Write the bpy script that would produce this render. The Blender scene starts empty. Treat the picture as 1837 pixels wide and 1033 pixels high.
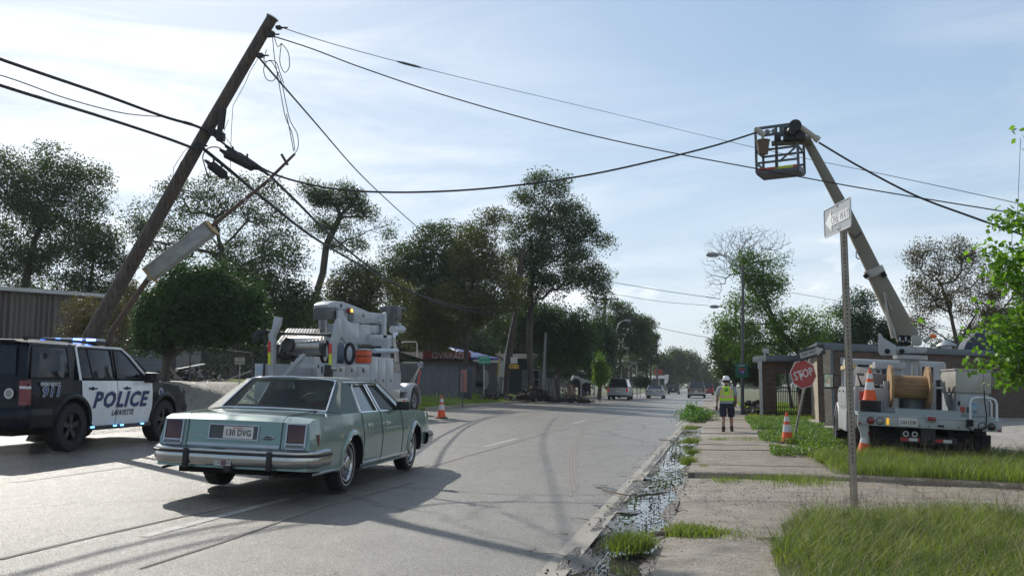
import bpy, bmesh, math, random
import numpy as np
from mathutils import Vector, Matrix, Euler
random.seed(7); RNG = np.random.default_rng(7)
R = math.radians
sc = bpy.context.scene
col = sc.collection

# ---------------------------------------------------------------- camera, sky, sun, exposure
F_PX, W_PX, H_PX = 1650.0, 1837.0, 1033.0
CAM = Vector((0, 0, 1.47))
PITCH = math.atan((691 - H_PX/2)/F_PX)
YAW = math.atan((1290 - W_PX/2)*math.cos(PITCH)/F_PX)
cd = bpy.data.cameras.new('camera'); cam = bpy.data.objects.new('camera', cd); col.objects.link(cam)
cd.sensor_width = 36.0; cd.lens = F_PX/W_PX*36.0; cd.clip_start = 0.1; cd.clip_end = 6000
cam.location = CAM; cam.rotation_euler = (R(90)+PITCH, 0, YAW); sc.camera = cam

SKY_K, SKY_TINT = .20, (1.42, 1.60, 1.79)
SUN_EL, SUN_LEFT = R(35), R(42)            # elevation; degrees left of the road direction (+Y)
world = bpy.data.worlds.new('World'); sc.world = world; world.use_nodes = True
wn, wl = world.node_tree.nodes, world.node_tree.links
wn.clear()
wout = wn.new('ShaderNodeOutputWorld'); wbg = wn.new('ShaderNodeBackground'); wbg.inputs[1].default_value = 0.15
sky = wn.new('ShaderNodeTexSky'); sky.sky_type = 'NISHITA'; sky.sun_disc = False
sky.sun_elevation = SUN_EL; sky.sun_rotation = -SUN_LEFT
sky.air_density = 1.0; sky.dust_density = 0.7; sky.ozone_density = 1.6; sky.altitude = 10
tc = wn.new('ShaderNodeTexCoord')
def wnoise(scale, stretch, detail, lo, hi, seed, dist=0.0, rough=.5):
    mp = wn.new('ShaderNodeMapping'); mp.inputs['Scale'].default_value = stretch
    mp.inputs['Location'].default_value = (seed, seed*1.7, seed*.3); mp.inputs['Rotation'].default_value = (0.0, R(6), R(20))
    n = wn.new('ShaderNodeTexNoise'); n.inputs['Scale'].default_value = scale; n.inputs['Detail'].default_value = detail
    n.inputs['Distortion'].default_value = dist; n.inputs['Roughness'].default_value = rough
    r = wn.new('ShaderNodeMapRange'); r.inputs[1].default_value = lo; r.inputs[2].default_value = hi
    wl.new(tc.outputs['Generated'], mp.inputs[0]); wl.new(mp.outputs[0], n.inputs[0]); wl.new(n.outputs[0], r.inputs[0])
    return r.outputs[0]
def wmath(op, a, b):
    m = wn.new('ShaderNodeMath'); m.operation = op; m.use_clamp = True
    for i, v in enumerate((a, b)):
        if isinstance(v, (int, float)): m.inputs[i].default_value = v
        else: wl.new(v, m.inputs[i])
    return m.outputs[0]
cirrus = wnoise(2.0, (1, 1, 6.5), 9, .40, .64, 3.1, 1.0, .62)
veil = wnoise(.9, (1, 1, 2.0), 3, .32, .62, 8.3)
puffs = wnoise(8.0, (1, 1, 2.4), 6, .57, .68, 1.9, .2, .55)
sep = wn.new('ShaderNodeSeparateXYZ'); wl.new(tc.outputs['Generated'], sep.inputs[0])
band = wn.new('ShaderNodeMapRange'); band.inputs[1].default_value = .26; band.inputs[2].default_value = .10; wl.new(sep.outputs[2], band.inputs[0])
band2 = wn.new('ShaderNodeMapRange'); band2.inputs[1].default_value = .02; band2.inputs[2].default_value = .07; wl.new(sep.outputs[2], band2.inputs[0])
pf = wmath('MULTIPLY', wmath('MULTIPLY', puffs, band.outputs[0]), band2.outputs[0])
cl = wmath('ADD', wmath('MULTIPLY', wmath('MULTIPLY', cirrus, veil), .95), wmath('MULTIPLY', veil, .18))
cl = wmath('MAXIMUM', cl, wmath('MULTIPLY', pf, .75))
def vmath(op, a, b):
    m = wn.new('ShaderNodeVectorMath'); m.operation = op
    for i, v in enumerate((a, b)):
        if isinstance(v, tuple): m.inputs[i].default_value = v
        else: wl.new(v, m.inputs[i])
    return m.outputs[0]
# thin high haze evens the sky out: c -> c / (1 + k c), slightly blue
air = vmath('DIVIDE', sky.outputs[0], vmath('ADD', vmath('MULTIPLY', sky.outputs[0], (SKY_K, SKY_K, SKY_K)), (1., 1., 1.)))
air = vmath('MULTIPLY', air, SKY_TINT)
hsv = wn.new('ShaderNodeHueSaturation'); hsv.inputs['Saturation'].default_value = 0.10; hsv.inputs['Value'].default_value = 1.32
wl.new(air, hsv.inputs['Color'])
mixc = wn.new('ShaderNodeMixRGB'); wl.new(cl, mixc.inputs[0]); wl.new(air, mixc.inputs[1])
addc = wn.new('ShaderNodeMixRGB'); addc.blend_type = 'ADD'; addc.inputs[0].default_value = 1; addc.inputs[2].default_value = (.5, .5, .5, 1)
wl.new(hsv.outputs[0], addc.inputs[1]); wl.new(addc.outputs[0], mixc.inputs[2])
wl.new(mixc.outputs[0], wbg.inputs[0]); wl.new(wbg.outputs[0], wout.inputs[0])

sd = bpy.data.lights.new('sun', 'SUN'); sd.energy = 4.2; sd.angle = R(0.55); sd.color = (1.0, .95, .86)
sun = bpy.data.objects.new('sun', sd); col.objects.link(sun)
sdir = Vector((-math.sin(SUN_LEFT)*math.cos(SUN_EL), math.cos(SUN_LEFT)*math.cos(SUN_EL), math.sin(SUN_EL)))
sun.rotation_euler = sdir.to_track_quat('Z', 'Y').to_euler()
sc.view_settings.view_transform = 'Standard'; sc.view_settings.look = 'None'
sc.view_settings.exposure = 0.1; sc.view_settings.gamma = 1.0; sc.view_settings.use_curve_mapping = False

# ---------------------------------------------------------------- survey helper: photo pixel -> place in the world
_M = (Matrix.Rotation(YAW, 3, 'Z') @ Matrix.Rotation(R(90)+PITCH, 3, 'X'))
def ray(px, py): return (_M @ Vector((px-W_PX/2, -(py-H_PX/2), -F_PX))).normalized()
def at(px, py, Y=None, D=None, z=None, X=None):
    d = ray(px, py)
    if Y is not None: t = Y/d.y
    elif z is not None: t = (z-CAM.z)/d.z
    elif X is not None: t = X/d.x
    else:
        v = _M @ Vector((0, 0, -1)); t = D/Vector((v.x, v.y)).normalized().dot(Vector((d.x, d.y)))
    return CAM + d*t
def pxscale(D): return D/F_PX

# ---------------------------------------------------------------- object helpers
def tag(o, label=None, cat=None, group=None, kind=None):
    if label: o['label'] = label
    if cat: o['category'] = cat
    if group: o['group'] = group
    if kind: o['kind'] = kind
    return o
def thing(name, label, cat, loc=(0, 0, 0), rz=0.0, group=None, rot=None):
    o = bpy.data.objects.new(name, None); col.objects.link(o); o.empty_display_size = .2
    o.location = loc; o.rotation_euler = rot if rot else (0, 0, rz)
    return tag(o, label, cat, group)
def copy_tree(o, parent=None):
    c = o.copy(); col.objects.link(c)
    if parent is not None: c.parent = parent
    for ch in list(o.children): copy_tree(ch, c)
    return c
def nrm_quat(d): return Vector(d).to_track_quat('Z', 'Y').to_matrix()

class MB:
    """collects shapes; build() links them as ONE mesh object"""
    def __init__(s): s.v = []; s.f = []; s.m = []; s.mi = 0
    def add(s, vs, fs):
        b = len(s.v); s.v += [tuple(p) for p in vs]; s.f += [tuple(i+b for i in f) for f in fs]; s.m += [s.mi]*len(fs); return s
    def box(s, c, size, rot=None, taper=None):
        x, y, z = (k/2 for k in size); tx, ty = taper or (1, 1)
        vs = [Vector((sx*x*(tx if sz > 0 else 1), sy*y*(ty if sz > 0 else 1), sz*z)) for sz in (-1, 1) for sy in (-1, 1) for sx in (-1, 1)]
        if rot is not None:
            m = rot if isinstance(rot, Matrix) else Euler(rot).to_matrix(); vs = [m @ v for v in vs]
        c = Vector(c)
        return s.add([v+c for v in vs], [(0, 2, 3, 1), (4, 5, 7, 6), (0, 1, 5, 4), (2, 6, 7, 3), (0, 4, 6, 2), (1, 3, 7, 5)])
    def bbox(s, a, b):
        return s.box([(a[i]+b[i])/2 for i in range(3)], [abs(b[i]-a[i]) for i in range(3)])
    def beam(s, p0, p1, w, h, up=(0, 0, 1)):
        p0, p1 = Vector(p0), Vector(p1); d = (p1-p0); L = d.length; d.normalize()
        x = d.cross(Vector(up)); 
        if x.length < 1e-4: x = Vector((1, 0, 0))
        x.normalize(); y = x.cross(d).normalized()
        vs = []
        for p in (p0, p1):
            for a, b in ((-1, -1), (1, -1), (1, 1), (-1, 1)): vs.append(p+x*a*w/2+y*b*h/2)
        return s.add(vs, [(3, 2, 1, 0), (4, 5, 6, 7), (0, 1, 5, 4), (1, 2, 6, 5), (2, 3, 7, 6), (3, 0, 4, 7)])
    def cyl(s, p0, p1, r0, r1=None, n=14, cap=True):
        r1 = r0 if r1 is None else r1
        return s.tube([p0, p1], [r0, r1], n, cap)
    def tube(s, path, rad, n=8, cap=True):
        path = [Vector(p) for p in path]
        if not hasattr(rad, '__len__'): rad = [rad]*len(path)
        k = len(path); ref = None; vs = []
        for i, p in enumerate(path):
            d = (path[min(i+1, k-1)]-path[max(i-1, 0)]).normalized()
            if ref is None: ref = Vector((0, 0, 1)) if abs(d.z) < .9 else Vector((1, 0, 0))
            x = (ref-d*ref.dot(d)).normalized(); y = d.cross(x); ref = x
            for j in range(n):
                a = 2*math.pi*j/n; vs.append(p+(x*math.cos(a)+y*math.sin(a))*rad[i])
        fs = [(i*n+j, i*n+(j+1) % n, (i+1)*n+(j+1) % n, (i+1)*n+j) for i in range(k-1) for j in range(n)]
        if cap: fs += [tuple(range(n-1, -1, -1)), tuple((k-1)*n+j for j in range(n))]
        return s.add(vs, fs)
    def lathe(s, prof, c=(0, 0, 0), axis=(0, 0, 1), n=24, cap=True):
        """prof: (r, h) pairs along the axis"""
        m = nrm_quat(axis); c = Vector(c); vs = []
        for r, h in prof:
            for j in range(n):
                a = 2*math.pi*j/n; vs.append(c+m @ Vector((r*math.cos(a), r*math.sin(a), h)))
        fs = [(i*n+j, i*n+(j+1) % n, (i+1)*n+(j+1) % n, (i+1)*n+j) for i in range(len(prof)-1) for j in range(n)]
        if cap and prof[0][0] > 1e-6: fs.append(tuple(range(n-1, -1, -1)))
        if cap and prof[-1][0] > 1e-6: fs.append(tuple((len(prof)-1)*n+j for j in range(n)))
        return s.add(vs, fs)
    def prism(s, poly, ext, origin=(0, 0, 0), ax=(1, 0, 0), ay=(0, 0, 1)):
        """2D polygon in the plane (ax, ay), pushed out along ext (vector)"""
        o, ax, ay, e = Vector(origin), Vector(ax), Vector(ay), Vector(ext); n = len(poly)
        a = [o+ax*p[0]+ay*p[1] for p in poly]; vs = a+[p+e for p in a]
        return s.add(vs, [tuple(range(n-1, -1, -1)), tuple(range(n, 2*n))]+[(i, (i+1) % n, n+(i+1) % n, n+i) for i in range(n)])
    def grid(s, rows, close=False):
        """rows: list of equal-length lists of points"""
        n = len(rows[0]); vs = [p for r in rows for p in r]
        fs = [(i*n+j, i*n+j+1, (i+1)*n+j+1, (i+1)*n+j) for i in range(len(rows)-1) for j in range(n-1)]
        if close: fs += [(i*n+n-1, i*n, (i+1)*n, (i+1)*n+n-1) for i in range(len(rows)-1)]
        return s.add(vs, fs)
    def build(s, name, mat=None, parent=None, smooth=None, bevel=0, mats=None, solid=0, recalc=True):
        me = bpy.data.meshes.new(name); me.from_pydata(s.v, [], s.f)
        for m in (mats or [mat]):
            if m: me.materials.append(m)
        if mats: me.polygons.foreach_set('material_index', s.m)
        if recalc or bevel:
            bm = bmesh.new(); bm.from_mesh(me)
            if recalc: bmesh.ops.recalc_face_normals(bm, faces=bm.faces)
            if bevel:
                ed = [e for e in bm.edges if len(e.link_faces) == 2 and e.calc_face_angle(0) > .6]
                bmesh.ops.bevel(bm, geom=ed, offset=bevel, segments=2, profile=.6, affect='EDGES', clamp_overlap=True)
            bm.to_mesh(me); bm.free()
        if smooth is not None or bevel:
            me.shade_smooth(); me.set_sharp_from_angle(angle=R(smooth or 40))
        me.update()
        o = bpy.data.objects.new(name, me); col.objects.link(o)
        if parent is not None: o.parent = parent
        if solid:
            md = o.modifiers.new('thickness', 'SOLIDIFY'); md.thickness = solid; md.offset = -1
        return o

def np_mesh(name, verts, faces, mat, parent=None, smooth=False):
    """verts (N,3), faces (M,k)"""
    verts = np.asarray(verts, np.float32); faces = np.asarray(faces, np.int32); k = faces.shape[1]
    me = bpy.data.meshes.new(name)
    me.vertices.add(len(verts)); me.vertices.foreach_set('co', verts.ravel())
    me.loops.add(faces.size); me.loops.foreach_set('vertex_index', faces.ravel())
    me.polygons.add(len(faces)); me.polygons.foreach_set('loop_start', np.arange(0, faces.size, k, dtype=np.int32))
    me.polygons.foreach_set('loop_total', np.full(len(faces), k, np.int32))
    if smooth: me.polygons.foreach_set('use_smooth', np.ones(len(faces), bool))
    me.update(calc_edges=True); me.materials.append(mat)
    o = bpy.data.objects.new(name, me); col.objects.link(o)
    if parent is not None: o.parent = parent
    return o

def text_mesh(name, body, size, mat, parent, mtx, depth=.002, shear=0, xs=1.0, bold=0.0, align='CENTER', space=1.0):
    """flat lettering; mtx maps text plane (x right, y up) into the parent's space"""
    cu = bpy.data.curves.new(name, 'FONT'); cu.body = body; cu.size = size; cu.align_x = align; cu.align_y = 'CENTER'
    cu.extrude = depth; cu.shear = shear; cu.offset = bold; cu.space_character = space; cu.resolution_u = 2
    t = bpy.data.objects.new('tmp', cu); col.objects.link(t)
    dg = bpy.context.evaluated_depsgraph_get(); me = bpy.data.meshes.new_from_object(t.evaluated_get(dg))
    bpy.data.objects.remove(t); bpy.data.curves.remove(cu)
    me.transform(Matrix.Diagonal((xs, 1, 1, 1))); me.transform(mtx); me.name = name; me.materials.clear(); me.materials.append(mat)
    o = bpy.data.objects.new(name, me); col.objects.link(o); o.parent = parent
    return o
def plane_mtx(origin, right, up):
    r, u = Vector(right).normalized(), Vector(up).normalized(); n = r.cross(u).normalized(); u = n.cross(r)
    m = Matrix((r, u, n)).transposed().to_4x4(); m.translation = Vector(origin); return m

# ---------------------------------------------------------------- materials
_mats = {}
def mat(name, c, rough=.6, metal=0, c2=None, scale=4, amount=.5, bump=0, bscale=None, coat=0, emit=None, estr=0, trans=0,
        transl=None, alpha=None, ior=1.45, spec=None, stretch=(1, 1, 1), rvar=.1, dirt=None, dscale=1.3, detail=4, isl=0, coord='Object'):
    if name in _mats: return _mats[name]
    m = bpy.data.materials.new(name); m.use_nodes = True; _mats[name] = m
    N, L = m.node_tree.nodes, m.node_tree.links; b = N['Principled BSDF']; out = N['Material Output']
    b.inputs['Metallic'].default_value = metal; b.inputs['Roughness'].default_value = rough; b.inputs['IOR'].default_value = ior
    if spec is not None: b.inputs['Specular IOR Level'].default_value = spec
    if coat: b.inputs['Coat Weight'].default_value = coat; b.inputs['Coat Roughness'].default_value = .06
    if trans: b.inputs['Transmission Weight'].default_value = trans
    if alpha is not None: b.inputs['Alpha'].default_value = alpha
    c = (*c[:3], 1); c2 = (*(c2 or tuple(k*.72 for k in c[:3]))[:3], 1)
    t = N.new('ShaderNodeTexCoord'); mp = N.new('ShaderNodeMapping'); mp.inputs['Scale'].default_value = stretch
    L.new(t.outputs[coord], mp.inputs[0])
    n = N.new('ShaderNodeTexNoise'); n.inputs['Scale'].default_value = scale; n.inputs['Detail'].default_value = detail; L.new(mp.outputs[0], n.inputs[0])
    r = N.new('ShaderNodeMapRange'); r.inputs[1].default_value = .32; r.inputs[2].default_value = .68; r.inputs[4].default_value = amount; L.new(n.outputs[0], r.inputs[0])
    mx = N.new('ShaderNodeMixRGB'); mx.inputs[1].default_value = c; mx.inputs[2].default_value = c2; L.new(r.outputs[0], mx.inputs[0])
    last = mx.outputs[0]
    if isl:
        g = N.new('ShaderNodeNewGeometry'); h = N.new('ShaderNodeHueSaturation'); rr = N.new('ShaderNodeMapRange')
        rr.inputs[3].default_value = 1-isl; rr.inputs[4].default_value = 1+isl
        L.new(g.outputs['Random Per Island'], rr.inputs[0]); L.new(rr.outputs[0], h.inputs['Value']); L.new(last, h.inputs['Color']); last = h.outputs[0]
    if dirt:
        n2 = N.new('ShaderNodeTexNoise'); n2.inputs['Scale'].default_value = dscale; n2.inputs['Detail'].default_value = 6; n2.inputs['Roughness'].default_value = .65
        L.new(t.outputs[coord], n2.inputs[0]); r2 = N.new('ShaderNodeMapRange'); r2.inputs[1].default_value = .5; r2.inputs[2].default_value = .75; r2.inputs[4].default_value = .75
        L.new(n2.outputs[0], r2.inputs[0]); m2 = N.new('ShaderNodeMixRGB'); m2.inputs[2].default_value = (*dirt, 1)
        L.new(r2.outputs[0], m2.inputs[0]); L.new(last, m2.inputs[1]); last = m2.outputs[0]
    L.new(last, b.inputs['Base Color'])
    if rvar and rough > .02:
        r3 = N.new('ShaderNodeMapRange'); r3.inputs[3].default_value = max(0, rough-rvar); r3.inputs[4].default_value = min(1, rough+rvar)
        L.new(n.outputs[0], r3.inputs[0]); L.new(r3.outputs[0], b.inputs['Roughness'])
    if bump:
        nb = N.new('ShaderNodeTexNoise'); nb.inputs['Scale'].default_value = bscale or scale*4; nb.inputs['Detail'].default_value = 5; L.new(mp.outputs[0], nb.inputs[0])
        bp = N.new('ShaderNodeBump'); bp.inputs['Strength'].default_value = 1; bp.inputs['Distance'].default_value = bump
        L.new(nb.outputs[0], bp.inputs['Height']); L.new(bp.outputs[0], b.inputs['Normal'])
    if emit: b.inputs['Emission Color'].default_value = (*emit, 1); b.inputs['Emission Strength'].default_value = estr
    if transl:
        tr = N.new('ShaderNodeBsdfTranslucent'); ms = N.new('ShaderNodeMixShader'); ms.inputs[0].default_value = transl
        hs = N.new('ShaderNodeMixRGB'); hs.blend_type = 'MULTIPLY'; hs.inputs[0].default_value = 1; hs.inputs[2].default_value = (1.35, 1.5, .55, 1)
        L.new(last, hs.inputs[1]); L.new(hs.outputs[0], tr.inputs[0])
        L.new(b.outputs[0], ms.inputs[1]); L.new(tr.outputs[0], ms.inputs[2]); L.new(ms.outputs[0], out.inputs[0])
    return m
def glass(name, tint=(.7, .78, .76), clear=.6, rough=.02):
    """thin glazing: part see-through, part reflecting"""
    if name in _mats: return _mats[name]
    m = bpy.data.materials.new(name); m.use_nodes = True; _mats[name] = m
    N, L = m.node_tree.nodes, m.node_tree.links; b = N['Principled BSDF']; out = N['Material Output']
    b.inputs['Base Color'].default_value = (*[k*.12 for k in tint], 1); b.inputs['Roughness'].default_value = rough; b.inputs['Specular IOR Level'].default_value = .8
    n = N.new('ShaderNodeTexNoise'); n.inputs['Scale'].default_value = 3; r = N.new('ShaderNodeMapRange'); r.inputs[3].default_value = rough; r.inputs[4].default_value = rough+.05
    L.new(n.outputs[0], r.inputs[0]); L.new(r.outputs[0], b.inputs['Roughness'])
    tr = N.new('ShaderNodeBsdfTransparent'); tr.inputs[0].default_value = (*tint, 1)
    lw = N.new('ShaderNodeFresnel'); lw.inputs[0].default_value = 1.6
    mm = N.new('ShaderNodeMapRange'); mm.inputs[3].default_value = clear; mm.inputs[4].default_value = 0; L.new(lw.outputs[0], mm.inputs[0])
    ms = N.new('ShaderNodeMixShader'); L.new(mm.outputs[0], ms.inputs[0]); L.new(b.outputs[0], ms.inputs[1]); L.new(tr.outputs[0], ms.inputs[2]); L.new(ms.outputs[0], out.inputs[0])
    return m
RUBBER = mat('rubber', (.022, .022, .024), .8, bump=.002, scale=30)
BLACK = mat('black_plastic', (.02, .02, .022), .45)
DARK = mat('dark_cavity', (.012, .012, .013), .9)
CHROME = mat('chrome', (.72, .73, .75), .14, 1, rvar=.06)
STEEL = mat('galvanised_steel', (.42, .43, .44), .45, .85, c2=(.3, .31, .32), scale=9, bump=.0008)
WHITEP = mat('white_paint', (.78, .79, .80), .35, coat=.4, c2=(.68, .69, .70), dirt=(.48, .46, .42), dscale=2.2)
WOODPOLE = mat('pole_wood', (.125, .10, .082), .85, c2=(.05, .04, .034), scale=10, amount=1, stretch=(3, 3, .25), bump=.012, bscale=9)
WIRE = mat('cable_sheath', (.02, .02, .022), .5, scale=20)
# ---------------------------------------------------------------- THE SETTING: terrain, road, gutter, pavements
XL, XR = -12.2, -1.25           # road edges; lanes at -8.6 and -5.0
def smooth(a, b, x):
    t = np.clip((x-a)/(b-a), 0, 1); return t*t*(3-2*t)
def slope(Y): return .035-.024*smooth(45, 120, Y)
def rz(X, Y):
    """road surface height"""
    return slope(Y)*np.maximum(0, -X-1.0)
def gz(X, Y):
    """terrain height (everywhere)"""
    X = np.asarray(X, float); Y = np.asarray(Y, float)
    base = rz(np.maximum(X, XL-.05), Y)
    left = np.maximum(0, XL-X)
    side = (.02*np.minimum(left, 13)+1.05*smooth(1.3, 5.2, left)*smooth(14, 21, Y))*(1-smooth(35.5, 41, Y))
    lawn = (smooth(0.1, .5, left)*.12+smooth(.3, 3.5, left)*.38)*smooth(36, 39.5, Y)*(1-smooth(110, 180, Y)*.6)
    rbank = .35*smooth(16, 30, left)
    right = smooth(1.3, 3.5, X)*.05*smooth(14.5, 16, Y)
    return base+side+lawn+rbank+right
def gzf(X, Y): return float(gz(X, Y))
def ground_pt(px, py, z0=0.3, it=12):
    z = z0
    for _ in range(it):
        p = at(px, py, z=z); z = .5*z+.5*gzf(p.x, p.y)
    return Vector((p.x, p.y, gzf(p.x, p.y)))

def ground_mat(name, cols, scale=1.2, bump=.02, bscale=14, rough=.9, speck=None, big=.08, cracks=None):
    if name in _mats: return _mats[name]
    m = bpy.data.materials.new(name); m.use_nodes = True; _mats[name] = m
    N, L = m.node_tree.nodes, m.node_tree.links; b = N['Principled BSDF']; b.inputs['Roughness'].default_value = rough
    t = N.new('ShaderNodeTexCoord')
    def noise(s, d=6, rg=.6, st=(1, 1, 1)):
        mp = N.new('ShaderNodeMapping'); mp.inputs['Scale'].default_value = st; L.new(t.outputs['Object'], mp.inputs[0])
        n = N.new('ShaderNodeTexNoise'); n.inputs['Scale'].default_value = s; n.inputs['Detail'].default_value = d; n.inputs['Roughness'].default_value = rg
        L.new(mp.outputs[0], n.inputs[0]); return n.outputs[0]
    def rng(v, a, b_, c=0, d=1):
        r = N.new('ShaderNodeMapRange'); r.inputs[1].default_value = a; r.inputs[2].default_value = b_; r.inputs[3].default_value = c; r.inputs[4].default_value = d
        L.new(v, r.inputs[0]); return r.outputs[0]
    def mix(f, a, b_, mode='MIX'):
        x = N.new('ShaderNodeMixRGB'); x.blend_type = mode
        for i, v in enumerate((f, a, b_)):
            if isinstance(v, (int, float)): x.inputs[i].default_value = v
            elif isinstance(v, tuple): x.inputs[i].default_value = (*v[:3], 1)
            else: L.new(v, x.inputs[i])
        return x.outputs[0]
    c = mix(rng(noise(scale), .35, .65), cols[0], cols[1])
    c = mix(rng(noise(big, 4), .42, .62), c, mix(1.0, c, cols[2] if len(cols) > 2 else (.8, .8, .8), 'MULTIPLY'))
    c = mix(rng(noise(.5, 6, .7, (1.6, .18, 1)), .45, .75, 0, .55), c, mix(1.0, c, (.72, .71, .70), 'MULTIPLY'))
    if speck:
        v = N.new('ShaderNodeTexVoronoi'); v.inputs['Scale'].default_value = speck[0]; L.new(t.outputs['Object'], v.inputs[0])
        sp = N.new('ShaderNodeSeparateColor'); L.new(v.outputs['Color'], sp.inputs[0])
        c = mix(rng(sp.outputs[0], .55, 1, 0, speck[1]), c, speck[2]); c = mix(rng(sp.outputs[1], .6, 1, 0, speck[1]), c, (.03, .03, .03))
        L.new(rng(sp.outputs[2], 0, 1, rough-.52, rough+.05), b.inputs['Roughness'])
    if cracks:
        v = N.new('ShaderNodeTexVoronoi'); v.feature = 'DISTANCE_TO_EDGE'; v.inputs['Scale'].default_value = cracks
        mp = N.new('ShaderNodeMapping'); L.new(t.outputs['Object'], mp.inputs[0]); 
        w = N.new('ShaderNodeVectorMath'); w.operation = 'ADD'; nn = N.new('ShaderNodeTexNoise'); nn.inputs['Scale'].default_value = 1.1; nn.inputs['Detail'].default_value = 6
        L.new(mp.outputs[0], nn.inputs[0]); L.new(mp.outputs[0], w.inputs[0]); L.new(nn.outputs['Color'], w.inputs[1]); L.new(w.outputs[0], v.inputs[0])
        c = mix(rng(v.outputs[0], .0, .012, .6, 0), c, (.05, .048, .045))
    L.new(c, b.inputs['Base Color'])
    if bump:
        bp = N.new('ShaderNodeBump'); bp.inputs['Distance'].default_value = bump; L.new(noise(bscale, 8, .7), bp.inputs['Height'])
        if speck:
            b2 = N.new('ShaderNodeBump'); b2.inputs['Distance'].default_value = bump*.6; L.new(v.outputs['Distance'] if not cracks else noise(speck[0], 2), b2.inputs['Height'])
            L.new(bp.outputs[0], b2.inputs['Normal']); L.new(b2.outputs[0], b.inputs['Normal'])
        else: L.new(bp.outputs[0], b.inputs['Normal'])
    return m
SOIL = ground_mat('soil_and_turf', [(.10, .10, .045), (.06, .085, .025), (.9, .95, .8)], 1.5, .05)
ASPH = ground_mat('worn_asphalt', [(.235, .215, .185), (.175, .16, .136), (.80, .79, .78)], 2.2, .010, 60, .72, (95, .55, (.42, .39, .35)), cracks=.13)
CONC = ground_mat('old_concrete', [(.36, .305, .24), (.22, .18, .13), (.70, .66, .60)], 2.4, .02, 28, .88, (45, .3, (.42, .38, .32)), cracks=.5)
GRAVEL = ground_mat('gravel_lot', [(.36, .34, .28), (.20, .19, .15), (.9, .88, .85)], 3, .05, 16, .7, (22, .7, (.5, .46, .4)))
MUD = ground_mat('gutter_silt', [(.13, .11, .085), (.22, .19, .155), (.75, .75, .75)], 5, .02, 30, .55, (50, .4, (.25, .22, .19)))

def sheet(name, xs, ys, zf, m, kind='structure'):
    xs, ys = np.asarray(xs, float), np.asarray(ys, float); Xg, Yg = np.meshgrid(xs, ys); Zg = zf(Xg, Yg)
    v = np.stack([Xg, Yg, Zg], -1).reshape(-1, 3); n = len(xs)
    i, j = np.meshgrid(np.arange(len(ys)-1), np.arange(n-1), indexing='ij'); a = (i*n+j).ravel()
    f = np.stack([a, a+1, a+n+1, a+n], -1)
    o = np_mesh(name, v, f, m, smooth=True); return tag(o, kind=kind)
def vnoise(X, Y, s, seed=0):
    """cheap smooth value noise"""
    x, y = X*s+seed*13.7, Y*s+seed*7.3; xi, yi = np.floor(x), np.floor(y); fx, fy = x-xi, y-yi
    h = lambda a, b: (np.sin(a*127.1+b*311.7+seed)*43758.5453) % 1
    fx, fy = fx*fx*(3-2*fx), fy*fy*(3-2*fy)
    return (h(xi, yi)*(1-fx)+h(xi+1, yi)*fx)*(1-fy)+(h(xi, yi+1)*(1-fx)+h(xi+1, yi+1)*fx)*fy-.5
def fbm(X, Y, s, seed=0, n=4): return sum(vnoise(X, Y, s*2**k, seed+k)*.5**k for k in range(n))
def warp(a, b, n, p=2.2): return a+(b-a)*np.linspace(0, 1, n)**p
# the ground as one sheet to the horizon (sits lower than everything laid on it)
gx = np.concatenate([-warp(30, 1800, 14)[::-1], np.linspace(-29, 14, 130), warp(15, 1800, 14)])
gy = np.concatenate([[-300, -60, -20], np.linspace(-5, 130, 180), warp(132, 3200, 26)])
sheet('ground', gx, gy, lambda X, Y: gz(X, Y)-.09+(.04*fbm(X, Y, .35, 3))*((X < XL-.6) | (X > 1.6)), SOIL)
# carriageway
sheet('road', np.linspace(XL, XR, 40), np.concatenate([np.linspace(-12, 60, 60), warp(62, 1400, 40)]), lambda X, Y: rz(X, Y)+.006*fbm(X, Y, .3, 2), ASPH)
# side street and gravel lot to the left of the carriageway
sheet('side_street', np.linspace(-46, XL+.02, 60), np.linspace(-12, 37.6, 50), lambda X, Y: gz(X, Y)+.003+.012*fbm(X, Y, .5, 5), ASPH)
sheet('gravel_lot', np.linspace(-34, -12.9, 50), np.linspace(17.5, 34, 50), lambda X, Y: gz(X, Y)+.03+.03*fbm(X, Y, 1.2, 5)-.06*smooth(-13.4, -12.9, X), GRAVEL)
# left verge, kerb
LK = MB()
for k in range(44):
    y0, y1 = 37.6+k*2.5, 37.6+k*2.5+2.46
    z0, z1 = rz(XL, y0), rz(XL, y1)
    LK.grid([[(XL-.30, y0, z0+.135), (XL-.03, y0, z0+.13), (XL, y0, z0+.10), (XL+.02, y0, z0-.05)], [(XL-.30, y1, z1+.135), (XL-.03, y1, z1+.13), (XL, y1, z1+.10), (XL+.02, y1, z1-.05)]])
tag(LK.build('left_kerb', CONC), kind='structure')
# right: gutter with silt bed (bumpy, so that the water lies in its hollows)
def gut(X, Y):
    t = (X-XR)/(.72)
    return .02-.072*np.sin(np.clip(t, 0, 1)*math.pi)+.05*fbm(X, Y, 1.3, 9, 2)+.005*fbm(X, Y, 9, 4, 3)
sheet('gutter', np.linspace(XR-.05, -.52, 30), np.linspace(4, 34, 520), gut, MUD)
sheet('far_gutter', np.linspace(XR-.05, -.52, 5), np.linspace(33.9, 140, 60), lambda X, Y: .012+0*X, CONC)
# kerb line of the road edge: pale concrete strip
def strip(name, x0, x1, y0, y1, m, dz, n=60, wob=0):
    ys = np.linspace(y0, y1, n)
    return sheet(name, [x0, x1], ys, lambda X, Y: rz(X, Y)+.006*fbm(X, Y, .3, 2)+dz, m)
EDGEC = ground_mat('gutter_lip_concrete', [(.36, .33, .28), (.28, .26, .22), (.8, .8, .8)], 3, .006, 40, .8)
strip('gutter_lip', XR-.16, XR+.06, 4, 60, EDGEC, .006)
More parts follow.
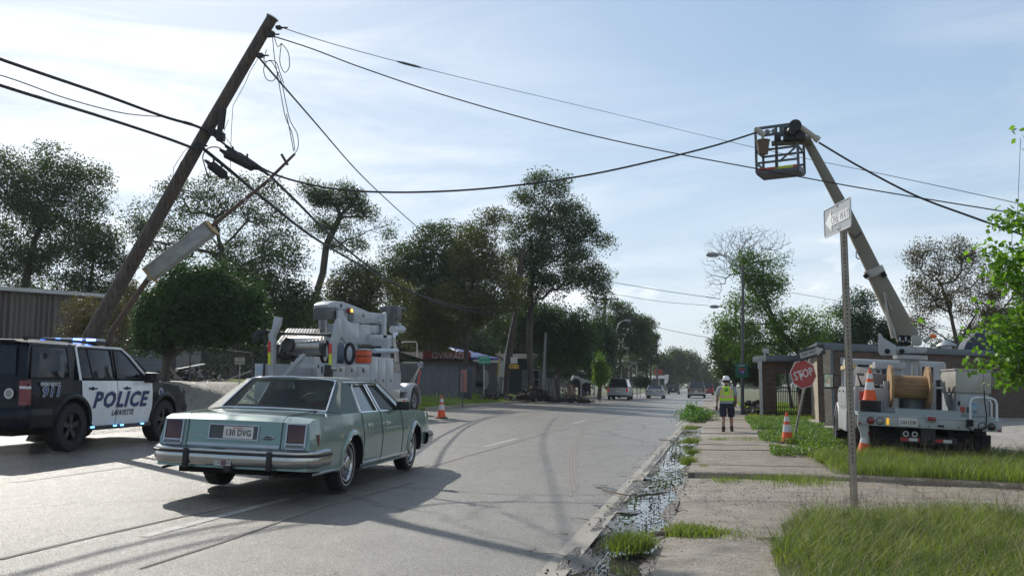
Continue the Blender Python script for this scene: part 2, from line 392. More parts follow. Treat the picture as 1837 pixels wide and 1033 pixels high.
# near apron, pavement slabs with recessed joints, driveway
def slab(name_, xs, ys, z, parent, m=CONC, tilt=0, th=.14, seed=0):
    (x0, x1), (y0, y1) = xs, ys; nx = max(2, int((x1-x0)/.25)); ny = max(2, int((y1-y0)/.25))
    X, Y = np.meshgrid(np.linspace(x0, x1, nx+1), np.linspace(y0, y1, ny+1)); Z = z+tilt*(Y-y0)+.010*fbm(X, Y, .9, seed)
    e = np.minimum(np.minimum(X-x0, x1-X), np.minimum(Y-y0, y1-Y)); Z = Z-.012*(e < .01)
    b = MB(); rows = [[(X[i, j], Y[i, j], Z[i, j]) for j in range(nx+1)] for i in range(ny+1)]; b.grid(rows)
    rim = [rows[0][j] for j in range(nx+1)]+[rows[i][nx] for i in range(1, ny+1)]+[rows[ny][j] for j in range(nx-1, -1, -1)]+[rows[i][0] for i in range(ny-1, 0, -1)]
    b.grid([rim+[rim[0]], [(p[0], p[1], z-th) for p in rim+[rim[0]]]])
    o = b.build(name_, m, parent, recalc=False, smooth=30); return o
pav = tag(bpy.data.objects.new('pavement', None), kind='structure'); col.objects.link(pav)
y = 15.35; k = 0
while y < 62:
    L_ = [1.5, 1.9, 2.2, 1.6, 1.8][k % 5]*(1 if y < 40 else 1.6)
    x1 = 1.75 if y < 23 else 1.35
    slab('paving_slab', (-.52, x1), (y, y+L_-.025), .085+.012*math.sin(k*2.1), pav, tilt=.004*math.sin(k*3), seed=k)
    y += L_; k += 1
sheet('far_pavement', [-.52, 1.35], np.linspace(62, 260, 40), lambda X, Y: .085+0*X, CONC)
drv = tag(bpy.data.objects.new('driveway_apron', None), kind='structure'); col.objects.link(drv)
slab('concrete_slab', (-.52, 2.6), (9.1, 15.0), .03, drv, seed=31, th=.1)
slab('concrete_slab', (2.63, 7.2), (9.6, 14.6), .03, drv, seed=32, th=.1)
slab('concrete_slab', (7.23, 14), (8.6, 13.4), .04, drv, seed=33, th=.1)
slab('concrete_slab', (-.52, .95), (4, 9.06), .045, drv, seed=34, th=.1)
# the lot behind the island
sheet('parking_lot', np.linspace(2.2, 60, 40), np.linspace(17.6, 44, 30), lambda X, Y: gz(X, Y)+.02-.05*(X < 2.5), ground_mat('pale_lot', [(.33, .30, .26), (.25, .23, .2), (.85, .85, .85)], 1.2, .01, 30, .85, cracks=.3))
# curved kerb of the island
IK = MB(); pts = []
for t in np.linspace(0, 1, 26):
    x = -.42+t*7.2; yy = 15.25-.9*smooth(.15, 1, t)*1.0-.55*t*t*2.2
    pts.append((float(x), float(yy)))
IK.grid([[(x, yy, -.02) for x, yy in pts], [(x, yy+.015, .06) for x, yy in pts], [(x, yy+.05, .095) for x, yy in pts], [(x, yy+.22, .10) for x, yy in pts], [(x, yy+.24, .0) for x, yy in pts]])
tag(IK.build('island_kerb', CONC, smooth=50), kind='structure')
def island_edge(x): return 15.25-.9*smooth(.15, 1, (x+.42)/7.2)-.55*((x+.42)/7.2)**2*2.2
# road markings: worn paint, laid a few mm above the asphalt
PAINT = ground_mat('worn_road_paint', [(.44, .43, .40), (.24, .225, .205), (.9, .9, .9)], 9, .003, 50, .7)
def dash(X, y0, y1, w=.11):
    sheet('lane_marking', [X-w/2, X+w/2], np.linspace(y0, y1, 14), lambda x, y: rz(x, y)+.006*fbm(x, y, .3, 2)+.0045, PAINT)
for y0 in (7.4, 19.6, 31.8, 44, 56, 68, 80, 92): dash(-5.0, y0, y0+3.3)
for y0 in (10.0, 22, 34, 46, 58, 70, 82): dash(-8.6, y0, y0+3.2)
sheet('edge_marking', [XR-.34, XR-.24], np.linspace(34, 150, 60), lambda x, y: rz(x, y)+.006*fbm(x, y, .3, 2)+.0045, PAINT)
# tar seams and tyre scuffs (thin sheets)
SCUFF = mat('tyre_rubber_scuff', (.185, .17, .15), .9, c2=(.22, .20, .175), scale=14, amount=1)
def ribbon(name, pts, w, m, dz=.005):
    P = [Vector(p) for p in pts]; rows = [[], []]
    for i, p in enumerate(P):
        d = (P[min(i+1, len(P)-1)]-P[max(i-1, 0)]).normalized(); n = Vector((-d.y, d.x, 0))
        ww = w*(.75+.5*random.random())
        for k, s in enumerate((-1, 1)):
            q = p+n*s*ww/2; rows[k].append((q.x, q.y, float(rz(q.x, q.y)+.006*fbm(np.array(q.x), np.array(q.y), .3, 2))+dz))
    b = MB(); b.grid(rows); return tag(b.build(name, m), kind='structure')
def onroad(px, py):
    z = .1
    for _ in range(12):
        p = at(px, py, z=z); z = .5*z+.5*float(rz(p.x, p.y))
    return Vector((p.x, p.y, 0))
def curve_pts(px, n=24):
    P = [onroad(*p) for p in px]; out = []
    for t in np.linspace(0, len(P)-1.001, n):
        i = int(t); f = t-i; a, b_, c, d = P[max(i-1, 0)], P[i], P[min(i+1, len(P)-1)], P[min(i+2, len(P)-1)]
        out.append(.5*((2*b_)+(c-a)*f+(2*a-5*b_+4*c-d)*f*f+(3*b_-a-3*c+d)*f**3))
    return out
for k in range(3): ribbon('tyre_scuff', curve_pts([(1024+7*k, 890-9*k), (1020+6*k, 850), (1022+5*k, 810), (1036+4.5*k, 775), (1057+4*k, 752)], 60), .045, SCUFF, .0045+.0002*k)
WET = mat('wet_asphalt', (.085, .078, .068), .22, c2=(.13, .12, .10), scale=12, amount=1, bump=.002, bscale=60)
for pts, w_ in (([(1075, 872), (1110, 880), (1150, 884), (1190, 878)], .22), ([(1085, 905), (1110, 915), (1145, 918)], .30), ([(1110, 935), (1120, 950), (1135, 962)], .28), ([(1140, 850), (1165, 858), (1190, 858)], .14)): ribbon('wet_patch', curve_pts(pts, 30), w_, WET, .0052)
ribbon('tar_seam', curve_pts([(770, 838), (900, 800), (1000, 772), (1110, 748), (1170, 736)]), .05, SCUFF, .006)
ribbon('tar_seam', curve_pts([(0, 1003), (180, 960), (430, 905), (560, 886), (680, 858), (770, 834)], 40), .05, SCUFF, .0062)
ribbon('tar_seam', curve_pts([(250, 1020), (420, 965), (560, 915), (640, 893), (740, 866)], 40), .04, SCUFF, .0066)
# ---------------------------------------------------------------- vegetation
U_R = Vector((math.cos(YAW), math.sin(YAW), 0)); U_F = Vector((-math.sin(YAW), math.cos(YAW), 0))
def leafmat(name, c, c2, tl=.35, isl=.35): return mat(name, c, .5, c2=c2, scale=.45, amount=1, transl=tl, isl=isl, spec=.35)
LEAF = {
 'oak': leafmat('leaf_oak', (.072, .105, .036), (.042, .072, .026), .34),
 'dark': leafmat('leaf_dark', (.040, .085, .024), (.028, .060, .018), .3),
 'olive': leafmat('leaf_olive', (.11, .115, .035), (.070, .085, .025), .3),
 'brown': leafmat('leaf_brown', (.13, .10, .045), (.075, .07, .03), .3),
 'maple': leafmat('leaf_maple', (.15, .27, .04), (.09, .18, .025), .45),
 'vine': leafmat('leaf_vine', (.12, .21, .035), (.085, .15, .03), .4),
 'far': leafmat('leaf_far', (.085, .115, .045), (.06, .09, .035), .3),
}
BARK = mat('bark', (.10, .085, .07), .9, c2=(.05, .042, .035), scale=3, amount=1, bump=.02, bscale=12, stretch=(1, 1, .3))
BARKL = mat('pale_bark', (.19, .165, .14), .9, c2=(.10, .085, .07), scale=3, amount=1, bump=.015, bscale=12, stretch=(1, 1, .3))

def skeleton(root_path, targets, rng, wob=.12, seglen=1.0, alpha=.35):
    """nodes + parents: each target joins the nearest limb, nearer ones first"""
    P = [np.array(p, float) for p in root_path]; par = [-1]+list(range(len(P)-1)); dist = [0.0]
    for i in range(1, len(P)): dist.append(dist[-1]+np.linalg.norm(P[i]-P[i-1]))
    T = np.array(targets); top = P[-1]; st = max(1, int(len(P)*.35))
    order = np.argsort(np.min(np.linalg.norm(T[:, None]-np.array(P[st:])[None], axis=2), axis=1)); tips = []
    for ti in order:
        t = T[ti]; A = np.array(P[st:]); d = np.linalg.norm(A-t, axis=1); up = np.maximum(0, A[:, 2]-t[2])
        j = int(np.argmin(d+alpha*np.array(dist[st:])*.5+up*1.2))+st
        a = P[j]; L = np.linalg.norm(t-a); k = max(1, int(L/seglen)); last = j
        for q in range(1, k+1):
            f = q/k; p = a+(t-a)*f; sag = math.sin(f*math.pi)*L*.10
            p = p+rng.normal(0, wob*min(L, 3)*.25, 3)*(f < 1)+np.array([0, 0, sag*(f < 1)])
            P.append(p); par.append(last); dist.append(dist[last]+L/k); last = len(P)-1
        tips.append(last)
    return P, par, tips
def limbs(P, par, r_tip, r_base, pw=2.2, sides=5):
    n = len(P); a = np.zeros(n); kids = [[] for _ in range(n)]
    for i in range(n):
        if par[i] >= 0: kids[par[i]].append(i)
    for i in range(n-1, -1, -1): a[i] = a[i] if kids[i] else 1.0; 
    cnt = np.zeros(n)
    for i in range(n-1, -1, -1):
        if not kids[i]: cnt[i] = 1
        if par[i] >= 0: cnt[par[i]] += cnt[i]
    r = r_tip*cnt**(1/pw); r = np.minimum(r*(r_base/max(r[0], 1e-6))**(np.log(np.maximum(cnt, 1))/math.log(max(cnt[0], 2))), r_base)
    V, Fc = [], []
    for i in range(1, n):
        p, q = P[par[i]], P[i]; d = q-p; L = np.linalg.norm(d)
        if L < 1e-5: continue
        d = d/L; ref = np.array([0, 0, 1.]) if abs(d[2]) < .9 else np.array([1., 0, 0]); x = np.cross(d, ref); x /= np.linalg.norm(x); y = np.cross(d, x)
        rr0 = min(r[par[i]], r[i]*1.5) if par[i] > 0 else r[0]*1.25; b = len(V); s = sides if r[i] > .025 else 3
        for c, rad in ((p-d*rad_ov(r[i]), rr0), (q, r[i])):
            for j in range(s):
                an = 2*math.pi*j/s; V.append(c+(x*math.cos(an)+y*math.sin(an))*rad)
        for j in range(s): Fc.append((b+j, b+(j+1) % s, b+s+(j+1) % s, b+s+j))
    return np.array(V), np.array(Fc)
def rad_ov(r): return r*.3
def leaves(C, size, rng, aspect=.5, flat=0.0):
    n = len(C); a = rng.normal(size=(n, 3)); a[:, 2] = a[:, 2]*.8-.35; a /= np.linalg.norm(a, axis=1)[:, None]
    b = rng.normal(size=(n, 3)); b[:, 2] *= (1-flat); b -= a*np.sum(a*b, 1)[:, None]; b /= np.linalg.norm(b, axis=1)[:, None]
    s = (size*rng.uniform(.6, 1.35, n))[:, None]; nn = np.cross(a, b)
    V = np.stack([C-a*s*.5, C+b*s*aspect*.5+nn*s*.08, C+a*s*.5, C-b*s*aspect*.5+nn*s*.08], 1).reshape(-1, 3)
    return V, np.arange(4*n).reshape(n, 4)

def tree(name, label, cat, stem, D, blobs, clumps, per, cr, leaf, m, r0, seed, group=None, dr=.8, bark=None, bare=0, twig=.012, hollow=.45, droop=0, aspect=.5, z0=None):
    """stem: trunk pixels from the ground up; blobs: (px, py, rx, ry[, weight]) of the crown, at distance D"""
    rng = np.random.default_rng(seed); k = D/F_PX
    base = at(stem[0][0], stem[0][1], D=D); base.z = (gzf(base.x, base.y) if z0 is None else z0)-.1
    root = thing(name, label, cat, base, 0, group)
    path = [Vector((0, 0, 0))]+[at(p[0], p[1], D=D)-base+U_F*(rng.normal()*k*4) for p in stem[1:]]
    pp = []
    for a, b in zip(path[:-1], path[1:]):
        q = max(1, int((b-a).length/.9))
        for i in range(q): pp.append(a.lerp(b, i/q)+Vector(rng.normal(0, .03, 3))*(i > 0))
    pp.append(path[-1])
    w = np.array([(b[4] if len(b) > 4 else 1)*b[2]*b[3] for b in blobs], float); w /= w.sum(); T = []
    for bi in rng.choice(len(blobs), clumps, p=w):
        b = blobs[bi]; c = at(b[0], b[1], D=D)-base; v = rng.normal(size=3); v /= np.linalg.norm(v); rr = rng.uniform(hollow**3, 1)**(1/3)
        T.append(c+U_R*(v[0]*b[2]*k*rr)+Vector((0, 0, v[2]*b[3]*k*rr))+U_F*(v[1]*b[2]*k*rr*dr))
    if len(T) > 60 and per > 0 and D > 20:                      # gather clumps into uneven pads
        T = np.array(T); nc = len(T)//5; cc = T[rng.choice(len(T), nc, replace=False)]; j = np.argmin(np.linalg.norm(T[:, None]-cc[None], axis=2), axis=1); T = T+(cc[j]-T)*rng.uniform(.15, .62, len(T))[:, None]; T = [t for t in T]
    P, par, tips = skeleton(pp, T, rng, seglen=.9)
    V, Fc = limbs(P, par, twig, r0*.52, sides=6)
    np_mesh('trunk', V, Fc, bark or BARK, root, True)
    if per > 0:
        Tp = np.array([P[i] for i in tips]); cnt = rng.poisson(per*(2.0 if D > 20 else 1), len(Tp)); idx = np.repeat(np.arange(len(Tp)), cnt)
        sc_ = rng.uniform(.6, 1.3, len(Tp))[idx][:, None]*cr
        off = rng.normal(size=(len(idx), 3)); off *= (rng.uniform(.2, 1, len(idx))**.5/np.linalg.norm(off, axis=1))[:, None]
        off[:, 2] *= .75; C = Tp[idx]+off*sc_; C[:, 2] -= droop*rng.uniform(0, 1, len(C))**2
        V, Fc = leaves(C, leaf*(.86 if D > 20 else 1), rng, aspect); np_mesh('crown', V, Fc, m, root)
    return root
# --- left background, from the left edge inwards
tree('oak_tree', 'broad dense tree behind the metal shed at the left edge of the photo', 'tree', [(38, 640), (45, 520), (60, 430), (80, 370)], 52,
     [(15, 330, 60, 68), (85, 320, 70, 62), (145, 335, 48, 50), (40, 420, 75, 70, 1.2), (130, 420, 62, 55), (20, 500, 70, 70, 1.2), (165, 400, 34, 60)], 420, 62, 1.0, .17, LEAF['oak'], .42, 11, 'trees behind the lots on the left', hollow=.3)
tree('oak_tree', 'tall thin-crowned tree between the shed and the leaning pole', 'tree', [(160, 640), (158, 540), (165, 470)], 50,
     [(165, 480, 50, 70), (190, 430, 30, 40, .7), (130, 530, 60, 50, .8), (215, 500, 34, 60, .8)], 190, 42, .9, .16, LEAF['oak'], .26, 12, 'trees behind the lots on the left')
tree('thinned_tree', 'wide open-branched tree with thin foliage behind the leaning pole', 'tree', [(420, 640), (415, 540), (400, 450), (385, 390)], 54,
     [(260, 395, 50, 42), (330, 350, 55, 38), (400, 350, 55, 48), (470, 360, 50, 50), (300, 430, 60, 50), (380, 420, 80, 60, .7), (500, 430, 45, 60), (440, 470, 70, 50, .8)], 420, 26, .8, .17, LEAF['oak'], .38, 13, 'trees behind the lots on the left', hollow=.2, twig=.016)
tree('oak_tree', 'dark bushy tree low behind the white truck rear and the round tree', 'tree', [(500, 650), (495, 580), (490, 520)], 50,
     [(490, 540, 60, 70), (440, 500, 50, 50), (540, 560, 40, 50), (390, 520, 60, 50), (520, 470, 34, 40, .6)], 240, 60, .95, .17, LEAF['oak'], .3, 14, 'trees behind the lots on the left')
tree('leaning_pine_like_tree', 'tall leaning tree with bare lower trunk and flat topped crown above the white truck', 'tree', [(535, 640), (556, 560), (580, 490), (585, 440), (610, 390), (640, 350)], 56,
     [(600, 350, 50, 26, 1.3), (640, 370, 38, 30, 1.2), (560, 345, 34, 22), (600, 420, 46, 28, .7), (690, 415, 20, 16, .8), (570, 400, 30, 40, .5), (630, 440, 30, 18, .5)], 150, 50, .75, .15, LEAF['oak'], .40, 15, hollow=.2, bark=BARK, twig=.02)
tree('oak_tree', 'rounded mid-green tree left of the dense grove, behind the white truck boom', 'tree', [(650, 660), (650, 580), (648, 530)], 54,
     [(640, 520, 50, 50), (610, 560, 40, 50), (690, 540, 50, 50), (560, 600, 36, 40, .7)], 220, 60, .9, .16, LEAF['olive'], .28, 16, 'trees behind the lots on the left')
tree('oak_tree', 'big billowing tree forming the left shoulder of the grove above the red sign', 'tree', [(770, 670), (775, 570), (770, 480)], 60,
     [(735, 470, 50, 46), (800, 440, 55, 45), (770, 520, 70, 60, 1.2), (710, 500, 30, 34), (830, 500, 50, 60)], 380, 62, 1.0, .18, LEAF['oak'], .4, 17, 'trees of the grove by the leaning dark pole', hollow=.3)
tree('oak_tree', 'upright yellow-green tree right in front of the red-signed shop, its top twigs sticking out', 'tree', [(830, 672), (838, 600), (850, 500)], 57,
     [(850, 450, 44, 50), (885, 400, 26, 24, .8), (865, 375, 12, 10, .7), (800, 560, 60, 60, 1.1), (880, 520, 50, 70, 1.2), (770, 600, 50, 36)], 330, 60, .9, .17, LEAF['olive'], .3, 18, 'trees of the grove by the leaning dark pole')
tree('oak_tree', 'tallest tree of the grove, ragged crown rising right of the dark pole', 'tree', [(955, 690), (950, 600), (955, 500), (970, 430), (985, 380)], 62,
     [(990, 330, 44, 26, 1.1), (940, 352, 24, 16), (1010, 400, 60, 45, 1.1), (950, 420, 48, 44), (1075, 435, 24, 18, .9), (1055, 400, 26, 20), (1000, 480, 66, 50, 1.1), (1070, 500, 30, 34), (940, 500, 50, 60), (1080, 545, 20, 22)], 520, 52, .85, .17, LEAF['oak'], .45, 19, 'trees of the grove by the leaning dark pole', hollow=.2)
tree('oak_tree', 'low dark tree hanging over the shuttered house', 'tree', [(1000, 695), (1000, 640), (1000, 600)], 66,
     [(930, 585, 60, 46), (990, 590, 60, 50, 1.3), (1035, 610, 36, 44), (1000, 640, 50, 24)], 300, 62, 1.0, .19, LEAF['dark'], .35, 20, 'trees of the grove by the leaning dark pole', hollow=.2)
tree('round_tree', 'dense dark green domed tree behind the police car', 'tree', [(296, 676), (298, 645), (305, 610), (340, 560)], 31,
     [(350, 545, 88, 50, 1.4), (292, 575, 50, 46), (415, 560, 56, 50), (350, 590, 90, 34, 1.2), (335, 498, 50, 26), (385, 505, 34, 28), (272, 612, 34, 26, .7), (458, 592, 32, 30, .6), (440, 530, 30, 26, .6), (262, 545, 20, 20, .4)], 620, 66, .52, .11, LEAF['dark'], .24, 21, hollow=.4, aspect=.6)
tree('flowering_shrub', 'loose brownish shrub beside the metal shed, behind the leaning pole', 'shrub', [(165, 660), (165, 620), (170, 590)], 36,
     [(150, 565, 34, 40), (185, 590, 40, 46), (235, 560, 34, 50), (130, 600, 20, 30), (215, 615, 36, 30)], 170, 36, .5, .10, LEAF['brown'], .08, 22)
# --- down the road, left side
for i, (px, D, blobs, lab, mt) in enumerate([
  (1075, 82, [(1072, 610, 26, 40), (1060, 650, 24, 34), (1085, 640, 16, 40)], 'dark tree behind the first crossarm pole down the road', 'dark'),
  (1110, 98, [(1115, 560, 24, 22), (1130, 590, 34, 40, 1.3), (1100, 610, 26, 50), (1150, 610, 22, 36)], 'large round tree over the second row of roofs down the road', 'oak'),
  (1160, 125, [(1160, 600, 18, 34), (1150, 640, 20, 34), (1172, 630, 10, 30)], 'tree standing beyond the crossarm poles where the left tree line steps down', 'oak'),
  (1148, 104, [(1146, 684, 12, 10), (1158, 686, 9, 8)], 'low clipped shrub between road and the far white canopy', 'dark'),
  (1076, 70, [(1078, 672, 10, 20), (1074, 650, 7, 14)], 'upright leafy shrub at the foot of the first crossarm pole', 'vine')]):
    tree('roadside_tree' if i < 3 else 'roadside_shrub', lab, 'tree' if i < 3 else 'shrub', [(px, 700), (px+1, 670), (px+3, 640 if i < 3 else 680)], D, blobs, 200 if i < 3 else 60, 50, 1.0 if i < 3 else .5, .24 if i < 3 else .16, LEAF[mt], .3 if i < 3 else .06, 30+i, 'trees down the left side of the road' if i < 3 else 'shrubs down the left side of the road', hollow=.2)
# --- far end of the road
for i, (px, top, w, D, lab) in enumerate([(1193, 640, 14, 190, 'first of the far hazy trees, nearest the end of the left tree line'), (1212, 628, 15, 210, 'far hazy tree with a rounded top above the dark parked cars'),
   (1236, 632, 17, 230, 'far hazy tree above the middle of the distant road'), (1258, 645, 14, 240, 'lower far hazy tree behind the pickup truck'), (1277, 665, 12, 250, 'lowest far hazy tree, where the road vanishes')]):
    tree('distant_tree', lab, 'tree', [(px, 700), (px, 672), (px+1, 650 if top < 640 else 674)], D, [(px, top+14, w, 16), (px-4, top+30, w, 20), (px+5, top+42, w, 18)], 130, 34, 1.7, .5, LEAF['far'], .4, 50+i, 'hazy trees at the far end of the road', hollow=.1)
tag(tree('far_woodland', 'distant woods closing off the road', 'woods', [(1300, 700), (1300, 690), (1300, 680)], 420, [(1220, 678, 60, 16), (1300, 684, 60, 14), (1380, 672, 60, 26), (1480, 670, 70, 30), (1600, 668, 80, 34), (1750, 668, 110, 34), (1130, 670, 60, 26), (1000, 664, 90, 34)], 420, 40, 4.5, 1.6, LEAF['far'], .5, 60), kind='stuff')
tag(tree('left_woodland', 'woods far behind the lots on the left', 'woods', [(300, 690), (300, 660), (300, 640)], 95, [(60, 590, 110, 60), (260, 600, 130, 60), (480, 600, 130, 60), (700, 610, 130, 60), (900, 610, 120, 60), (1040, 640, 60, 44), (100, 665, 160, 26), (400, 668, 160, 24), (650, 668, 160, 24), (900, 672, 130, 20)], 1500, 46, 2.4, .55, LEAF['oak'], .5, 61), kind='stuff')
# --- right side
tree('vine_covered_tree', 'half-dead tree with bare top twigs and vines climbing its leaning trunk', 'tree', [(1455, 700), (1440, 640), (1395, 590), (1372, 530), (1368, 470), (1350, 440)], 52,
     [(1340, 560, 44, 48, .9), (1375, 500, 34, 50, 1.2), (1325, 610, 44, 34), (1400, 590, 50, 40), (1440, 620, 50, 30), (1300, 575, 24, 14, .8), (1460, 570, 36, 30, .5), (1340, 480, 22, 40)], 330, 44, .75, .15, LEAF['vine'], .34, 70, bark=BARK, hollow=.1, droop=.4)
tree('bare_tree', 'leafless twiggy crown spreading above the vines by the street lamp', 'tree', [(1420, 700), (1405, 620), (1365, 540), (1330, 490)], 53,
     [(1310, 440, 50, 30), (1375, 430, 46, 22), (1285, 480, 30, 40, .9), (1340, 415, 40, 14), (1405, 450, 26, 20), (1280, 520, 18, 26, .6), (1340, 450, 60, 40)], 1150, 0, 1, .1, None, .17, 71, hollow=.0, twig=.0065)
tree('oak_tree', 'bushy tree over the route marker, lowest on the right of the road', 'tree', [(1318, 712), (1316, 690), (1320, 660)], 60,
     [(1300, 645, 26, 30), (1340, 650, 40, 40, 1.2), (1290, 610, 20, 16, .6), (1370, 660, 30, 34)], 230, 56, .8, .17, LEAF['oak'], .2, 72, 'trees behind the brick building')
tree('oak_tree', 'dark spreading tree behind the brick building, left of the boom', 'tree', [(1555, 700), (1553, 620), (1548, 570)], 60,
     [(1545, 540, 26, 14), (1530, 565, 34, 20), (1570, 595, 44, 22), (1520, 610, 50, 24), (1480, 620, 44, 22), (1600, 620, 34, 18)], 260, 56, .8, .16, LEAF['dark'], .28, 73, 'trees behind the brick building')
tree('thinned_tree', 'tall feathery thin tree right of the boom, behind the brick building', 'tree', [(1722, 700), (1718, 620), (1705, 560), (1690, 510)], 48,
     [(1660, 460, 34, 28), (1720, 450, 30, 28), (1745, 490, 40, 50), (1680, 520, 50, 44), (1650, 580, 30, 30, .7), (1760, 560, 50, 40), (1810, 520, 40, 50, .7)], 420, 28, .6, .12, LEAF['brown'], .2, 74, 'trees behind the brick building', hollow=.1, twig=.012)
tree('oak_tree', 'dense low tree behind the right end of the brick building', 'tree', [(1800, 700), (1800, 640), (1795, 600)], 56,
     [(1760, 620, 50, 24), (1820, 600, 50, 50), (1700, 630, 30, 16)], 200, 56, .9, .17, LEAF['oak'], .3, 75, 'trees behind the brick building')
tree('maple_tree', 'young maple with bright backlit leaves reaching in from the right edge', 'tree', [(1905, 900), (1900, 700), (1885, 560), (1880, 420)], 10.6,
     [(1785, 380, 20, 8, .4), (1825, 400, 40, 26, 1.1), (1790, 455, 44, 20, .8), (1830, 480, 50, 40), (1790, 505, 30, 16, .4), (1700, 570, 18, 8, .3), (1770, 600, 40, 26, .8), (1830, 600, 50, 40, 1.2), (1790, 650, 50, 22, 1.2), (1830, 660, 44, 40, 1.2), (1660, 580, 14, 6, .15), (1700, 610, 16, 6, .15), (1830, 240, 14, 20, .2), (1780, 560, 30, 20, .4), (1880, 560, 60, 160, 1.2), (1800, 690, 26, 10, .8)], 300, 11, .17, .070, LEAF['maple'], .09, 76, bark=BARKL, hollow=.1, twig=.0035, aspect=.85, dr=.7)
# ---------------------------------------------------------------- vehicles: local axes x forward, y left, z up; origin on the ground at the rear axle
def lerp_tab(tab, x):
    return float(np.interp(x, [t[0] for t in tab], [t[1] for t in tab]))
def vehicle_pose(root, X, Y, h, z=None, sl=None, pitch=0):
    """stand a vehicle on the (slightly cross-falling) ground; h = heading left of the road direction"""
    z = gzf(X, Y) if z is None else z; s = slope(Y) if sl is None else sl
    n = Vector((s, 0, 1)).normalized(); f = Vector((-math.sin(h), math.cos(h), 0)); f.z = -s*f.x+pitch; f.normalize(); l = n.cross(f).normalized(); n = f.cross(l)
    m = Matrix((f, l, n)).transposed(); root.location = (X, Y, z); root.rotation_euler = m.to_euler()
class Shell:
    def __init__(s, x0, x1, belt, width, dy, sill, wheels, ra, zc, shift=None, bottom=None, crown=.03):
        s.x0, s.x1, s.belt, s.width, s.dyt, s.sill, s.wheels, s.ra, s.zc, s.crown = x0, x1, belt, width, dy, sill, wheels, ra, zc, crown
        s.shift = shift or (lambda x, z: 0); s.bottom = bottom or [(x0, sill), (x1, sill)]
    def zb(s, x): return lerp_tab(s.belt, x)
    def zl(s, x):
        z = lerp_tab(s.bottom, x)
        for w in s.wheels:
            d = abs(x-w)
            if d < s.ra: z = max(z, s.zc+math.sqrt(s.ra**2-d*d))
        return z
    def y(s, x, z): return lerp_tab(s.width, x)+lerp_tab(s.dyt, z)
    def pt(s, x, z, side=1, off=0): return (x+s.shift(x, z), side*(s.y(x, z)+off), z)
    def stations(s, a, b, step=.14):
        xs = set(np.round(np.arange(a, b, step), 4))|{a, b}
        for w in s.wheels:
            for k in range(0, 19):
                v = w-s.ra*math.cos(math.pi*k/18)
                if a <= v <= b: xs.add(round(v, 4))
        xs = sorted(xs); out = [xs[0]]
        for x in xs[1:]:
            if x-out[-1] > .012: out.append(x)
        out[-1] = b
        return out
    def side(s, mb, a, b, side=1, off=0, rows=10, z0=None, z1=None, curve=None):
        g = []
        for x in s.stations(a, b):
            lo = s.zl(x) if z0 is None else max(z0(x) if callable(z0) else z0, s.zl(x)); hi = s.zb(x) if z1 is None else min(z1, s.zb(x))
            zs = [lo+(hi-lo)*k/rows for k in range(rows+1)]
            g.append([s.pt(x, z, side, off) for z in zs])
        if side < 0: g = g[::-1]
        mb.grid(g); return mb
    def deck(s, mb, a, b, n=12, lift=0):
        g = []
        for x in s.stations(a, b, .12):
            z = s.zb(x); yy = s.y(x, z); c = lerp_tab(s.crown, x) if isinstance(s.crown, list) else s.crown
            row = []
            for k in range(n+1):
                v = -1+2*k/n; row.append((x+s.shift(x, z), v*yy, z+lift+c*(1-abs(v)**3)))
            g.append(row)
        mb.grid(g); return mb
    def end(s, mb, x, bow=.05, rows=10, n=12, zlo=None, dirn=-1):
        zb = s.zb(x); lo = zlo if zlo is not None else s.zl(x); g = []
        for k in range(rows+1):
            z = lo+(zb-lo)*k/rows; yy = s.y(x, z); row = []
            c = lerp_tab(s.crown, x) if isinstance(s.crown, list) else s.crown
            for j in range(n+1):
                v = -1+2*j/n; row.append((x+s.shift(x, z)+dirn*bow*(1-v*v), v*yy, z+(c*(1-abs(v)**3) if k == rows else 0)))
            g.append(row)
        mb.grid(g); return mb
    def liner(s, mb, side, depth=.36):
        for w in s.wheels:
            pts = [(w-s.ra*math.cos(math.pi*k/16), s.zc+s.ra*math.sin(math.pi*k/16)) for k in range(17)]
            pts = [(pts[0][0], lerp_tab(s.bottom, pts[0][0]))]+pts+[(pts[-1][0], lerp_tab(s.bottom, pts[-1][0]))]
            g = [[(x, side*(s.y(x, max(z, .1))-.004), z) for x, z in pts], [(x, side*(s.y(x, .5)-depth), z) for x, z in pts]]
            mb.grid(g); b = len(mb.v); mb.add([p for p in g[1]], [tuple(range(len(pts)))])
    def flare(s, mb, side, w=.035, out=.018, only=None, out2=.002):
        for wx in ([only] if only is not None else s.wheels):
            g = [[], [], []]
            for k in range(19):
                a = math.pi*k/18; 
                for i, (rr, o) in enumerate(((s.ra-.012, out*.6), (s.ra+w*.4, out), (s.ra+w, out2))):
                    x, z = wx-rr*math.cos(a), s.zc+rr*math.sin(a); g[i].append(s.pt(x, z, side, o))
            mb.grid(g)
def sweep(mb, path, prof, closed=False):
    """sweep a profile (out, z) along a plan path [(x, y)], outward normal to the left-hand side of travel"""
    n = len(path); g = []
    for i, p in enumerate(path):
        a = path[max(i-1, 0)]; b = path[min(i+1, n-1)]; d = Vector((b[0]-a[0], b[1]-a[1])).normalized(); nn = Vector((d.y, -d.x))
        g.append([(p[0]+nn.x*o, p[1]+nn.y*o, z) for o, z in prof])
    mb.grid(g); return mb
def arc_path(pts, r=.12, n=5):
    out = [pts[0]]
    for a, b, c in zip(pts, pts[1:], pts[2:]):
        a, b, c = Vector(a), Vector(b), Vector(c); u = (a-b).normalized(); v = (c-b).normalized(); rr = min(r, (a-b).length*.45, (c-b).length*.45)
        p, q = b+u*rr, b+v*rr
        for k in range(n+1):
            t = k/n; out.append(tuple((p*(1-t)+b*t)*(1-t)+(b*(1-t)+q*t)*t))
    out.append(pts[-1]); return out
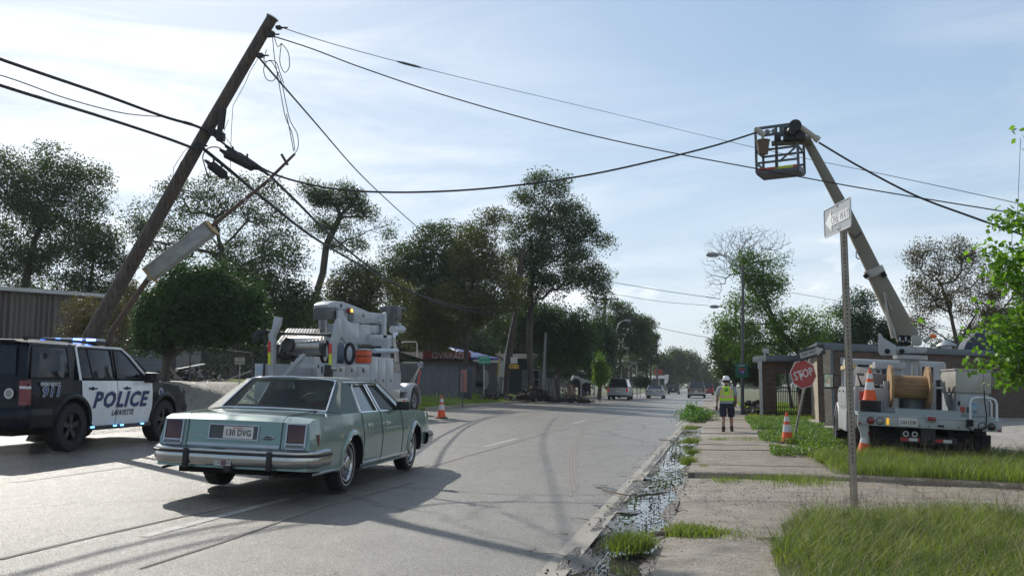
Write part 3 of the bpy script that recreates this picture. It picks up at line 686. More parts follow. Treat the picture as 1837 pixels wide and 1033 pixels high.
def wheel(parent, x, y, r, w, side, rim_mat, style='cap', rim_r=None, whitewall=False, steer=0, tread=True):
    o = bpy.data.objects.new('wheel', None); col.objects.link(o); o.parent = parent; o.location = (x, y, r); o.rotation_euler = (0, 0, steer)
    ax = (0, side, 0); rr = rim_r or r*.62; t = MB()
    prof = [(.0001, -w*.42), (rr*.98, -w*.42), (rr+.01, -w*.5), (r*.93, -w*.5), (r*.985, -w*.40), (r, -w*.2), (r, w*.2), (r*.985, w*.40), (r*.93, w*.5), (rr+.012, w*.5), (rr, w*.42), (rr*.98, w*.30), (rr*.96, -w*.40), (rr*.90, -w*.40), (.0001, -w*.40)]
    t.lathe([(a, b) for a, b in prof], axis=ax, n=36, cap=False)
    if tread:
        for k in range(36):
            a = 2*math.pi*k/36+.04; 
            for q in (-1, 1): t.box((r*math.cos(a), q*w*.25, r*math.sin(a)), (.012, w*.34, r*.09), (0, -a, 0))
    t.build('tyre', RUBBER, o, smooth=35)
    if whitewall:
        q = MB(); q.lathe([(rr+.030, w*.502), (rr+.036, w*.505), (rr+.042, w*.502)], axis=ax, n=36, cap=False); q.build('whitewall', mat('whitewall_rubber', (.55, .54, .50), .7), o, smooth=50)
    q = MB()
    if style == 'cap':
        q.lathe([(rr, w*.42), (rr*.96, w*.47), (rr*.88, w*.44), (rr*.80, w*.30), (rr*.62, w*.36), (rr*.45, w*.40), (rr*.42, w*.50), (rr*.30, w*.56), (0.0001, w*.58)], axis=ax, n=36, cap=False)
        q.build('rim', rim_mat, o, smooth=35); q = MB()
        for k in range(20):
            a = 2*math.pi*k/20; c = Vector((math.cos(a)*rr*.73, side*w*.36, math.sin(a)*rr*.73)); q.box(c, (rr*.11, .008, .018), (0, -a, 0))
        q.build('vent', BLACK, o)
    elif style == 'spoke':
        q.lathe([(rr, w*.42), (rr*.95, w*.46), (rr*.9, w*.3), (rr*.86, -.05)], axis=ax, n=36, cap=False)
        q.lathe([(rr*.3, w*.20), (rr*.28, w*.34), (rr*.2, w*.38), (.0001, w*.39)], axis=ax, n=24, cap=False)
        for k in range(5):
            a = 2*math.pi*k/5+.3
            for da in (-.13, .13): q.beam((math.cos(a+da)*rr*.2, side*w*.30, math.sin(a+da)*rr*.2), (math.cos(a+da*.8)*rr*.92, side*w*.34, math.sin(a+da*.8)*rr*.92), .055, .03, up=(0, 1, 0))
        q.build('rim', rim_mat, o, smooth=35)
        q = MB(); q.lathe([(rr*.86, .0), (.0001, .0)], axis=ax, n=24, cap=False); q.build('brake_disc', DARK, o)
    else:
        q.lathe([(rr, w*.42), (rr*.93, w*.44), (rr*.88, w*.15), (rr*.55, w*.05), (rr*.45, w*.30), (rr*.2, w*.34), (.0001, w*.35)], axis=ax, n=30, cap=False)
        q.build('rim', rim_mat, o, smooth=35); q = MB()
        for k in range(8):
            a = 2*math.pi*k/8; q.lathe([(.022, 0), (.020, .02), (.0001, .024)], (math.cos(a)*rr*.33, side*w*.33, math.sin(a)*rr*.33), ax, 6)
        for k in range(8):
            a = 2*math.pi*k/8+.3; q.lathe([(.035, 0), (.034, .006), (.0001, .007)], (math.cos(a)*rr*.7, side*(w*.10), math.sin(a)*rr*.7), ax, 8)
        q.build('wheel_nut', DARK, o)
    return o
def side_poly(S, x, t, zr, yr, side, off=0, belt_in=.02):
    """point on the side glass plane: x, t (0 at belt, 1 at roof rail)"""
    zb = S.zb(x); yb = S.y(x, zb)-belt_in; return Vector((x, side*(yb+(yr-yb)*t+off), zb+(zr-zb)*t))
def plate(mb, pts, th, nrm=None):
    P = [Vector(p) for p in pts]; n = Vector(nrm) if nrm else (P[1]-P[0]).cross(P[-1]-P[0]).normalized(); k = len(P)
    mb.add(P+[p+n*th for p in P], [tuple(range(k-1, -1, -1)), tuple(range(k, 2*k))]+[(i, (i+1) % k, k+(i+1) % k, k+i) for i in range(k)])

# ============ pale green four-door saloon
def green_car():
    t = thing('sedan', 'pale green four-door saloon with chrome bumpers driving away in the middle of the road', 'car')
    PAINT = mat('seafoam_paint', (.175, .265, .24), .22, .25, c2=(.16, .24, .22), scale=1.5, coat=.8, rvar=.03)
    VINYL = mat('green_vinyl', (.075, .115, .10), .55, c2=(.06, .09, .08), scale=30, bump=.0008, bscale=160)
    GL = glass('car_glass', (.80, .90, .87), .90)
    SEAT = mat('green_seat_cloth', (.05, .08, .075), .8)
    S = Shell(-1.33, 3.98, [(-1.33, .885), (-1.22, .925), (-.3, .965), (2.4, .955), (3.6, .90), (3.98, .85)],
              [(-1.33, .915), (-1.1, .945), (0, .975), (2.9, .975), (3.7, .95), (3.98, .90)],
              [(.22, -.05), (.30, -.025), (.45, -.01), (.66, 0), (.72, -.012), (.82, -.03), (.93, -.055), (1.0, -.075)], .25, (0, 2.90), .375, .34,
              shift=lambda x, z: (z-.55)*.16*smooth(-1.0, -1.33, x)-(z-.55)*.06*smooth(3.6, 3.98, x), bottom=[(-1.33, .36), (-.6, .30), (.4, .235), (2.5, .235), (3.4, .30), (3.98, .34)], crown=[(-1.33, .006), (-1.1, .028), (2.4, .035), (3.98, .01)])
    b = MB(); S.side(b, S.x0, S.x1, 1); S.side(b, S.x0, S.x1, -1); S.deck(b, S.x0, -.24); S.deck(b, 2.38, S.x1); S.end(b, S.x0, .03, dirn=-1); S.end(b, S.x1, .04, dirn=1)
    # beltline shelves beside the glass
    for sd in (1, -1):
        xs = S.stations(-.3, 2.42); b.grid([[S.pt(x, S.zb(x), sd) for x in xs], [(x, sd*(S.y(x, S.zb(x))-.07), S.zb(x)+.004) for x in xs]])
    b.build('body', PAINT, t, smooth=32)
    b = MB(); b.bbox((-1.05, -.80, .26), (3.9, .80, .42)); b.bbox((-1.3, -.8, .38), (-1, .8, .5)); b.bbox((2.42, -.84, .4), (3.9, .84, .84)); b.bbox((-1.26, -.86, .4), (-.42, .86, .88))
    for sd in (1, -1): S.liner(b, sd)
    b.build('underbody', DARK, t)
    for sd in (1, -1):
        for wx in S.wheels:
            b = MB(); S.flare(b, sd, .05, .026, wx); b.build('wheel_arch_flare', PAINT, t, smooth=60); b = MB(); b.tube([S.pt(wx-(.372)*math.cos(math.pi*k/24), .34+.372*math.sin(math.pi*k/24), sd, .018) for k in range(25)], .009, 5); b.build('wheel_arch_trim', CHROME, t, smooth=60)
    zr, yr = 1.345, .655; sp = lambda x, tt, sd, off=0: side_poly(S, x, tt, zr, yr, sd, off)
    # roof in vinyl with its rear quarters
    b = MB(); g = []
    for i in range(15):
        u = i/14; x = .30+1.50*u; e = min(u, 1-u); dz = .05*min(1, (e*6))**.5; row = []
        for k in range(13):
            v = -1+2*k/12; row.append((x+.05*(1-v*v)*(1 if u > .5 else -1)*(abs(u-.5)*2)**3, v*(yr+.012), zr-.005+(.05*(1-v**4)+.012*(1-v*v))*(.35+.65*dz/.05)))
        g.append(row)
    b.grid(g)
    b.build('roof', VINYL, t, smooth=50, solid=.03)
    for sd in (1, -1):
        b = MB(); plate(b, [sp(-.32, 0, sd), sp(.36, 0, sd), sp(.46, .5, sd), sp(.56, 1.0, sd), sp(.28, 1.0, sd)], .03, (0, -sd*.97, -.2))
        rb, rt = Vector((-.30, sd*.70, .99)), Vector((.30, sd*.575, zr+.01))
        plate(b, [sp(-.32, 0, sd), rb, rt, sp(.28, 1.0, sd)], .02, (.6, 0, -.6))
        plate(b, [Vector((-.32, sd*.90, .968)), Vector((-.30, sd*.70, .992)), Vector((-.2, sd*.70, .99)), Vector((-.2, sd*.88, .97))], .01, (0, 0, -1)); b.build('roof_quarter', VINYL, t, smooth=40)
    RW = [Vector((-.30, .70, .985)), Vector((-.36, 0, 1.0)), Vector((-.30, -.70, .985)), Vector((.30, -.575, zr+.012)), Vector((.24, 0, zr+.045)), Vector((.30, .575, zr+.012))]
    b = MB(); g = []
    for i in range(7):
        u = i/6; row = []
        for k in range(11):
            v = -1+2*k/10; hw = .70+(.575-.70)*u; row.append((-.36+.60*u+.06*v*v+.02*math.sin(u*math.pi), v*hw, 1.0-.015*v*v+(zr+.045-1.0)*u-.018*v*v*u+.015*math.sin(u*math.pi)))
        g.append(row)
    b.grid(g); b.build('rear_window', GL, t, smooth=60)
    ring = [Vector(g[0][k]) for k in range(11)]+[Vector(g[i][10]) for i in range(1, 7)]+[Vector(g[6][k]) for k in range(9, -1, -1)]+[Vector(g[i][0]) for i in range(5, -1, -1)]
    b = MB(); b.tube([p+Vector((-.006, 0, .006)) for p in ring], .013, 6); b.build('rear_window_trim', CHROME, t, smooth=60)
    b = MB(); g = []
    for i in range(7):
        u = i/6; g.append([(2.42-.62*u-.10*v*v, v*(.80+(.60-.80)*u), .965+(zr+.03-.965)*u-.01*v*v) for v in [-1+2*k/10 for k in range(11)]])
    b.grid(g); b.build('windscreen', GL, t, smooth=60)
    wins = {'rear_door_window': [(.42, 0), (1.13, 0), (1.10, .93), (.62, .93), (.57, .80)], 'front_door_window': [(1.25, 0), (2.12, 0), (1.66, .93), (1.21, .93)]}
    for nm, poly in wins.items():
        for sd in (1, -1):
            b = MB(); b.add([sp(x, tt*.98+.01, sd, -.025) for x, tt in poly], [tuple(range(len(poly)))]); b.build(nm, GL, t)
            b = MB(); b.tube([sp(x, tt, sd, .004) for x, tt in poly+[poly[0]]], .014, 4); b.build('window_trim', CHROME, t, smooth=30)
    for sd in (1, -1):
        b = MB()
        plate(b, [sp(1.12, 0, sd, .004), sp(1.26, 0, sd, .004), sp(1.23, 1, sd, .004), sp(1.09, 1, sd, .004)], .05, (0, -sd, 0)); b.build('door_pillar', BLACK, t)
        b = MB(); plate(b, [sp(2.14, 0, sd), sp(2.44, 0, sd), sp(1.86, 1, sd), sp(1.68, 1, sd)], .05, (0, -sd, 0)); 
        b.beam(sp(.50, 1.0, sd, -.01), sp(1.86, 1.0, sd, -.01), .03, .045); b.build('windscreen_pillar', PAINT, t)
        b = MB(); b.tube([sp(2.44, .02, sd, .012), sp(1.84, 1.0, sd, .012), sp(.55, 1.01, sd, .016), sp(.30, 1.0, sd, .010)], .010, 5); b.build('drip_rail', CHROME, t, smooth=40)
        # shut lines, mouldings, handles
        b = MB()
        for xa, z0, z1 in ((.40, .72, .955), (1.19, .27, .955), (2.18, .27, .955)): 
            zs = np.linspace(z0, z1, 8); b.tube([S.pt(xa, z, sd, .0015) for z in zs], .0045, 4)
        b.tube([S.pt(.40+.02*math.sin(k/5*1.5), .72-.09*k, sd, .0015) for k in range(4)], .0045, 4)
        b.tube([S.pt(x, .275, sd, .0015) for x in np.linspace(.45, 2.2, 10)], .0045, 4)
        b.build('door_seam', DARK, t)
        b = MB()
        for xa, xb in ((-1.2, -.40), (.40, 2.50), (3.30, 3.85)):
            b.grid([[S.pt(x, z, sd, o) for x in np.linspace(xa, xb, 12)] for z, o in ((.30, .002), (.305, .012), (.325, .012), (.33, .002))])
        b.build('rocker_moulding', CHROME, t, smooth=20)
        b = MB()
        for xh in (.62, 1.42):
            c = Vector(S.pt(xh, .80, sd, .02)); b.box(c, (.14, .035, .035)); b.box(c+Vector((-.05, 0, -.015)), (.035, .03, .05))
        b.build('door_handle', CHROME, t, bevel=.006)
        b = MB(); c = Vector(S.pt(2.02, .99, sd, .10)); b.box(c+Vector((0, 0, .03)), (.10, .20, .13)); b.box(c+Vector((.02, -sd*.12, -.02)), (.05, .12, .04)); b.build('door_mirror', BLACK, t, bevel=.02)
        b = MB(); c = Vector(S.pt(-1.13, .70, sd, .004)); b.box(c, (.035, .012, .13)); b.build('side_marker', mat('red_lens', (.16, .012, .016), .2, coat=.6), t, bevel=.004)
    # rear end furniture
    ex = lambda z, y=0: S.x0+S.shift(S.x0, z)-.03*(1-(y/.9)**2)
    def rect(mb, y0, y1, z0, z1, out=.012, th=.02):
        P = [(ex(z0, y0)-out, y0, z0), (ex(z0, y1)-out, y1, z0), (ex(z1, y1)-out, y1, z1), (ex(z1, y0)-out, y0, z1)]; plate(mb, P, th, (1, 0, 0))
    RED = mat('dark_red_tail_lens', (.055, .008, .012), .2, coat=.5, c2=(.04, .006, .009), scale=20)
    for sd in (1, -1):
        y0, y1 = sd*.635, sd*.85
        b = MB(); rect(b, y0, y1, .655, .875, .012); b.build('tail_lamp', RED, t, bevel=.004)
        b = MB()
        for a in ((y0-sd*.014, y0+sd*.004, .62, .89), (y1-sd*.004, y1+sd*.014, .62, .89), (y0, y1, .872, .89), (y0, y1, .648, .664), (y0, y1, .600, .612)): rect(b, *a, out=.022)
        b.build('tail_lamp_frame', mat('brushed_trim', (.42, .43, .46), .35, .8), t)
        b = MB(); rect(b, y0, y1, .612, .648, .010); b.build('lower_tail_panel', mat('grey_panel', (.16, .17, .18), .4), t)
    b = MB(); rect(b, -.56, .56, .60, .632, .012); b.build('trunk_trim', mat('brushed_trim', (.42, .43, .46), .35, .8), t)
    b = MB()
    for sd in (1, -1): b.tube([(ex(z, .57)-.006, sd*.57, z) for z in np.linspace(.56, .90, 8)]+[(x, sd*.585, S.zb(x)+.032) for x in np.linspace(-1.24, -.35, 6)], .004, 4)
    b.tube([(ex(.58, y)-.006, y, .585) for y in np.linspace(-.57, .57, 9)], .005, 4); b.tube([(-.34, y, .992) for y in np.linspace(-.585, .585, 5)], .005, 4)
    b.build('trunk_seam', DARK, t)
    b = MB(); rect(b, -.30, .30, .68, .84, .004, .02); b.build('plate_recess', mat('recess_grey', (.08, .085, .09), .6), t)
    b = MB()
    for a in ((-.30, .30, .835, .850), (-.30, .30, .675, .688), (-.305, -.290, .675, .85), (.290, .305, .675, .85)): rect(b, *a, out=.02)
    b.build('plate_surround', mat('brushed_trim', (.42, .43, .46), .35, .8), t)
    b = MB(); rect(b, -.235, .125, .692, .826, .012, .006); o = b.build('licence_plate', mat('plate_white', (.62, .60, .56), .45), t)
    TX = mat('plate_ink', (.03, .035, .05), .5); RX = mat('plate_red_ink', (.5, .12, .12), .5)
    px = ex(.76)-.0135
    mt = lambda y, z, sc_=1: plane_mtx((px-.001, y, z), (0, -1, 0), (.16, 0, 1))
    text_mesh('plate_number', '130 DVG', .098, TX, o, mt(-.055, .753), .001, xs=.80, bold=.0015, space=1.05)
    text_mesh('plate_state', 'Louisiana', .034, RX, o, mt(-.055, .812), .001)
    b = MB(); b.box((px-.001, -.055, .702), (.002, .28, .006)); b.build('plate_stripe', RX, o)
    b = MB(); b.lathe([(.0001, .0), (.034, .0), (.040, -.004), (.040, -.01)], (0, 0, 0), (-1, 0, 0), 24); bo = b.build('maker_badge', CHROME, t, smooth=40); bo.location = (ex(.71, .42)-.018, -.42, .715); bo.scale = (1, 1.7, .62)
    b = MB(); b.lathe([(.0001, .012), (.034, .010), (.036, .006)], (0, 0, 0), (-1, 0, 0), 24); b2 = b.build('badge_face', mat('badge_blue', (.01, .02, .06), .3), bo)
    text_mesh('badge_script', 'Ford', .05, CHROME, bo, plane_mtx((-.0135, 0, 0), (0, -1, 0), (0, 0, 1)), .001, xs=.6)
    b = MB()
    for k in range(8): b.box((ex(.72, .46)-.006, .545-.026*k, .715), (.004, .014, .016-.004*(k % 3 == 1)))
    b.build('trunk_script', CHROME, t)
    # bumpers
    for back in (True, False):
        if back: path = arc_path([(-.88, .965), (-1.28, .955), (-1.40, .80), (-1.43, 0), (-1.40, -.80), (-1.28, -.955), (-.88, -.965)], .10)
        else: path = arc_path([(3.55, -.955), (3.95, -.94), (4.05, -.80), (4.08, 0), (4.05, .80), (3.95, .94), (3.55, .955)], .10)
        zo = 0 if back else -.03
        path = path[::-1] if not back else path
        sg = -1 if back else 1
        pr = lambda pts: [(-o if back else -o, z+zo) for o, z in pts]
        q = MB(); 
        P = path if back else path
        # outward direction is decided from the hull centre
        def sw(prof, nm, m, pth=None):
            pth = pth or P; mbx = MB(); g = []
            for i, p in enumerate(pth):
                a = pth[max(i-1, 0)]; c = pth[min(i+1, len(pth)-1)]; d = Vector((c[0]-a[0], c[1]-a[1])).normalized(); nn = Vector((d.y, -d.x))
                if nn.dot(Vector((p[0]-1.3, p[1]))) < 0: nn = -nn
                g.append([(p[0]+nn.x*o, p[1]+nn.y*o, z+zo) for o, z in prof])
            mbx.grid(g, close=True); return mbx.build(nm, m, t, smooth=35)
        bo = sw([(-.04, .405), (0, .39), (.035, .405), (.05, .445), (.05, .50), (.045, .515), (.045, .535), (.05, .55), (.045, .57), (.01, .59), (-.05, .595)], 'bumper', mat('aged_chrome', (.46, .46, .46), .2, 1, c2=(.36, .35, .33), scale=3, rvar=.12))
        sw([(.047, .515), (.060, .518), (.060, .545), (.047, .548)], 'bumper_rubbing_strip', BLACK)
        for yy in (.50, -.50):
            xg = (-1.415 if back else 4.065)+(-.045 if back else .045); m_ = MB(); m_.box((xg, yy, .465+zo), (.06, .06, .21)); m_.build('bumper_guard', BLACK, t, bevel=.015)
    b = MB(); b.box((-1.487, -.02+.06, .425), (.004, .20, .052)); st = b.build('bumper_sticker', mat('sticker_white', (.55, .56, .56), .5), t)
    text_mesh('sticker_text', 'CARTANA', .046, mat('sticker_grey', (.10, .10, .12), .6), st, plane_mtx((-1.4905, .04, .427), (0, -1, 0), (0, 0, 1)), .0008, xs=.85)
    b = MB(); b.box((-1.4895, .025, .427), (.002, .062, .05)); b.build('sticker_patch', mat('sticker_maroon', (.25, .10, .12), .6), st)
    b = MB(); b.cyl((-1.38, -.5, .28), (-.7, -.5, .30), .03, n=10); b.bbox((-1.0, -.60, .24), (-.6, -.34, .32)); b.build('exhaust', mat('rusty_exhaust', (.06, .045, .04), .7, .4), t, smooth=40)
    b = MB(); b.bbox((-1.46, -.04, .33), (-1.30, .04, .39)); b.build('tow_hitch', BLACK, t)
    for x in (0, 2.90):
        for sd in (1, -1): wheel(t, x, sd*.80, .338, .20, sd, mat('hubcap', (.55, .56, .58), .25, 1), 'cap', .225, whitewall=True)
    b = MB(); b.cyl((0, -.75, .32), (0, .75, .32), .05, n=10); b.lathe([(.0001, -.12), (.12, -.08), (.12, .08), (.0001, .12)], (0, 0, .32), (1, 0, 0), 12); b.build('rear_axle', DARK, t)
    # cabin
    b = MB(); b.bbox((-.28, -.72, .90), (.25, .72, .955)); b.bbox((.1, -.70, .5), (.35, .70, 1.02)); b.bbox((.3, -.70, .45), (.9, .70, .62)); b.build('rear_seat', SEAT, t, bevel=.04)
    for yy in (.36, -.38):
        b = MB(); b.box((1.12, yy, .80), (.17, .50, .58), (0, -.18, 0)); b.bbox((1.15, yy-.25, .45), (1.75, yy+.25, .60)); b.build('front_seat', SEAT, t, bevel=.05)
        b = MB(); b.box((1.04, yy, 1.14), (.09, .28, .17), (0, -.18, 0)); b.build('headrest', SEAT, t, bevel=.03)
    b = MB(); b.bbox((2.0, -.78, .70), (2.4, .78, .96)); b.build('dashboard', SEAT, t, bevel=.04)
    b = MB(); n = Vector((-1, 0, .45)).normalized(); m3 = nrm_quat(n); b.tube([Vector((1.82, .36, .98))+m3 @ Vector((.19*math.cos(a), .19*math.sin(a), 0)) for a in np.linspace(0, 2*math.pi, 25)], .012, 6); b.beam((1.82, .18, .98), (1.82, .54, .98), .03, .02); b.build('steering_wheel', BLACK, t, smooth=50)
    vehicle_pose(t, -5.49, 10.95, .0535, z=.185)
    return t
GC = green_car()
# ============ police SUV
def police_suv():
    t = thing('police_car', 'black police vehicle with white doors and blue roof lights at the left edge', 'police car')
    BK = mat('black_car_paint', (.003, .0055, .012), .2, coat=.12, spec=.22, c2=(.014, .015, .018), rvar=.04)
    WH = mat('white_door_paint', (.74, .76, .78), .28, coat=.7, c2=(.70, .72, .74), rvar=.04, dirt=(.6, .59, .56), dscale=2)
    TG = mat('dark_tinted_glass', (.008, .012, .02), .05, spec=.45, rvar=.02)
    S = Shell(-1.14, 4.0, [(-1.14, 1.20), (2.2, 1.20), (2.5, 1.19), (3.5, 1.10), (4.0, .98)],
              [(-1.14, .93), (-.8, .99), (0, 1.01), (2.9, 1.01), (3.7, .97), (4.0, .86)],
              [(.3, -.06), (.42, -.03), (.55, -.015), (.75, 0), (.98, -.005), (1.02, -.012), (1.2, -.035), (1.3, -.05)], .38, (0, 2.95), .50, .41,
              shift=lambda x, z: (z-.6)*.05*smooth(-.8, -1.14, x), bottom=[(-1.14, .50), (-.6, .44), (.5, .36), (2.4, .36), (3.5, .44), (4.0, .48)], crown=[(-1.14, .0), (2.3, .05), (4, .02)])
    b = MB(); S.side(b, S.x0, S.x1, 1); S.side(b, S.x0, S.x1, -1); S.deck(b, 2.3, S.x1); S.end(b, S.x0, .03, dirn=-1); S.end(b, S.x1, .08, dirn=1)
    b.build('body', BK, t, smooth=32)
    b = MB(); b.bbox((-1.1, -.86, .38), (3.9, .86, .55)); b.bbox((-1.1, -.7, .3), (1, .7, .5)); b.bbox((2.4, -.88, .5), (3.9, .88, 1.0)); b.bbox((-1.1, -.92, .5), (-.56, .92, 1.15))
    for sd in (1, -1): S.liner(b, sd, .40)
    b.build('underbody', DARK, t)
    for sd in (1, -1):
        
        for w_ in S.wheels: b = MB(); S.flare(b, sd, .07, .03, w_); b.build('wheel_arch_flare', BK, t, smooth=60)
    zr, yr = 1.80, .80; sp = lambda x, tt, sd, off=0: side_poly(S, x, tt, zr, yr, sd, off, .03)
    # cabin shell (sides are one surface, glass sits on it)
    b = MB()
    for sd in (1, -1):
        P = [sp(-1.12, 0, sd), sp(2.42, 0, sd), sp(2.12, .40, sd), sp(1.86, .76, sd), sp(1.62, 1, sd), sp(-.98, 1, sd)]; b.add(P, [tuple(range(6))])
    g = []
    for i in range(13):
        u = i/12; g.append([(-1.06+2.76*u+.07*(1-v*v)*(1 if u > .5 else -1)*abs(2*u-1)**3, v*(yr+.005), 1.795+.075*(1-abs(v)**4)*min(1, .55+2*min(u, 1-u))) for v in [-1+2*k/12 for k in range(13)]])
    b.grid(g)
    bk = [[(-1.13, -.93, 1.2), (-1.16, 0, 1.2), (-1.13, .93, 1.2)], [(-1.02, -.80, 1.8), (-1.10, 0, 1.86), (-1.02, .80, 1.8)]]; b.grid(bk)
    for sd in (1, -1): b.grid([[S.pt(x, S.zb(x), sd) for x in (-1.12, 0, 1, 2.4)], [sp(x, 0, sd) for x in (-1.12, 0, 1, 2.4)]])
    b.build('cabin', BK, t, smooth=30)
    b = MB(); b.grid([[(2.50-.78*u-.16*v*v*(1-.4*u), v*(.92-.17*u), 1.19+.64*u) for v in [-1+k/5 for k in range(11)]] for u in [i/5 for i in range(6)]]); b.build('windscreen', TG, t, smooth=60)
    b = MB(); plate(b, [(-1.155, -.74, 1.28), (-1.155, .74, 1.28), (-1.075, .66, 1.74), (-1.075, -.66, 1.74)], .012, (-1, 0, .1)); b.build('rear_window', TG, t)
    b = MB(); b.grid([[(-1.06-o, y, z) for y in np.linspace(-.74, .74, 9)] for o, z in ((0, 1.83), (.16, 1.835), (.18, 1.81), (.0, 1.79))]); b.build('roof_spoiler', BK, t, smooth=40)
    for nm, poly in (('quarter_window', [(-1.0, .06), (-.10, .06), (-.05, .5), (-.06, .92), (-.92, .92)]), ('rear_door_window', [(.24, .06), (1.22, .06), (1.20, .93), (.26, .93)]), ('front_door_window', [(1.32, .06), (2.20, .06), (1.98, .42), (1.74, .74), (1.56, .93), (1.30, .93)])):
        for sd in (1, -1):
            b = MB(); plate(b, [sp(x, tt, sd, .006) for x, tt in poly], .01, (0, -sd, 0)); b.build(nm, TG, t, bevel=.004)
            if nm != 'quarter_window':
                b = MB(); b.tube([sp(x, tt, sd, .010) for x, tt in poly+[poly[0]]], .012, 5); b.build('window_rubber', BLACK, t, smooth=40)
            else: 
                b = MB(); b.tube([sp(x, tt, sd, .006) for x, tt in poly+[poly[0]]], .010, 5); b.build('window_rubber', BLACK, t, smooth=40)
    for sd in (1, -1):
        b = MB(); b.beam(sp(.58, .06, sd, .012), sp(.50, .93, sd, .012), .03, .012); b.build('window_divider', BLACK, t)
        # white doors: lower skins 6 mm proud, white window frames
        b = MB(); z0f = lambda x: .40+.0*x
        S.side(b, .20, 1.255, sd, .006, rows=12, z0=lambda x: .40, z1=1.195); b.build('rear_door', WH, t, smooth=32)
        b = MB(); S.side(b, 1.27, 2.44, sd, .006, rows=12, z0=lambda x: .40, z1=1.195); b.build('front_door', WH, t, smooth=32)
        b = MB(); W = [(.19, 0), (.17, .97)]; b.tube([sp(.20, 0, sd, .012), sp(.19, .95, sd, .012), sp(.26, .985, sd, .012), sp(1.55, .985, sd, .012), sp(1.80, .76, sd, .012), sp(2.06, .42, sd, .012), sp(2.40, 0.0, sd, .012)], .022, 6); b.build('door_frame', WH, t, smooth=40)
        b = MB()
        for xa in (.20, 1.262, 2.45): b.tube([S.pt(xa, z, sd, .004) for z in np.linspace(max(.40, S.zl(xa)), 1.19, 9)], .006, 4)
        b.build('door_seam', DARK, t)
        for xh in (.50, 1.56):
            b = MB(); c = Vector(S.pt(xh, 1.06, sd, .022)); b.tube([c+Vector((-.11, -sd*.012, 0)), c+Vector((-.08, 0, .0)), c+Vector((.08, 0, 0)), c+Vector((.11, -sd*.012, 0))], .016, 8); b.lathe([(.045, 0), (.0001, -.012)], S.pt(xh, 1.05, sd, .009), (0, sd, 0), 14); b.build('door_handle', BK, t, smooth=50)
        b = MB(); c = Vector(S.pt(2.22, 1.26, sd, .14)); b.box(c, (.14, .26, .20)); b.box(c+Vector((0, -sd*.14, -.06)), (.06, .12, .05)); b.build('door_mirror', BLACK, t, bevel=.035)
        # running board with marker lights
        b = MB(); b.bbox((.42, sd*.93, .33), (2.42, sd*1.03, .40)); b.build('running_board', BLACK, t, bevel=.012)
        for xl in (.52, 1.20, 1.42, 2.10):
            b = MB(); b.box((xl, sd*1.034, .385), (.10, .012, .026)); b.build('blue_marker_light', mat('blue_led', (.1, .3, .9), .3, emit=(.12, .42, 1), estr=4.5), t)
        b = MB(); b.beam((-1.0, sd*.70, 1.885), (1.35, sd*.72, 1.88), .035, .03); 
        for xx in (-.95, .2, 1.3): b.box((xx, sd*.71, 1.86), (.08, .03, .05))
        b.build('roof_rail', BLACK, t)
        # tail lamp
        for k, (z0, z1, e) in enumerate(((1.10, 1.19, .8), (1.06, 1.10, 0), (.86, 1.06, 1.1), (.80, .86, .05))):
            b = MB(); P = [S.pt(-1.14, z0, sd, .006), S.pt(-1.05, z0, sd, .008), S.pt(-1.05, z1, sd, .008), S.pt(-1.14, z1, sd, .006)]
            b.grid([[P[1], P[0], (P[0][0]-.012, sd*(abs(P[0][1])-.12), z0)], [P[2], P[3], (P[3][0]-.012, sd*(abs(P[3][1])-.12), z1)]])
            m_ = mat('red_lit_lens', (.07, .004, .01), .2, coat=.4, emit=(1, .02, .05), estr=.03) if k in (0, 2) else mat('clear_lens', (.6, .58, .6), .2, coat=.5) if k == 1 else mat('red_lens', (.16, .012, .016), .2, coat=.6)
            b.build('tail_lamp', m_, t, smooth=40)
    # roof light bar
    b = MB(); b.bbox((1.02, -.62, 1.885), (1.30, .62, 1.905)); 
    for yy in (-.5, .5): b.bbox((1.1, yy-.04, 1.85), (1.22, yy+.04, 1.89))
    lb = b.build('light_bar', BLACK, t, bevel=.006)
    b = MB(); b.bbox((1.02, -.66, 1.905), (1.30, .66, 1.955)); b.build('light_bar_lens', mat('light_bar_lens', (.42, .48, .56), .15, coat=.8), lb, bevel=.014)
    for yy, e in ((-.55, 14), (-.28, 9), (.12, 5), (.42, 6)):
        b = MB(); b.box((1.012, yy, 1.93), (.02, .17 if e > 8 else .09, .035)); b.build('lit_module', mat('blue_strobe_%d' % e, (.1, .3, 1), .3, emit=(.10, .22, 1), estr=e), lb)
    # rear bumper, lettering
    b = MB(); g = []
    for p in arc_path([(-.55, 1.0), (-1.10, .97), (-1.22, .80), (-1.25, 0), (-1.22, -.80), (-1.10, -.97), (-.55, -1.0)], .12):
        nrm = Vector((p[0]-.6, p[1]*.9)).normalized(); g.append([(p[0]+nrm.x*o, p[1]+nrm.y*o, z) for o, z in ((-.04, .46), (0, .44), (.02, .52), (.025, .68), (0, .74), (-.06, .75))])
    b.grid(g, close=True); b.build('rear_bumper', BK, t, smooth=40)
    b = MB(); b.cyl((-1.05, -.55, .38), (-.6, -.55, .40), .04, n=12); b.bbox((-1.2, -.06, .36), (-1.0, .06, .46)); b.build('exhaust', DARK, t, smooth=40)
    BL = mat('police_blue_vinyl', (.012, .035, .16), .4); BO = mat('black_vinyl', (.015, .015, .02), .4); SV = mat('silver_vinyl', (.45, .47, .50), .35, .2)
    yy = -(S.y(1.3, .86)+.010)
    T = lambda x, z, o=0: plane_mtx((x, yy-o, z), (1, 0, 0), (0, 0, 1))
    S.shift
    text_mesh('lettering_shadow', 'POLICE', .40, SV, t, T(1.36, .845), .0015, shear=.3, xs=1.17, bold=.017, space=1.16)
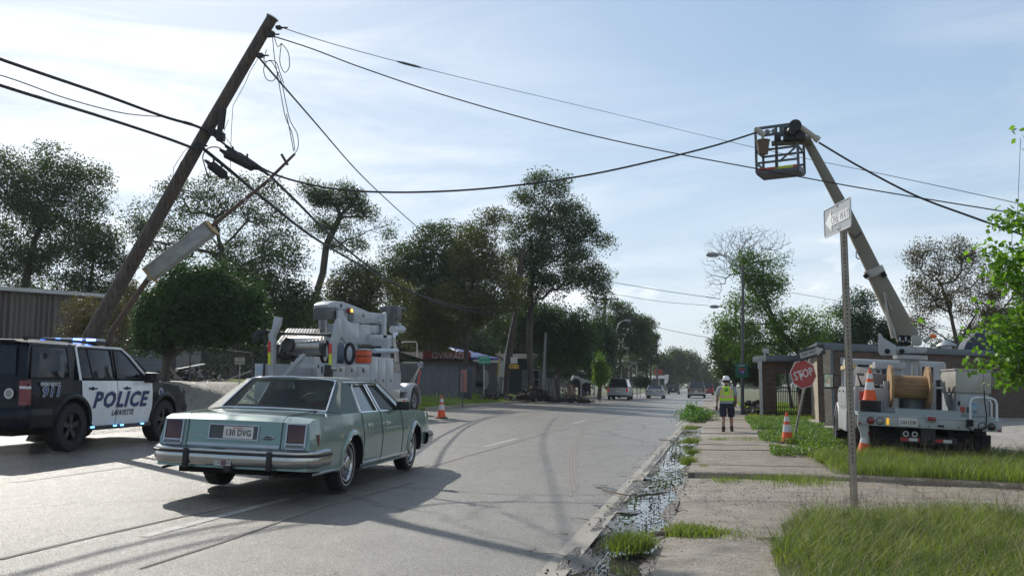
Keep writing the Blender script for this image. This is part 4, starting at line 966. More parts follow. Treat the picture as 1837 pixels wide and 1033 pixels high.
    text_mesh('lettering_outline', 'POLICE', .38, BO, t, T(1.35, .845, .002), .0015, shear=.3, xs=1.22, bold=.014, space=1.16)
    text_mesh('lettering', 'POLICE', .38, BL, t, T(1.34, .85, .004), .0015, shear=.3, xs=1.22, bold=.004, space=1.16)
    text_mesh('town_name', 'LAFAYETTE', .135, BO, t, plane_mtx((1.45, -(S.y(1.3, .6)+.014), .615), (1, 0, 0), (0, 0, 1)), .0015, shear=.25, xs=.95, bold=.003, space=1.08)
    q = lambda x, z, o=0: plane_mtx((x, -(S.y(-.62, z)+.016+o), z), (1, -.02, 0), (0, .1, 1))
    text_mesh('number_outline', '911', .23, SV, t, q(-.62, 1.01), .0015, shear=.2, xs=1.35, bold=.012, space=1.05)
    text_mesh('number', '911', .23, BL, t, q(-.62, 1.01, .003), .0015, shear=.2, xs=1.35, bold=.002, space=1.05)
    text_mesh('emergency_lettering', 'EMERGENCY', .075, SV, t, q(-.62, 1.135), .0015, xs=1.15, bold=.003)
    b = MB(); b.lathe([(.085, 0), (.083, .003), (.0001, .003)], (-1.178, -.66, .98), (-1, 0, 0), 24); s_ = b.build('tailgate_seal', mat('seal_white', (.6, .62, .63), .5), t)
    b = MB(); b.lathe([(.058, 0), (.056, .002), (.0001, .002)], (-1.182, -.66, .98), (-1, 0, 0), 20); b.box((-1.186, -.66, .98), (.002, .05, .07)); b.build('seal_centre', mat('seal_gold', (.30, .30, .26), .5), s_)
    b = MB(); c = S.pt(2.75, .98, -1, .002); b.lathe([(.085, 0), (.08, .003), (.0001, .003)], c, (0, -1, .02), 22); s2 = b.build('wing_seal', SV, t); 
    b = MB(); b.lathe([(.05, .003), (.048, .005), (.0001, .005)], c, (0, -1, .02), 18); b.build('seal_centre', BL, s2)
    b = MB(); 
    for sd in (1, -1): b.box((3.93, sd*.72, .88), (.16, .22, .16))
    b.build('headlamp', mat('clear_lens', (.6, .58, .6), .2, coat=.5), t, bevel=.03)
    b = MB(); b.box((4.05, 0, .60), (.16, 1.7, .30)); b.build('front_bumper', BK, t, bevel=.05)
    b = MB(); b.box((4.16, 0, .72), (.05, .9, .46)); b.build('push_bar', BLACK, t, bevel=.02)
    for x in (0, 2.95):
        for sd in (1, -1): wheel(t, x, sd*.87, .41, .27, sd, mat('black_steel_wheel', (.05, .05, .055), .35, .6), 'spoke', .235)
    b = MB(); b.cyl((0, -.8, .40), (0, .8, .40), .06, n=10); b.build('rear_axle', DARK, t)
    vehicle_pose(t, -11.78, 13.75, .06, z=.385, sl=.03)
    return t
PC = police_suv()

# ============ far traffic, all driving away
def far_vehicle(kind, label, X, Y, paint, name, lights=False):
    t = thing(name, label, 'car' if kind != 'pickup' else 'pickup truck', group='traffic driving away down the road')
    H, L, Wd, belt, bh = {'suv': (1.92, 5.1, 1.98, 1.12, .40), 'sedan': (1.45, 4.8, 1.82, .95, .30), 'pickup': (1.88, 5.7, 2.0, 1.15, .42), 'crossover': (1.70, 4.6, 1.86, 1.02, .34)}[kind]
    x0, x1 = -1.1, L-1.1; w = Wd/2
    S = Shell(x0, x1, [(x0, belt-.04), (x0+.3, belt), (x1-1.2, belt), (x1, belt-.2)], [(x0, w*.93), (x0+.4, w), (x1-.5, w), (x1, w*.9)], [(.3, -.05), (.5, -.01), (.75, 0), (belt, -.04), (2, -.2)], .3, (0, L*.57), .40, .34,
              bottom=[(x0, bh), (0, .3), (x1, bh)], crown=.03)
    b = MB(); S.side(b, x0, x1, 1, rows=6); S.side(b, x0, x1, -1, rows=6); S.end(b, x0, .04, 5, 8, dirn=-1); S.end(b, x1, .05, 5, 8, dirn=1)
    if kind == 'sedan': S.deck(b, x0, -.1); S.deck(b, L*.57-.6, x1)
    elif kind == 'pickup': S.deck(b, L*.57-.4, x1); b.bbox((x0+.08, -w+.1, .7), (1.1, w-.1, .74))
    else: S.deck(b, L*.57-.5, x1)
    b.build('body', paint, t, smooth=32)
    b = MB(); b.bbox((x0+.1, -w*.82, .26), (x1-.1, w*.82, .6))
    for sd in (1, -1): S.liner(b, sd, .3)
    b.build('underbody', DARK, t)
    G = mat('far_dark_glass', (.02, .025, .03), .08, spec=.8)
    xr0, xr1, xb0, xb1 = {'suv': (x0+.25, 2.0, x0+.06, 2.75), 'sedan': (.35, 1.45, -.35, 2.15), 'pickup': (1.25, 2.35, 1.15, 3.0), 'crossover': (x0+.4, 1.6, x0+.1, 2.4)}[kind]
    yr = w*.72; g = []
    b = MB(); zt = H-.05
    lo = [(xb0, -w*.93), (xb1, -w*.93), (xb1, w*.93), (xb0, w*.93)]; hi = [(xr0, -yr), (xr1, -yr), (xr1, yr), (xr0, yr)]
    V = [(x, y, belt-.03) for x, y in lo]+[(x, y, zt) for x, y in hi]; b.add(V, [(0, 1, 5, 4), (1, 2, 6, 5), (2, 3, 7, 6), (3, 0, 4, 7)]); b.build('windows', G, t)
    b = MB(); b.grid([[(xr0-.03+(xr1-xr0+.06)*u, v*(yr+.02), zt-.01+.06*(1-v**4)) for v in [-1+k/4 for k in range(9)]] for u in [i/6 for i in range(7)]]); b.build('roof', paint, t, smooth=50, solid=.03)
    for i, (l, h) in enumerate(zip(lo, hi)):
        b = MB(); b.beam((l[0], l[1], belt-.03), (h[0], h[1], zt), .10 if kind != 'sedan' else .07, .05); b.build('pillar', paint, t)
    for sd in (1, -1):
        b = MB(); b.box((x0-.02, sd*w*.86, belt-.22 if kind != 'sedan' else .78), (.08, .16, .34 if kind in ('suv', 'pickup') else .16)); b.build('tail_lamp', mat('red_lit_lens_far', (.4, .02, .03), .3, emit=(1, .03, .03), estr=.12) if lights else mat('red_lens', (.16, .012, .016), .2, coat=.6), t, bevel=.01)
        b = MB(); b.box((xb1-.35, sd*(w+.10), belt+.08), (.12, .2, .15)); b.build('door_mirror', BLACK, t, bevel=.02)
    b = MB(); b.box((x0-.05, 0, bh+.14), (.16, w*1.88, .2)); b.build('bumper', mat('aged_chrome', (.62, .62, .62), .2, 1) if kind == 'pickup' else paint, t, bevel=.03)
    b = MB(); b.box((x0-.06, 0, .82 if kind == 'sedan' else .78), (.02, .31, .155)); b.build('licence_plate', mat('plate_white', (.62, .60, .56), .45), t)
    for x in S.wheels:
        for sd in (1, -1):
            o = MB(); o.lathe([(.2, -.11), (.33, -.11), (.355, -.08), (.355, .08), (.33, .11), (.2, .11)], axis=(0, sd, 0), n=20); wo = o.build('wheel', RUBBER, t, smooth=40); wo.location = (x, sd*(w-.12), .355)
            o = MB(); o.lathe([(.205, .10), (.18, .06), (.0001, .08)], axis=(0, sd, 0), n=16); o.build('rim', STEEL, wo, smooth=40)
    vehicle_pose(t, X, Y, 0.0)
    return t
def lane_x(px, py, Y): return at(px, py, Y=Y).x
SILVER = mat('silver_paint', (.40, .42, .45), .3, .5, coat=.5); DKBLUE = mat('dark_blue_paint', (.03, .035, .05), .25, coat=.6); TAN = mat('pewter_paint', (.22, .20, .18), .3, .4, coat=.5); REDP = mat('red_paint', (.28, .02, .02), .3, coat=.5)
far_vehicle('suv', 'silver pickup with a camper cap nearest of the far vehicles, in the left lane', lane_x(1110, 700, 84), 84, SILVER, 'sport_utility_vehicle', True)
far_vehicle('sedan', 'silver saloon second from the left in the distant traffic', lane_x(1175, 700, 99), 99, SILVER, 'sedan')
far_vehicle('crossover', 'small dark car between the silver saloon and the pickup truck', lane_x(1208, 700, 150), 150, DKBLUE, 'crossover')
far_vehicle('pickup', 'brownish pickup truck with bright bumper in the right lane', lane_x(1249, 700, 108), 108, TAN, 'pickup_truck')
far_vehicle('suv', 'dark red vehicle just beyond the right side of the pickup truck', lane_x(1268, 700, 140), 140, REDP, 'sport_utility_vehicle', True)
far_vehicle('sedan', 'small white car farthest down the right lane', lane_x(1284, 698, 260), 260, mat('white_far_paint', (.7, .7, .7), .3, coat=.5), 'sedan')
# ============ utility truck with raised boom (right) : origin on the ground under the middle of the rear beam
def cone_thing(label, p, h=.71, rz=0, tilt=None, group='orange traffic cones', base=True, bands=2, name='traffic_cone'):
    t = thing(name, label, 'traffic cone', p, rz, group, rot=tilt)
    OR = mat('cone_orange', (.75, .10, .02), .55, c2=(.62, .08, .02), scale=8, dirt=(.3, .12, .06), dscale=5)
    WB = mat('cone_reflective_band', (.62, .62, .62), .35, c2=(.5, .5, .5), scale=12)
    r0, r1 = .135*h/.71, .028*h/.71; z0 = .035; R_ = lambda z: r0+(r1-r0)*(z-z0)/(h-z0)
    if base:
        b = MB(); w = .185*h/.71; b.prism([(-w, -w*.72), (-w*.72, -w), (w*.72, -w), (w, -w*.72), (w, w*.72), (w*.72, w), (-w*.72, w), (-w, w*.72)], (0, 0, .035), (0, 0, 0), (1, 0, 0), (0, 1, 0)); b.build('base', RUBBER, t, bevel=.008)
    b = MB(); b.lathe([(r0*1.12, z0), (r0, z0+.03), (R_(h*.96), h*.96), (r1*.9, h), (.0001, h-.002)], n=28); c = b.build('cone_body', OR, t, smooth=40)
    for a, e in ((.36, .60), (.70, .86))[:bands]:
        b = MB(); b.lathe([(R_(h*a)+.0065, h*a), (R_(h*e)+.0050, h*e)], n=28); b.build('reflective_band', WB, t, smooth=60)
    return t
def bolt_disc(mb, c, ax, r, h, n=16): mb.lathe([(r, 0), (r*.96, h*.8), (r*.85, h), (.0001, h)], c, ax, n)

def right_truck():
    a, c = at(1534, 745, Y=18.2), at(1793, 759, Y=18.2)
    X0 = (a.x+c.x)/2; Wd = (c.x-a.x)*.99
    t = thing('utility_truck', 'white telephone line truck seen from behind with its boom raised over the road', 'utility truck')
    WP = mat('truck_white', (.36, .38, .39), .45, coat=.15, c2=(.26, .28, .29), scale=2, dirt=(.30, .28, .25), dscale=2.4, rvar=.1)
    GP = mat('truck_grey_blue', (.30, .35, .37), .45, c2=(.24, .28, .30), scale=3, dirt=(.16, .16, .15), dscale=2)
    AL = mat('weathered_aluminium', (.40, .385, .35), .5, .35, c2=(.30, .29, .27), scale=3, bump=.001, dirt=(.22, .2, .18))
    FG = mat('boom_fibreglass', (.20, .185, .145), .6, c2=(.14, .13, .105), scale=2, dirt=(.2, .17, .12), dscale=2, stretch=(1, 1, 1))
    h = Wd/2
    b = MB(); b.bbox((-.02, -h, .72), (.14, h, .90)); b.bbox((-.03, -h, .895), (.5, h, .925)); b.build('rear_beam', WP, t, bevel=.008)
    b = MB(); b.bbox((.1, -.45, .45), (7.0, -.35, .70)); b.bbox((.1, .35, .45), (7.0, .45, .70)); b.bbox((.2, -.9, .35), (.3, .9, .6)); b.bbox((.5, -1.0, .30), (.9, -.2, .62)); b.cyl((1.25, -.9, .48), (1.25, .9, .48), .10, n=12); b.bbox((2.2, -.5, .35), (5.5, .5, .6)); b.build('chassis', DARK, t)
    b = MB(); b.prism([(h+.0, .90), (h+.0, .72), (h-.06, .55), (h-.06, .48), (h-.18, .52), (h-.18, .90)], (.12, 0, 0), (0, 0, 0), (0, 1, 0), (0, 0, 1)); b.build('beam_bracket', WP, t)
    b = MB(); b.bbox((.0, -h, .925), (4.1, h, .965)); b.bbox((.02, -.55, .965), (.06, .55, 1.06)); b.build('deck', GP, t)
    # lamps and plates on the beam (x just behind -.02)
    def lamp(y, z, r, m, nm='tail_lamp'):
        q = MB(); q.lathe([(r*1.15, 0), (r*1.12, .012), (r, .012)], (-.02, y, z), (-1, 0, 0), 20); o = q.build(nm+'_ring', BLACK, t, smooth=30)
        q = MB(); q.lathe([(r, .008), (r*.8, .016), (.0001, .019)], (-.02, y, z), (-1, 0, 0), 20); q.build('lens', m, o, smooth=50)
    RL = mat('red_lens_round', (.22, .02, .02), .25, coat=.5); CL = mat('clear_lens_round', (.25, .26, .26), .2, coat=.5); DL = mat('dark_lens', (.03, .02, .02), .25, coat=.5)
    lamp(.98*h/1.2, .81, .062, RL); lamp(.82*h/1.2, .81, .062, CL); lamp(-.88*h/1.2, .81, .062, CL); lamp(-1.03*h/1.2, .81, .062, DL)
    q = MB(); q.box((-.03, .69*h/1.2, .81), (.02, .045, .12)); q.build('amber_marker', mat('amber_lit', (.9, .45, .03), .3, emit=(1, .55, .03), estr=.55), t, bevel=.005)
    for y in (h-.03, -h+.04):
        q = MB(); q.box((-.03, y, .75), (.02, .05, .04)); q.build('red_marker', RL, t, bevel=.008)
    q = MB(); q.box((-.03, .35, .815), (.012, .32, .16)); o = q.build('licence_plate', mat('plate_white', (.62, .60, .56), .45), t, bevel=.003)
    text_mesh('plate_number', 'C611238', .088, mat('plate_ink', (.03, .035, .05), .5), o, plane_mtx((-.0375, .35, .81), (0, -1, 0), (0, 0, 1)), .001, xs=.82, bold=.001)
    q = MB(); q.box((-.045, -.04, .90), (.05, .19, .11)); o = q.build('centre_lamp', WP, t, bevel=.015); q = MB(); q.box((-.075, -.04, .90), (.02, .14, .075)); q.build('lens', RL, o, bevel=.01)
    for y in (.15, .0, -.25, -.5): 
        q = MB(); bolt_disc(q, (-.02, y, .76), (-1, 0, 0), .012, .008, 8); q.build('bolt', DARK, t)
    q = MB(); q.box((-.026, -.20, .775), (.01, .10, .035)); q.build('sticker', DARK, t); q = MB(); q.box((-.026, -.82, .74), (.01, .14, .05)); q.build('sticker', DARK, t)
    q = MB(); q.bbox((.08, -.5, .44), (.12, .46, .56)); u = q.build('underride_guard', mat('dark_steel', (.03, .03, .032), .6), t)
    for k in range(6):
        q = MB(); q.box((.07, .39-.145*k, .50), (.012, .143, .055)); q.build('reflective_strip', mat('reflector_red', (.42, .03, .03), .35) if k % 2 == 0 else mat('reflector_white', (.6, .6, .6), .35), u)
    for y in (.37, .22):
        q = MB(); q.lathe([(.052, 0), (.050, .006), (.0001, .006)], (.07, y, .60), (-1, 0, 0), 18); o = q.build('speed_sticker', mat('reflector_white', (.6, .6, .6), .35), u)
        q = MB(); q.lathe([(.034, .006), (.030, .008), (.028, .008)], (.07, y, .60), (-1, 0, 0), 18); q.build('sticker_print', BLACK, o)
    q = MB(); q.bbox((.02, -.12, .42), (.10, .12, .72)); q.lathe([(.05, -.03), (.05, .03)], (-.06, 0, .52), (0, 1, 0), 12); q.build('pintle_hitch', mat('dark_steel', (.03, .03, .032), .6), t)
    for s in (1, -1):
        q = MB(); q.box((.75, s*(h-.22), .38), (.02, .42, .50)); q.build('mud_flap', RUBBER, t)
        wheel(t, 1.25, s*(h-.18), .46, .25, s, WP, 'truck', .26, tread=False); wheel(t, 1.25, s*(h-.48), .46, .25, s, WP, 'truck', .26, tread=False)
        wheel(t, 5.35, s*(h-.16), .46, .26, s, mat('steel_wheel', (.35, .35, .36), .4, .6), 'truck', .26)
    # left side cabinets along the body
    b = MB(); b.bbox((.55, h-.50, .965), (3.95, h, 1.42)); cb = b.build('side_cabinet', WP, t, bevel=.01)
    for k in range(4):
        q = MB(); q.bbox((.62+k*.85, h, 1.0), (1.40+k*.85, h+.012, 1.38)); d = q.build('cabinet_door', WP, cb, bevel=.004); q = MB(); q.box((1.0+k*.85, h+.022, 1.33), (.10, .02, .03)); q.build('latch', DARK, d)
    b = MB(); b.bbox((2.2, h-.48, .50), (4.0, h, .93)); b.build('lower_cabinet', WP, t, bevel=.01)
    b = MB(); b.bbox((.52, h-.78, .97), (.62, h-.06, 1.42)); q = b.build('rear_cabinet_panel', WP, t, bevel=.006)
    b = MB(); b.bbox((.50, h-.28, 1.02), (.52, h-.08, 1.34)); b.build('red_panel', mat('faded_red', (.40, .07, .05), .6), q); b = MB(); b.bbox((.50, h-.74, 1.06), (.52, h-.60, 1.30)); b.build('label', mat('label_grey', (.45, .45, .45), .6), q)
    # tarpaulin bags and clutter behind the cones
    b = MB(); b.add([Vector((1.0+.5*math.sin(k*1.7), h-.15-.09*k, 1.42+.02*k)) for k in range(7)]+[Vector((1.2+.3*math.cos(k*2.1), h-.12-.09*k, 1.62+.10*math.sin(k*1.3+1))) for k in range(7)], [(k, k+1, k+8, k+7) for k in range(6)]); 
    b.box((1.3, h-.45, 1.55), (.8, .55, .26), (.1, .05, .2)); b.box((1.7, h-.35, 1.68), (.5, .3, .2), (.2, -.2, .5)); b.build('tool_bags', mat('grey_canvas', (.20, .19, .18), .85, bump=.01, bscale=12), t, bevel=.04)
    for k, (y, z, xx) in enumerate(((h-.1, 1.86, 3.0), (h-.62, 1.88, 2.2))):
        q = MB(); q.box((xx, y, z), (1.5, .12, .09), (0, .02, .04)); q.build('timber_block', mat('raw_timber', (.45, .36, .20), .8, c2=(.36, .28, .15), stretch=(.3, 4, 4)), t)
    b = MB(); 
    for y in (h-.05, h-.72): b.beam((2.6, y, 1.42), (2.6, y, 1.84), .04, .04); b.beam((3.6, y, 1.42), (3.6, y, 1.84), .05, .05)
    b.beam((2.6, h-.05, 1.83), (2.6, h-.72, 1.83), .05, .05); b.beam((3.6, h-.05, 1.83), (3.6, h-.72, 1.83), .05, .05); b.build('ladder_rack', WP, t)
    # pedestal / reel stand
    for bb_ in (((1.05, .30, .965), (1.35, .55, 1.80)), ((1.0, .24, 1.80), (1.4, .80, 1.93)), ((.50, .60, .965), (.60, .70, 1.55)), ((.50, -.22, .965), (.60, -.12, 1.55))): b = MB(); b.bbox(*bb_); b.build('reel_stand', WP, t, bevel=.008)
    b = MB(); b.cyl((.55, .76, 1.46), (.55, -.35, 1.46), .025, n=10); b.build('reel_axle', STEEL, t)
    b = MB(); b.bbox((.75, -.36, .965), (1.1, -.22, 1.50)); b.bbox((.75, -.34, 1.2), (.9, -.26, 1.62)); b.build('winch_frame', mat('dark_steel', (.03, .03, .032), .6), t, bevel=.01)
    b = MB(); b.cyl((1.0, .1, .97), (1.0, .1, 1.25), .22, n=18); b.build('round_tank', GP, t, smooth=40)
    for y in (.02, -.1): 
        q = MB(); q.cyl((1.5, y, 1.6), (1.5, y, 1.93), .035, n=10); q.build('hose_post', AL, t)
    # right-hand bins
    y0, y1 = -.50*h/1.2, -1.03*h/1.2
    b = MB(); b.bbox((.15, y0, .965), (1.5, y1, 1.40)); bx = b.build('lower_bin', WP, t, bevel=.012)
    b = MB(); b.bbox((.11, y0+.03, 1.40), (1.55, y1-.03, 1.80)); bb = b.build('upper_bin', AL, t, bevel=.008); b = MB(); b.bbox((.09, y0+.05, 1.80), (1.57, y1-.05, 1.83)); b.build('bin_lid', AL, bb, bevel=.006)
    q = MB(); q.bbox((.135, y0-.04, .99), (.15, y1+.04, 1.37)); dr = q.build('bin_door', WP, bx, bevel=.004)
    ym = (y0+y1)/2
    q = MB(); q.lathe([(.068, 0), (.064, .004), (.0001, .004)], (.135, ym-.02, 1.17), (-1, 0, 0), 24); gl = q.build('globe_logo', mat('logo_white', (.62, .68, .72), .4), dr)
    for k, z in enumerate((-.045, -.022, .0, .022, .045)):
        hw = math.sqrt(.064**2-z*z); q = MB(); pts = [(.1295, ym-.02+hw*s_+.012*0, 1.17+z+.008*math.cos(s_*1.6)) for s_ in np.linspace(-1, .75 if k % 2 else 1, 9)]
        q.grid([[(p[0], p[1], p[2]-.006) for p in pts], [(p[0], p[1], p[2]+.006) for p in pts]]); q.build('logo_stripe', mat('logo_blue', (.02, .22, .45), .4), dr)
    text_mesh('logo_text', 'at&t', .07, mat('logo_blue', (.02, .22, .45), .4), dr, plane_mtx((.131, ym-.02, 1.06), (0, -1, 0), (0, 0, 1)), .001)
    for yy, m_ in ((y0-.09, mat('faded_red', (.40, .07, .05), .6)), (y0-.20, mat('notice_dark', (.05, .05, .08), .6))):
        q = MB(); q.box((.131, yy, 1.09), (.006, .08, .10)); q.build('notice_label', m_, dr)
    q = MB(); q.box((.12, y0-.03, 1.2), (.03, .03, .08)); q.build('bin_latch', DARK, dr)
    # grab hoops
    for xx in (.0, .40):
        q = MB(); q.tube([(xx, -.70, .90), (xx, -.70, 1.22), (xx+.0, -.73, 1.29), (xx, -.80, 1.32), (xx, -h+.18, 1.32), (xx, -h+.11, 1.29), (xx, -h+.08, 1.22), (xx, -h+.08, .90)], .022, 10); q.build('grab_hoop', mat('hoop_white', (.66, .68, .69), .4), t, smooth=60)
    q = MB(); q.tube([(-.03, -.92, 1.45), (-.05, -.93, 1.2), (-.04, -.96, 1.0), (-.06, -.94, .8), (-.05, -.75, .70), (-.04, -.62, .80)], .010, 6); q.tube([(.05, -.93, 1.8), (-.03, -.92, 1.45)], .004, 5); q.box((-.05, -.68, .86), (.08, .10, .12)); q.build('hanging_hose', DARK, t, smooth=60)
    # cab (seen from behind and its left side)
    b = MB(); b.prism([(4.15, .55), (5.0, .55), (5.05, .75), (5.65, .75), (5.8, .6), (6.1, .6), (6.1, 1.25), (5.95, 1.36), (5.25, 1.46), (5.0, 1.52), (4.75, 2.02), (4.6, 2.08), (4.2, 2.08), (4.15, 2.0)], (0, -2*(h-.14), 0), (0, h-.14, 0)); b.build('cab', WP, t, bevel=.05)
    b = MB(); b.bbox((4.13, -.8, 1.50), (4.15, .8, 1.95)); b.build('cab_rear_window', mat('dark_tinted_glass', (.012, .015, .02), .06, spec=.9), t)
    for s in (1, -1):
        b = MB(); b.prism([(4.28, 1.48), (4.98, 1.48), (4.72, 1.93), (4.28, 1.93)], (0, -s*.012, 0), (0, s*(h-.128), 0)); b.build('cab_side_window', mat('dark_tinted_glass', (.012, .015, .02), .06, spec=.9), t)
        b = MB()
        for xx in (4.22, 5.08): b.beam((xx, s*(h-.135), .62), (xx, s*(h-.135), 1.45), .012, .012)
        b.build('door_seam', DARK, t); b = MB(); b.box((4.34, s*(h-.12), 1.28), (.12, .03, .03)); b.build('door_handle', DARK, t)
        b = MB(); b.tube([(5.35+.56*math.cos(math.pi*k/12), s*(h-.11), .46+.56*math.sin(math.pi*k/12)) for k in range(13)], .05, 8); b.build('wheel_arch', WP, t, smooth=60)
        b = MB(); b.box((4.9, s*(h+.16), 1.55), (.09, .24, .36)); b.beam((4.95, s*(h-.12), 1.42), (4.93, s*(h+.1), 1.42), .03, .03); b.beam((4.95, s*(h-.12), 1.70), (4.93, s*(h+.1), 1.70), .03, .03); mo = b.build('mirror', BLACK, t, bevel=.02)
        b = MB(); b.box((4.85, s*(h+.16), 1.56), (.012, .19, .30)); b.build('mirror_glass', mat('mirror_glass', (.5, .55, .5), .05, 1, rvar=.02), mo)
    b = MB(); b.bbox((4.2, .5, .42), (5.0, h-.05, .55)); b.bbox((4.3, h-.3, .38), (4.9, h+.02, .44)); b.build('cab_step', DARK, t)
    # turret and boom: placed by survey, expressed in this truck's own axes
    vehicle_pose(t, X0, 18.2, -.035, z=-.03, sl=.045)
    inv = t.matrix_basis.inverted()
    L = lambda px, py, Y: inv @ at(px, py, Y=Y)
    YT = 20.6
    P = lambda px, py, dy=0: L(px, py, YT+dy)
    b = MB(); c0 = P(1632, 645); c0.z = 0; b.cyl((c0.x, c0.y, .9), (c0.x, c0.y, P(1632, 640).z), .22, .20, 20); b.cyl((c0.x, c0.y, P(1632, 642).z-.03), (c0.x, c0.y, P(1632, 642).z+.05), .34, n=24); b.build('pedestal', WP, t, smooth=40)
    def slab2(pts, dy0, dy1, nm, m, par=t, bev=.012):
        q = MB(); A = [P(x, y, dy0) for x, y in pts]; B = [P(x, y, dy1) for x, y in pts]; n = len(A)
        q.add(A+B, [tuple(range(n-1, -1, -1)), tuple(range(n, 2*n))]+[(i, (i+1) % n, n+(i+1) % n, n+i) for i in range(n)]); return q.build(nm, m, par, bevel=bev)
    tu = slab2([(1576, 598), (1579, 597), (1585, 606), (1608, 620), (1608, 637), (1580, 637), (1576, 632)], -.28, -.20, 'turret_plate', WP)
    slab2([(1576, 598), (1579, 597), (1585, 606), (1608, 620), (1608, 637), (1580, 637), (1576, 632)], .20, .28, 'turret_plate', WP)
    for cx_ in (1592, 1618):
        q = MB(); bolt_disc(q, P(cx_, 630, -.285), (-1, 0, 0), .055, .02, 18); q.build('turret_pivot', DARK, t)
    slab2([(1606, 622), (1660, 622), (1664, 628), (1660, 633), (1606, 634)], -.22, .22, 'turret_base', WP)
    slab2([(1612, 601), (1634, 602), (1634, 620), (1610, 620)], -.20, .20, 'valve_bank', DARK)
    for k in range(4):
        q = MB(); q.cyl(P(1614+k*5.5, 612, -.25), P(1614+k*5.5, 605+k % 2*6, -.2), .022, n=8); q.build('hydraulic_fitting', STEEL, t)
    slab2([(1634, 601), (1650, 602), (1654, 608), (1654, 618), (1648, 621), (1636, 619)], -.24, .18, 'control_cover', mat('cover_beige', (.36, .36, .33), .55, dirt=(.25, .24, .2)))
    q = MB(); q.cyl(P(1658, 613, 0), P(1668, 604, 0), .05, .04, 10); q.cyl(P(1668, 608), P(1670, 600), .03, n=8); q.build('lamp_arm', WP, t, smooth=40)
    q = MB(); c = P(1674, 603); q.box(c, (.14, .13, .09)); q.build('amber_beacon', mat('amber_lens', (.80, .16, .03), .3, coat=.4), t, bevel=.03)
    # boom sections
    def sec(a, b_, w0, w1, nm, m, dya=0, dyb=0, dep=None):
        A, B = P(*a, dya), P(*b_, dyb); q = MB(); d = (B-A).normalized(); side = Vector((1, 0, 0)); side = (side-d*side.dot(d)).normalized(); up = d.cross(side)
        k0, k1 = pxscale(19.6)*w0/2, pxscale(19.6)*w1/2; g = []
        for pnt, k_ in ((A, k0), (A.lerp(B, .5), (k0+k1)/2), (B, k1)):
            g.append([pnt+up*k_*math.copysign(abs(math.cos(a_))**.5, math.cos(a_))+side*k_*.85*math.copysign(abs(math.sin(a_))**.5, math.sin(a_)) for a_ in [2*math.pi*(j+.5)/16 for j in range(16)]])
        q.grid(g, close=True); n = 16; q.add(g[0], [tuple(range(n))]); q.add(g[-1], [tuple(range(n))]); return q.build(nm, m, t, smooth=50)
    sec((1629, 607), (1571, 492), 37, 29, 'lower_boom', FG); sec((1572, 495), (1566, 482), 33, 33, 'boom_collar', AL)
    sec((1569, 488), (1512, 372), 25, 22, 'middle_boom', FG); sec((1513, 374), (1444, 246), 20, 15, 'upper_boom', FG)
    q = MB(); q.tube([P(1543, 456, -.25), P(1536, 452, -.3), P(1536, 462, -.3), P(1541, 465, -.25)], .012, 6); q.cyl(P(1551, 492, -.2), P(1556, 498, -.2), .05, n=10); q.cyl(P(1583, 488, -.2), P(1588, 496, -.2), .05, n=10); q.build('boom_hook', DARK, t)
    q = MB(); q.tube([P(1600, 555, -.2), P(1586, 524, -.22), P(1598, 590, -.2), P(1606, 600, -.2)], .018, 6); q.beam(P(1604, 606, -.1), P(1589, 545, -.1), .10, .10); q.build('lift_cylinder', AL, t)
    q = MB(); q.tube([P(1524, 419, -.16), P(1534, 427, -.2), P(1545, 417, -.16)], .012, 5); q.build('strap', DARK, t)
    # work platform cage at the boom tip
    D_ = pxscale(19.0); PC_ = P(1431, 262, -.25); cg = bpy.data.objects.new('work_platform', None); col.objects.link(cg); cg.parent = t
    wl_ = inv.to_3x3() @ (U_R*-1); fw = inv.to_3x3() @ U_F; up = (inv.to_3x3() @ Vector((0, 0, 1))).normalized()
    e1 = (wl_*.80+fw*.45).normalized(); e2 = (up.cross(e1)).normalized()
    if e2.dot(fw) < 0: e2 = -e2
    Wa, Wb, Hh = .90, .62, 1.02
    corner = lambda a_, b_, z_: PC_+e1*a_*Wa+e2*b_*Wb+up*z_
    SG = mat('platform_grey', (.12, .13, .14), .5, .4, c2=(.08, .09, .10))
    z0_, z1_ = -.49, .50
    for (a_, b_) in ((0, 0), (1, 0), (1, 1), (0, 1)): q = MB(); q.beam(corner(a_, b_, z0_), corner(a_, b_, z1_), .055, .055); q.build('corner_post', SG, cg)
    for z_, nm in ((z1_, 'top_rail'), (0.0, 'mid_rail'), (-.28, 'lower_rail')):
        for a0, b0, a1, b1 in ((0, 0, 1, 0), (1, 0, 1, 1), (1, 1, 0, 1), (0, 1, 0, 0)):
            if z_ < -.2 and a0 == a1 == 0: continue
            q = MB(); q.beam(corner(a0, b0, z_), corner(a1, b1, z_), .035, .045 if z_ < .4 else .06); q.build(nm, SG, cg)
    q = MB(); f_ = [corner(0, 0, z0_), corner(1, 0, z0_), corner(1, 1, z0_), corner(0, 1, z0_)]; plate(q, f_, .05, -up); q.build('platform_floor', mat('floor_dark', (.10, .10, .11), .7), cg)
    for sgn, (a0, b0, a1, b1) in ((1, (0, 0, 1, 0)), (1, (0, 0, 0, 1)), (1, (1, 0, 1, 1)), (1, (0, 1, 1, 1))):
        q = MB(); q.beam(corner(a0, b0, z0_+.03), corner(a1, b1, z0_+.03), .02, .12); q.build('toe_board', SG, cg)
    for k, (u0, u1, cc) in enumerate(((.02, .12, (.45, .06, .03)), (.12, .54, (.55, .62, .05)), (.54, .98, (.45, .06, .03)))):
        q = MB(); n_ = (-e2)*.014; q.beam(corner(u0, 0, z0_+.06)+n_, corner(u1, 0, z0_+.06)+n_, .012, .055, up=up); q.build('reflective_strip', mat('reflect_%d' % (k % 2), cc, .4), cg)
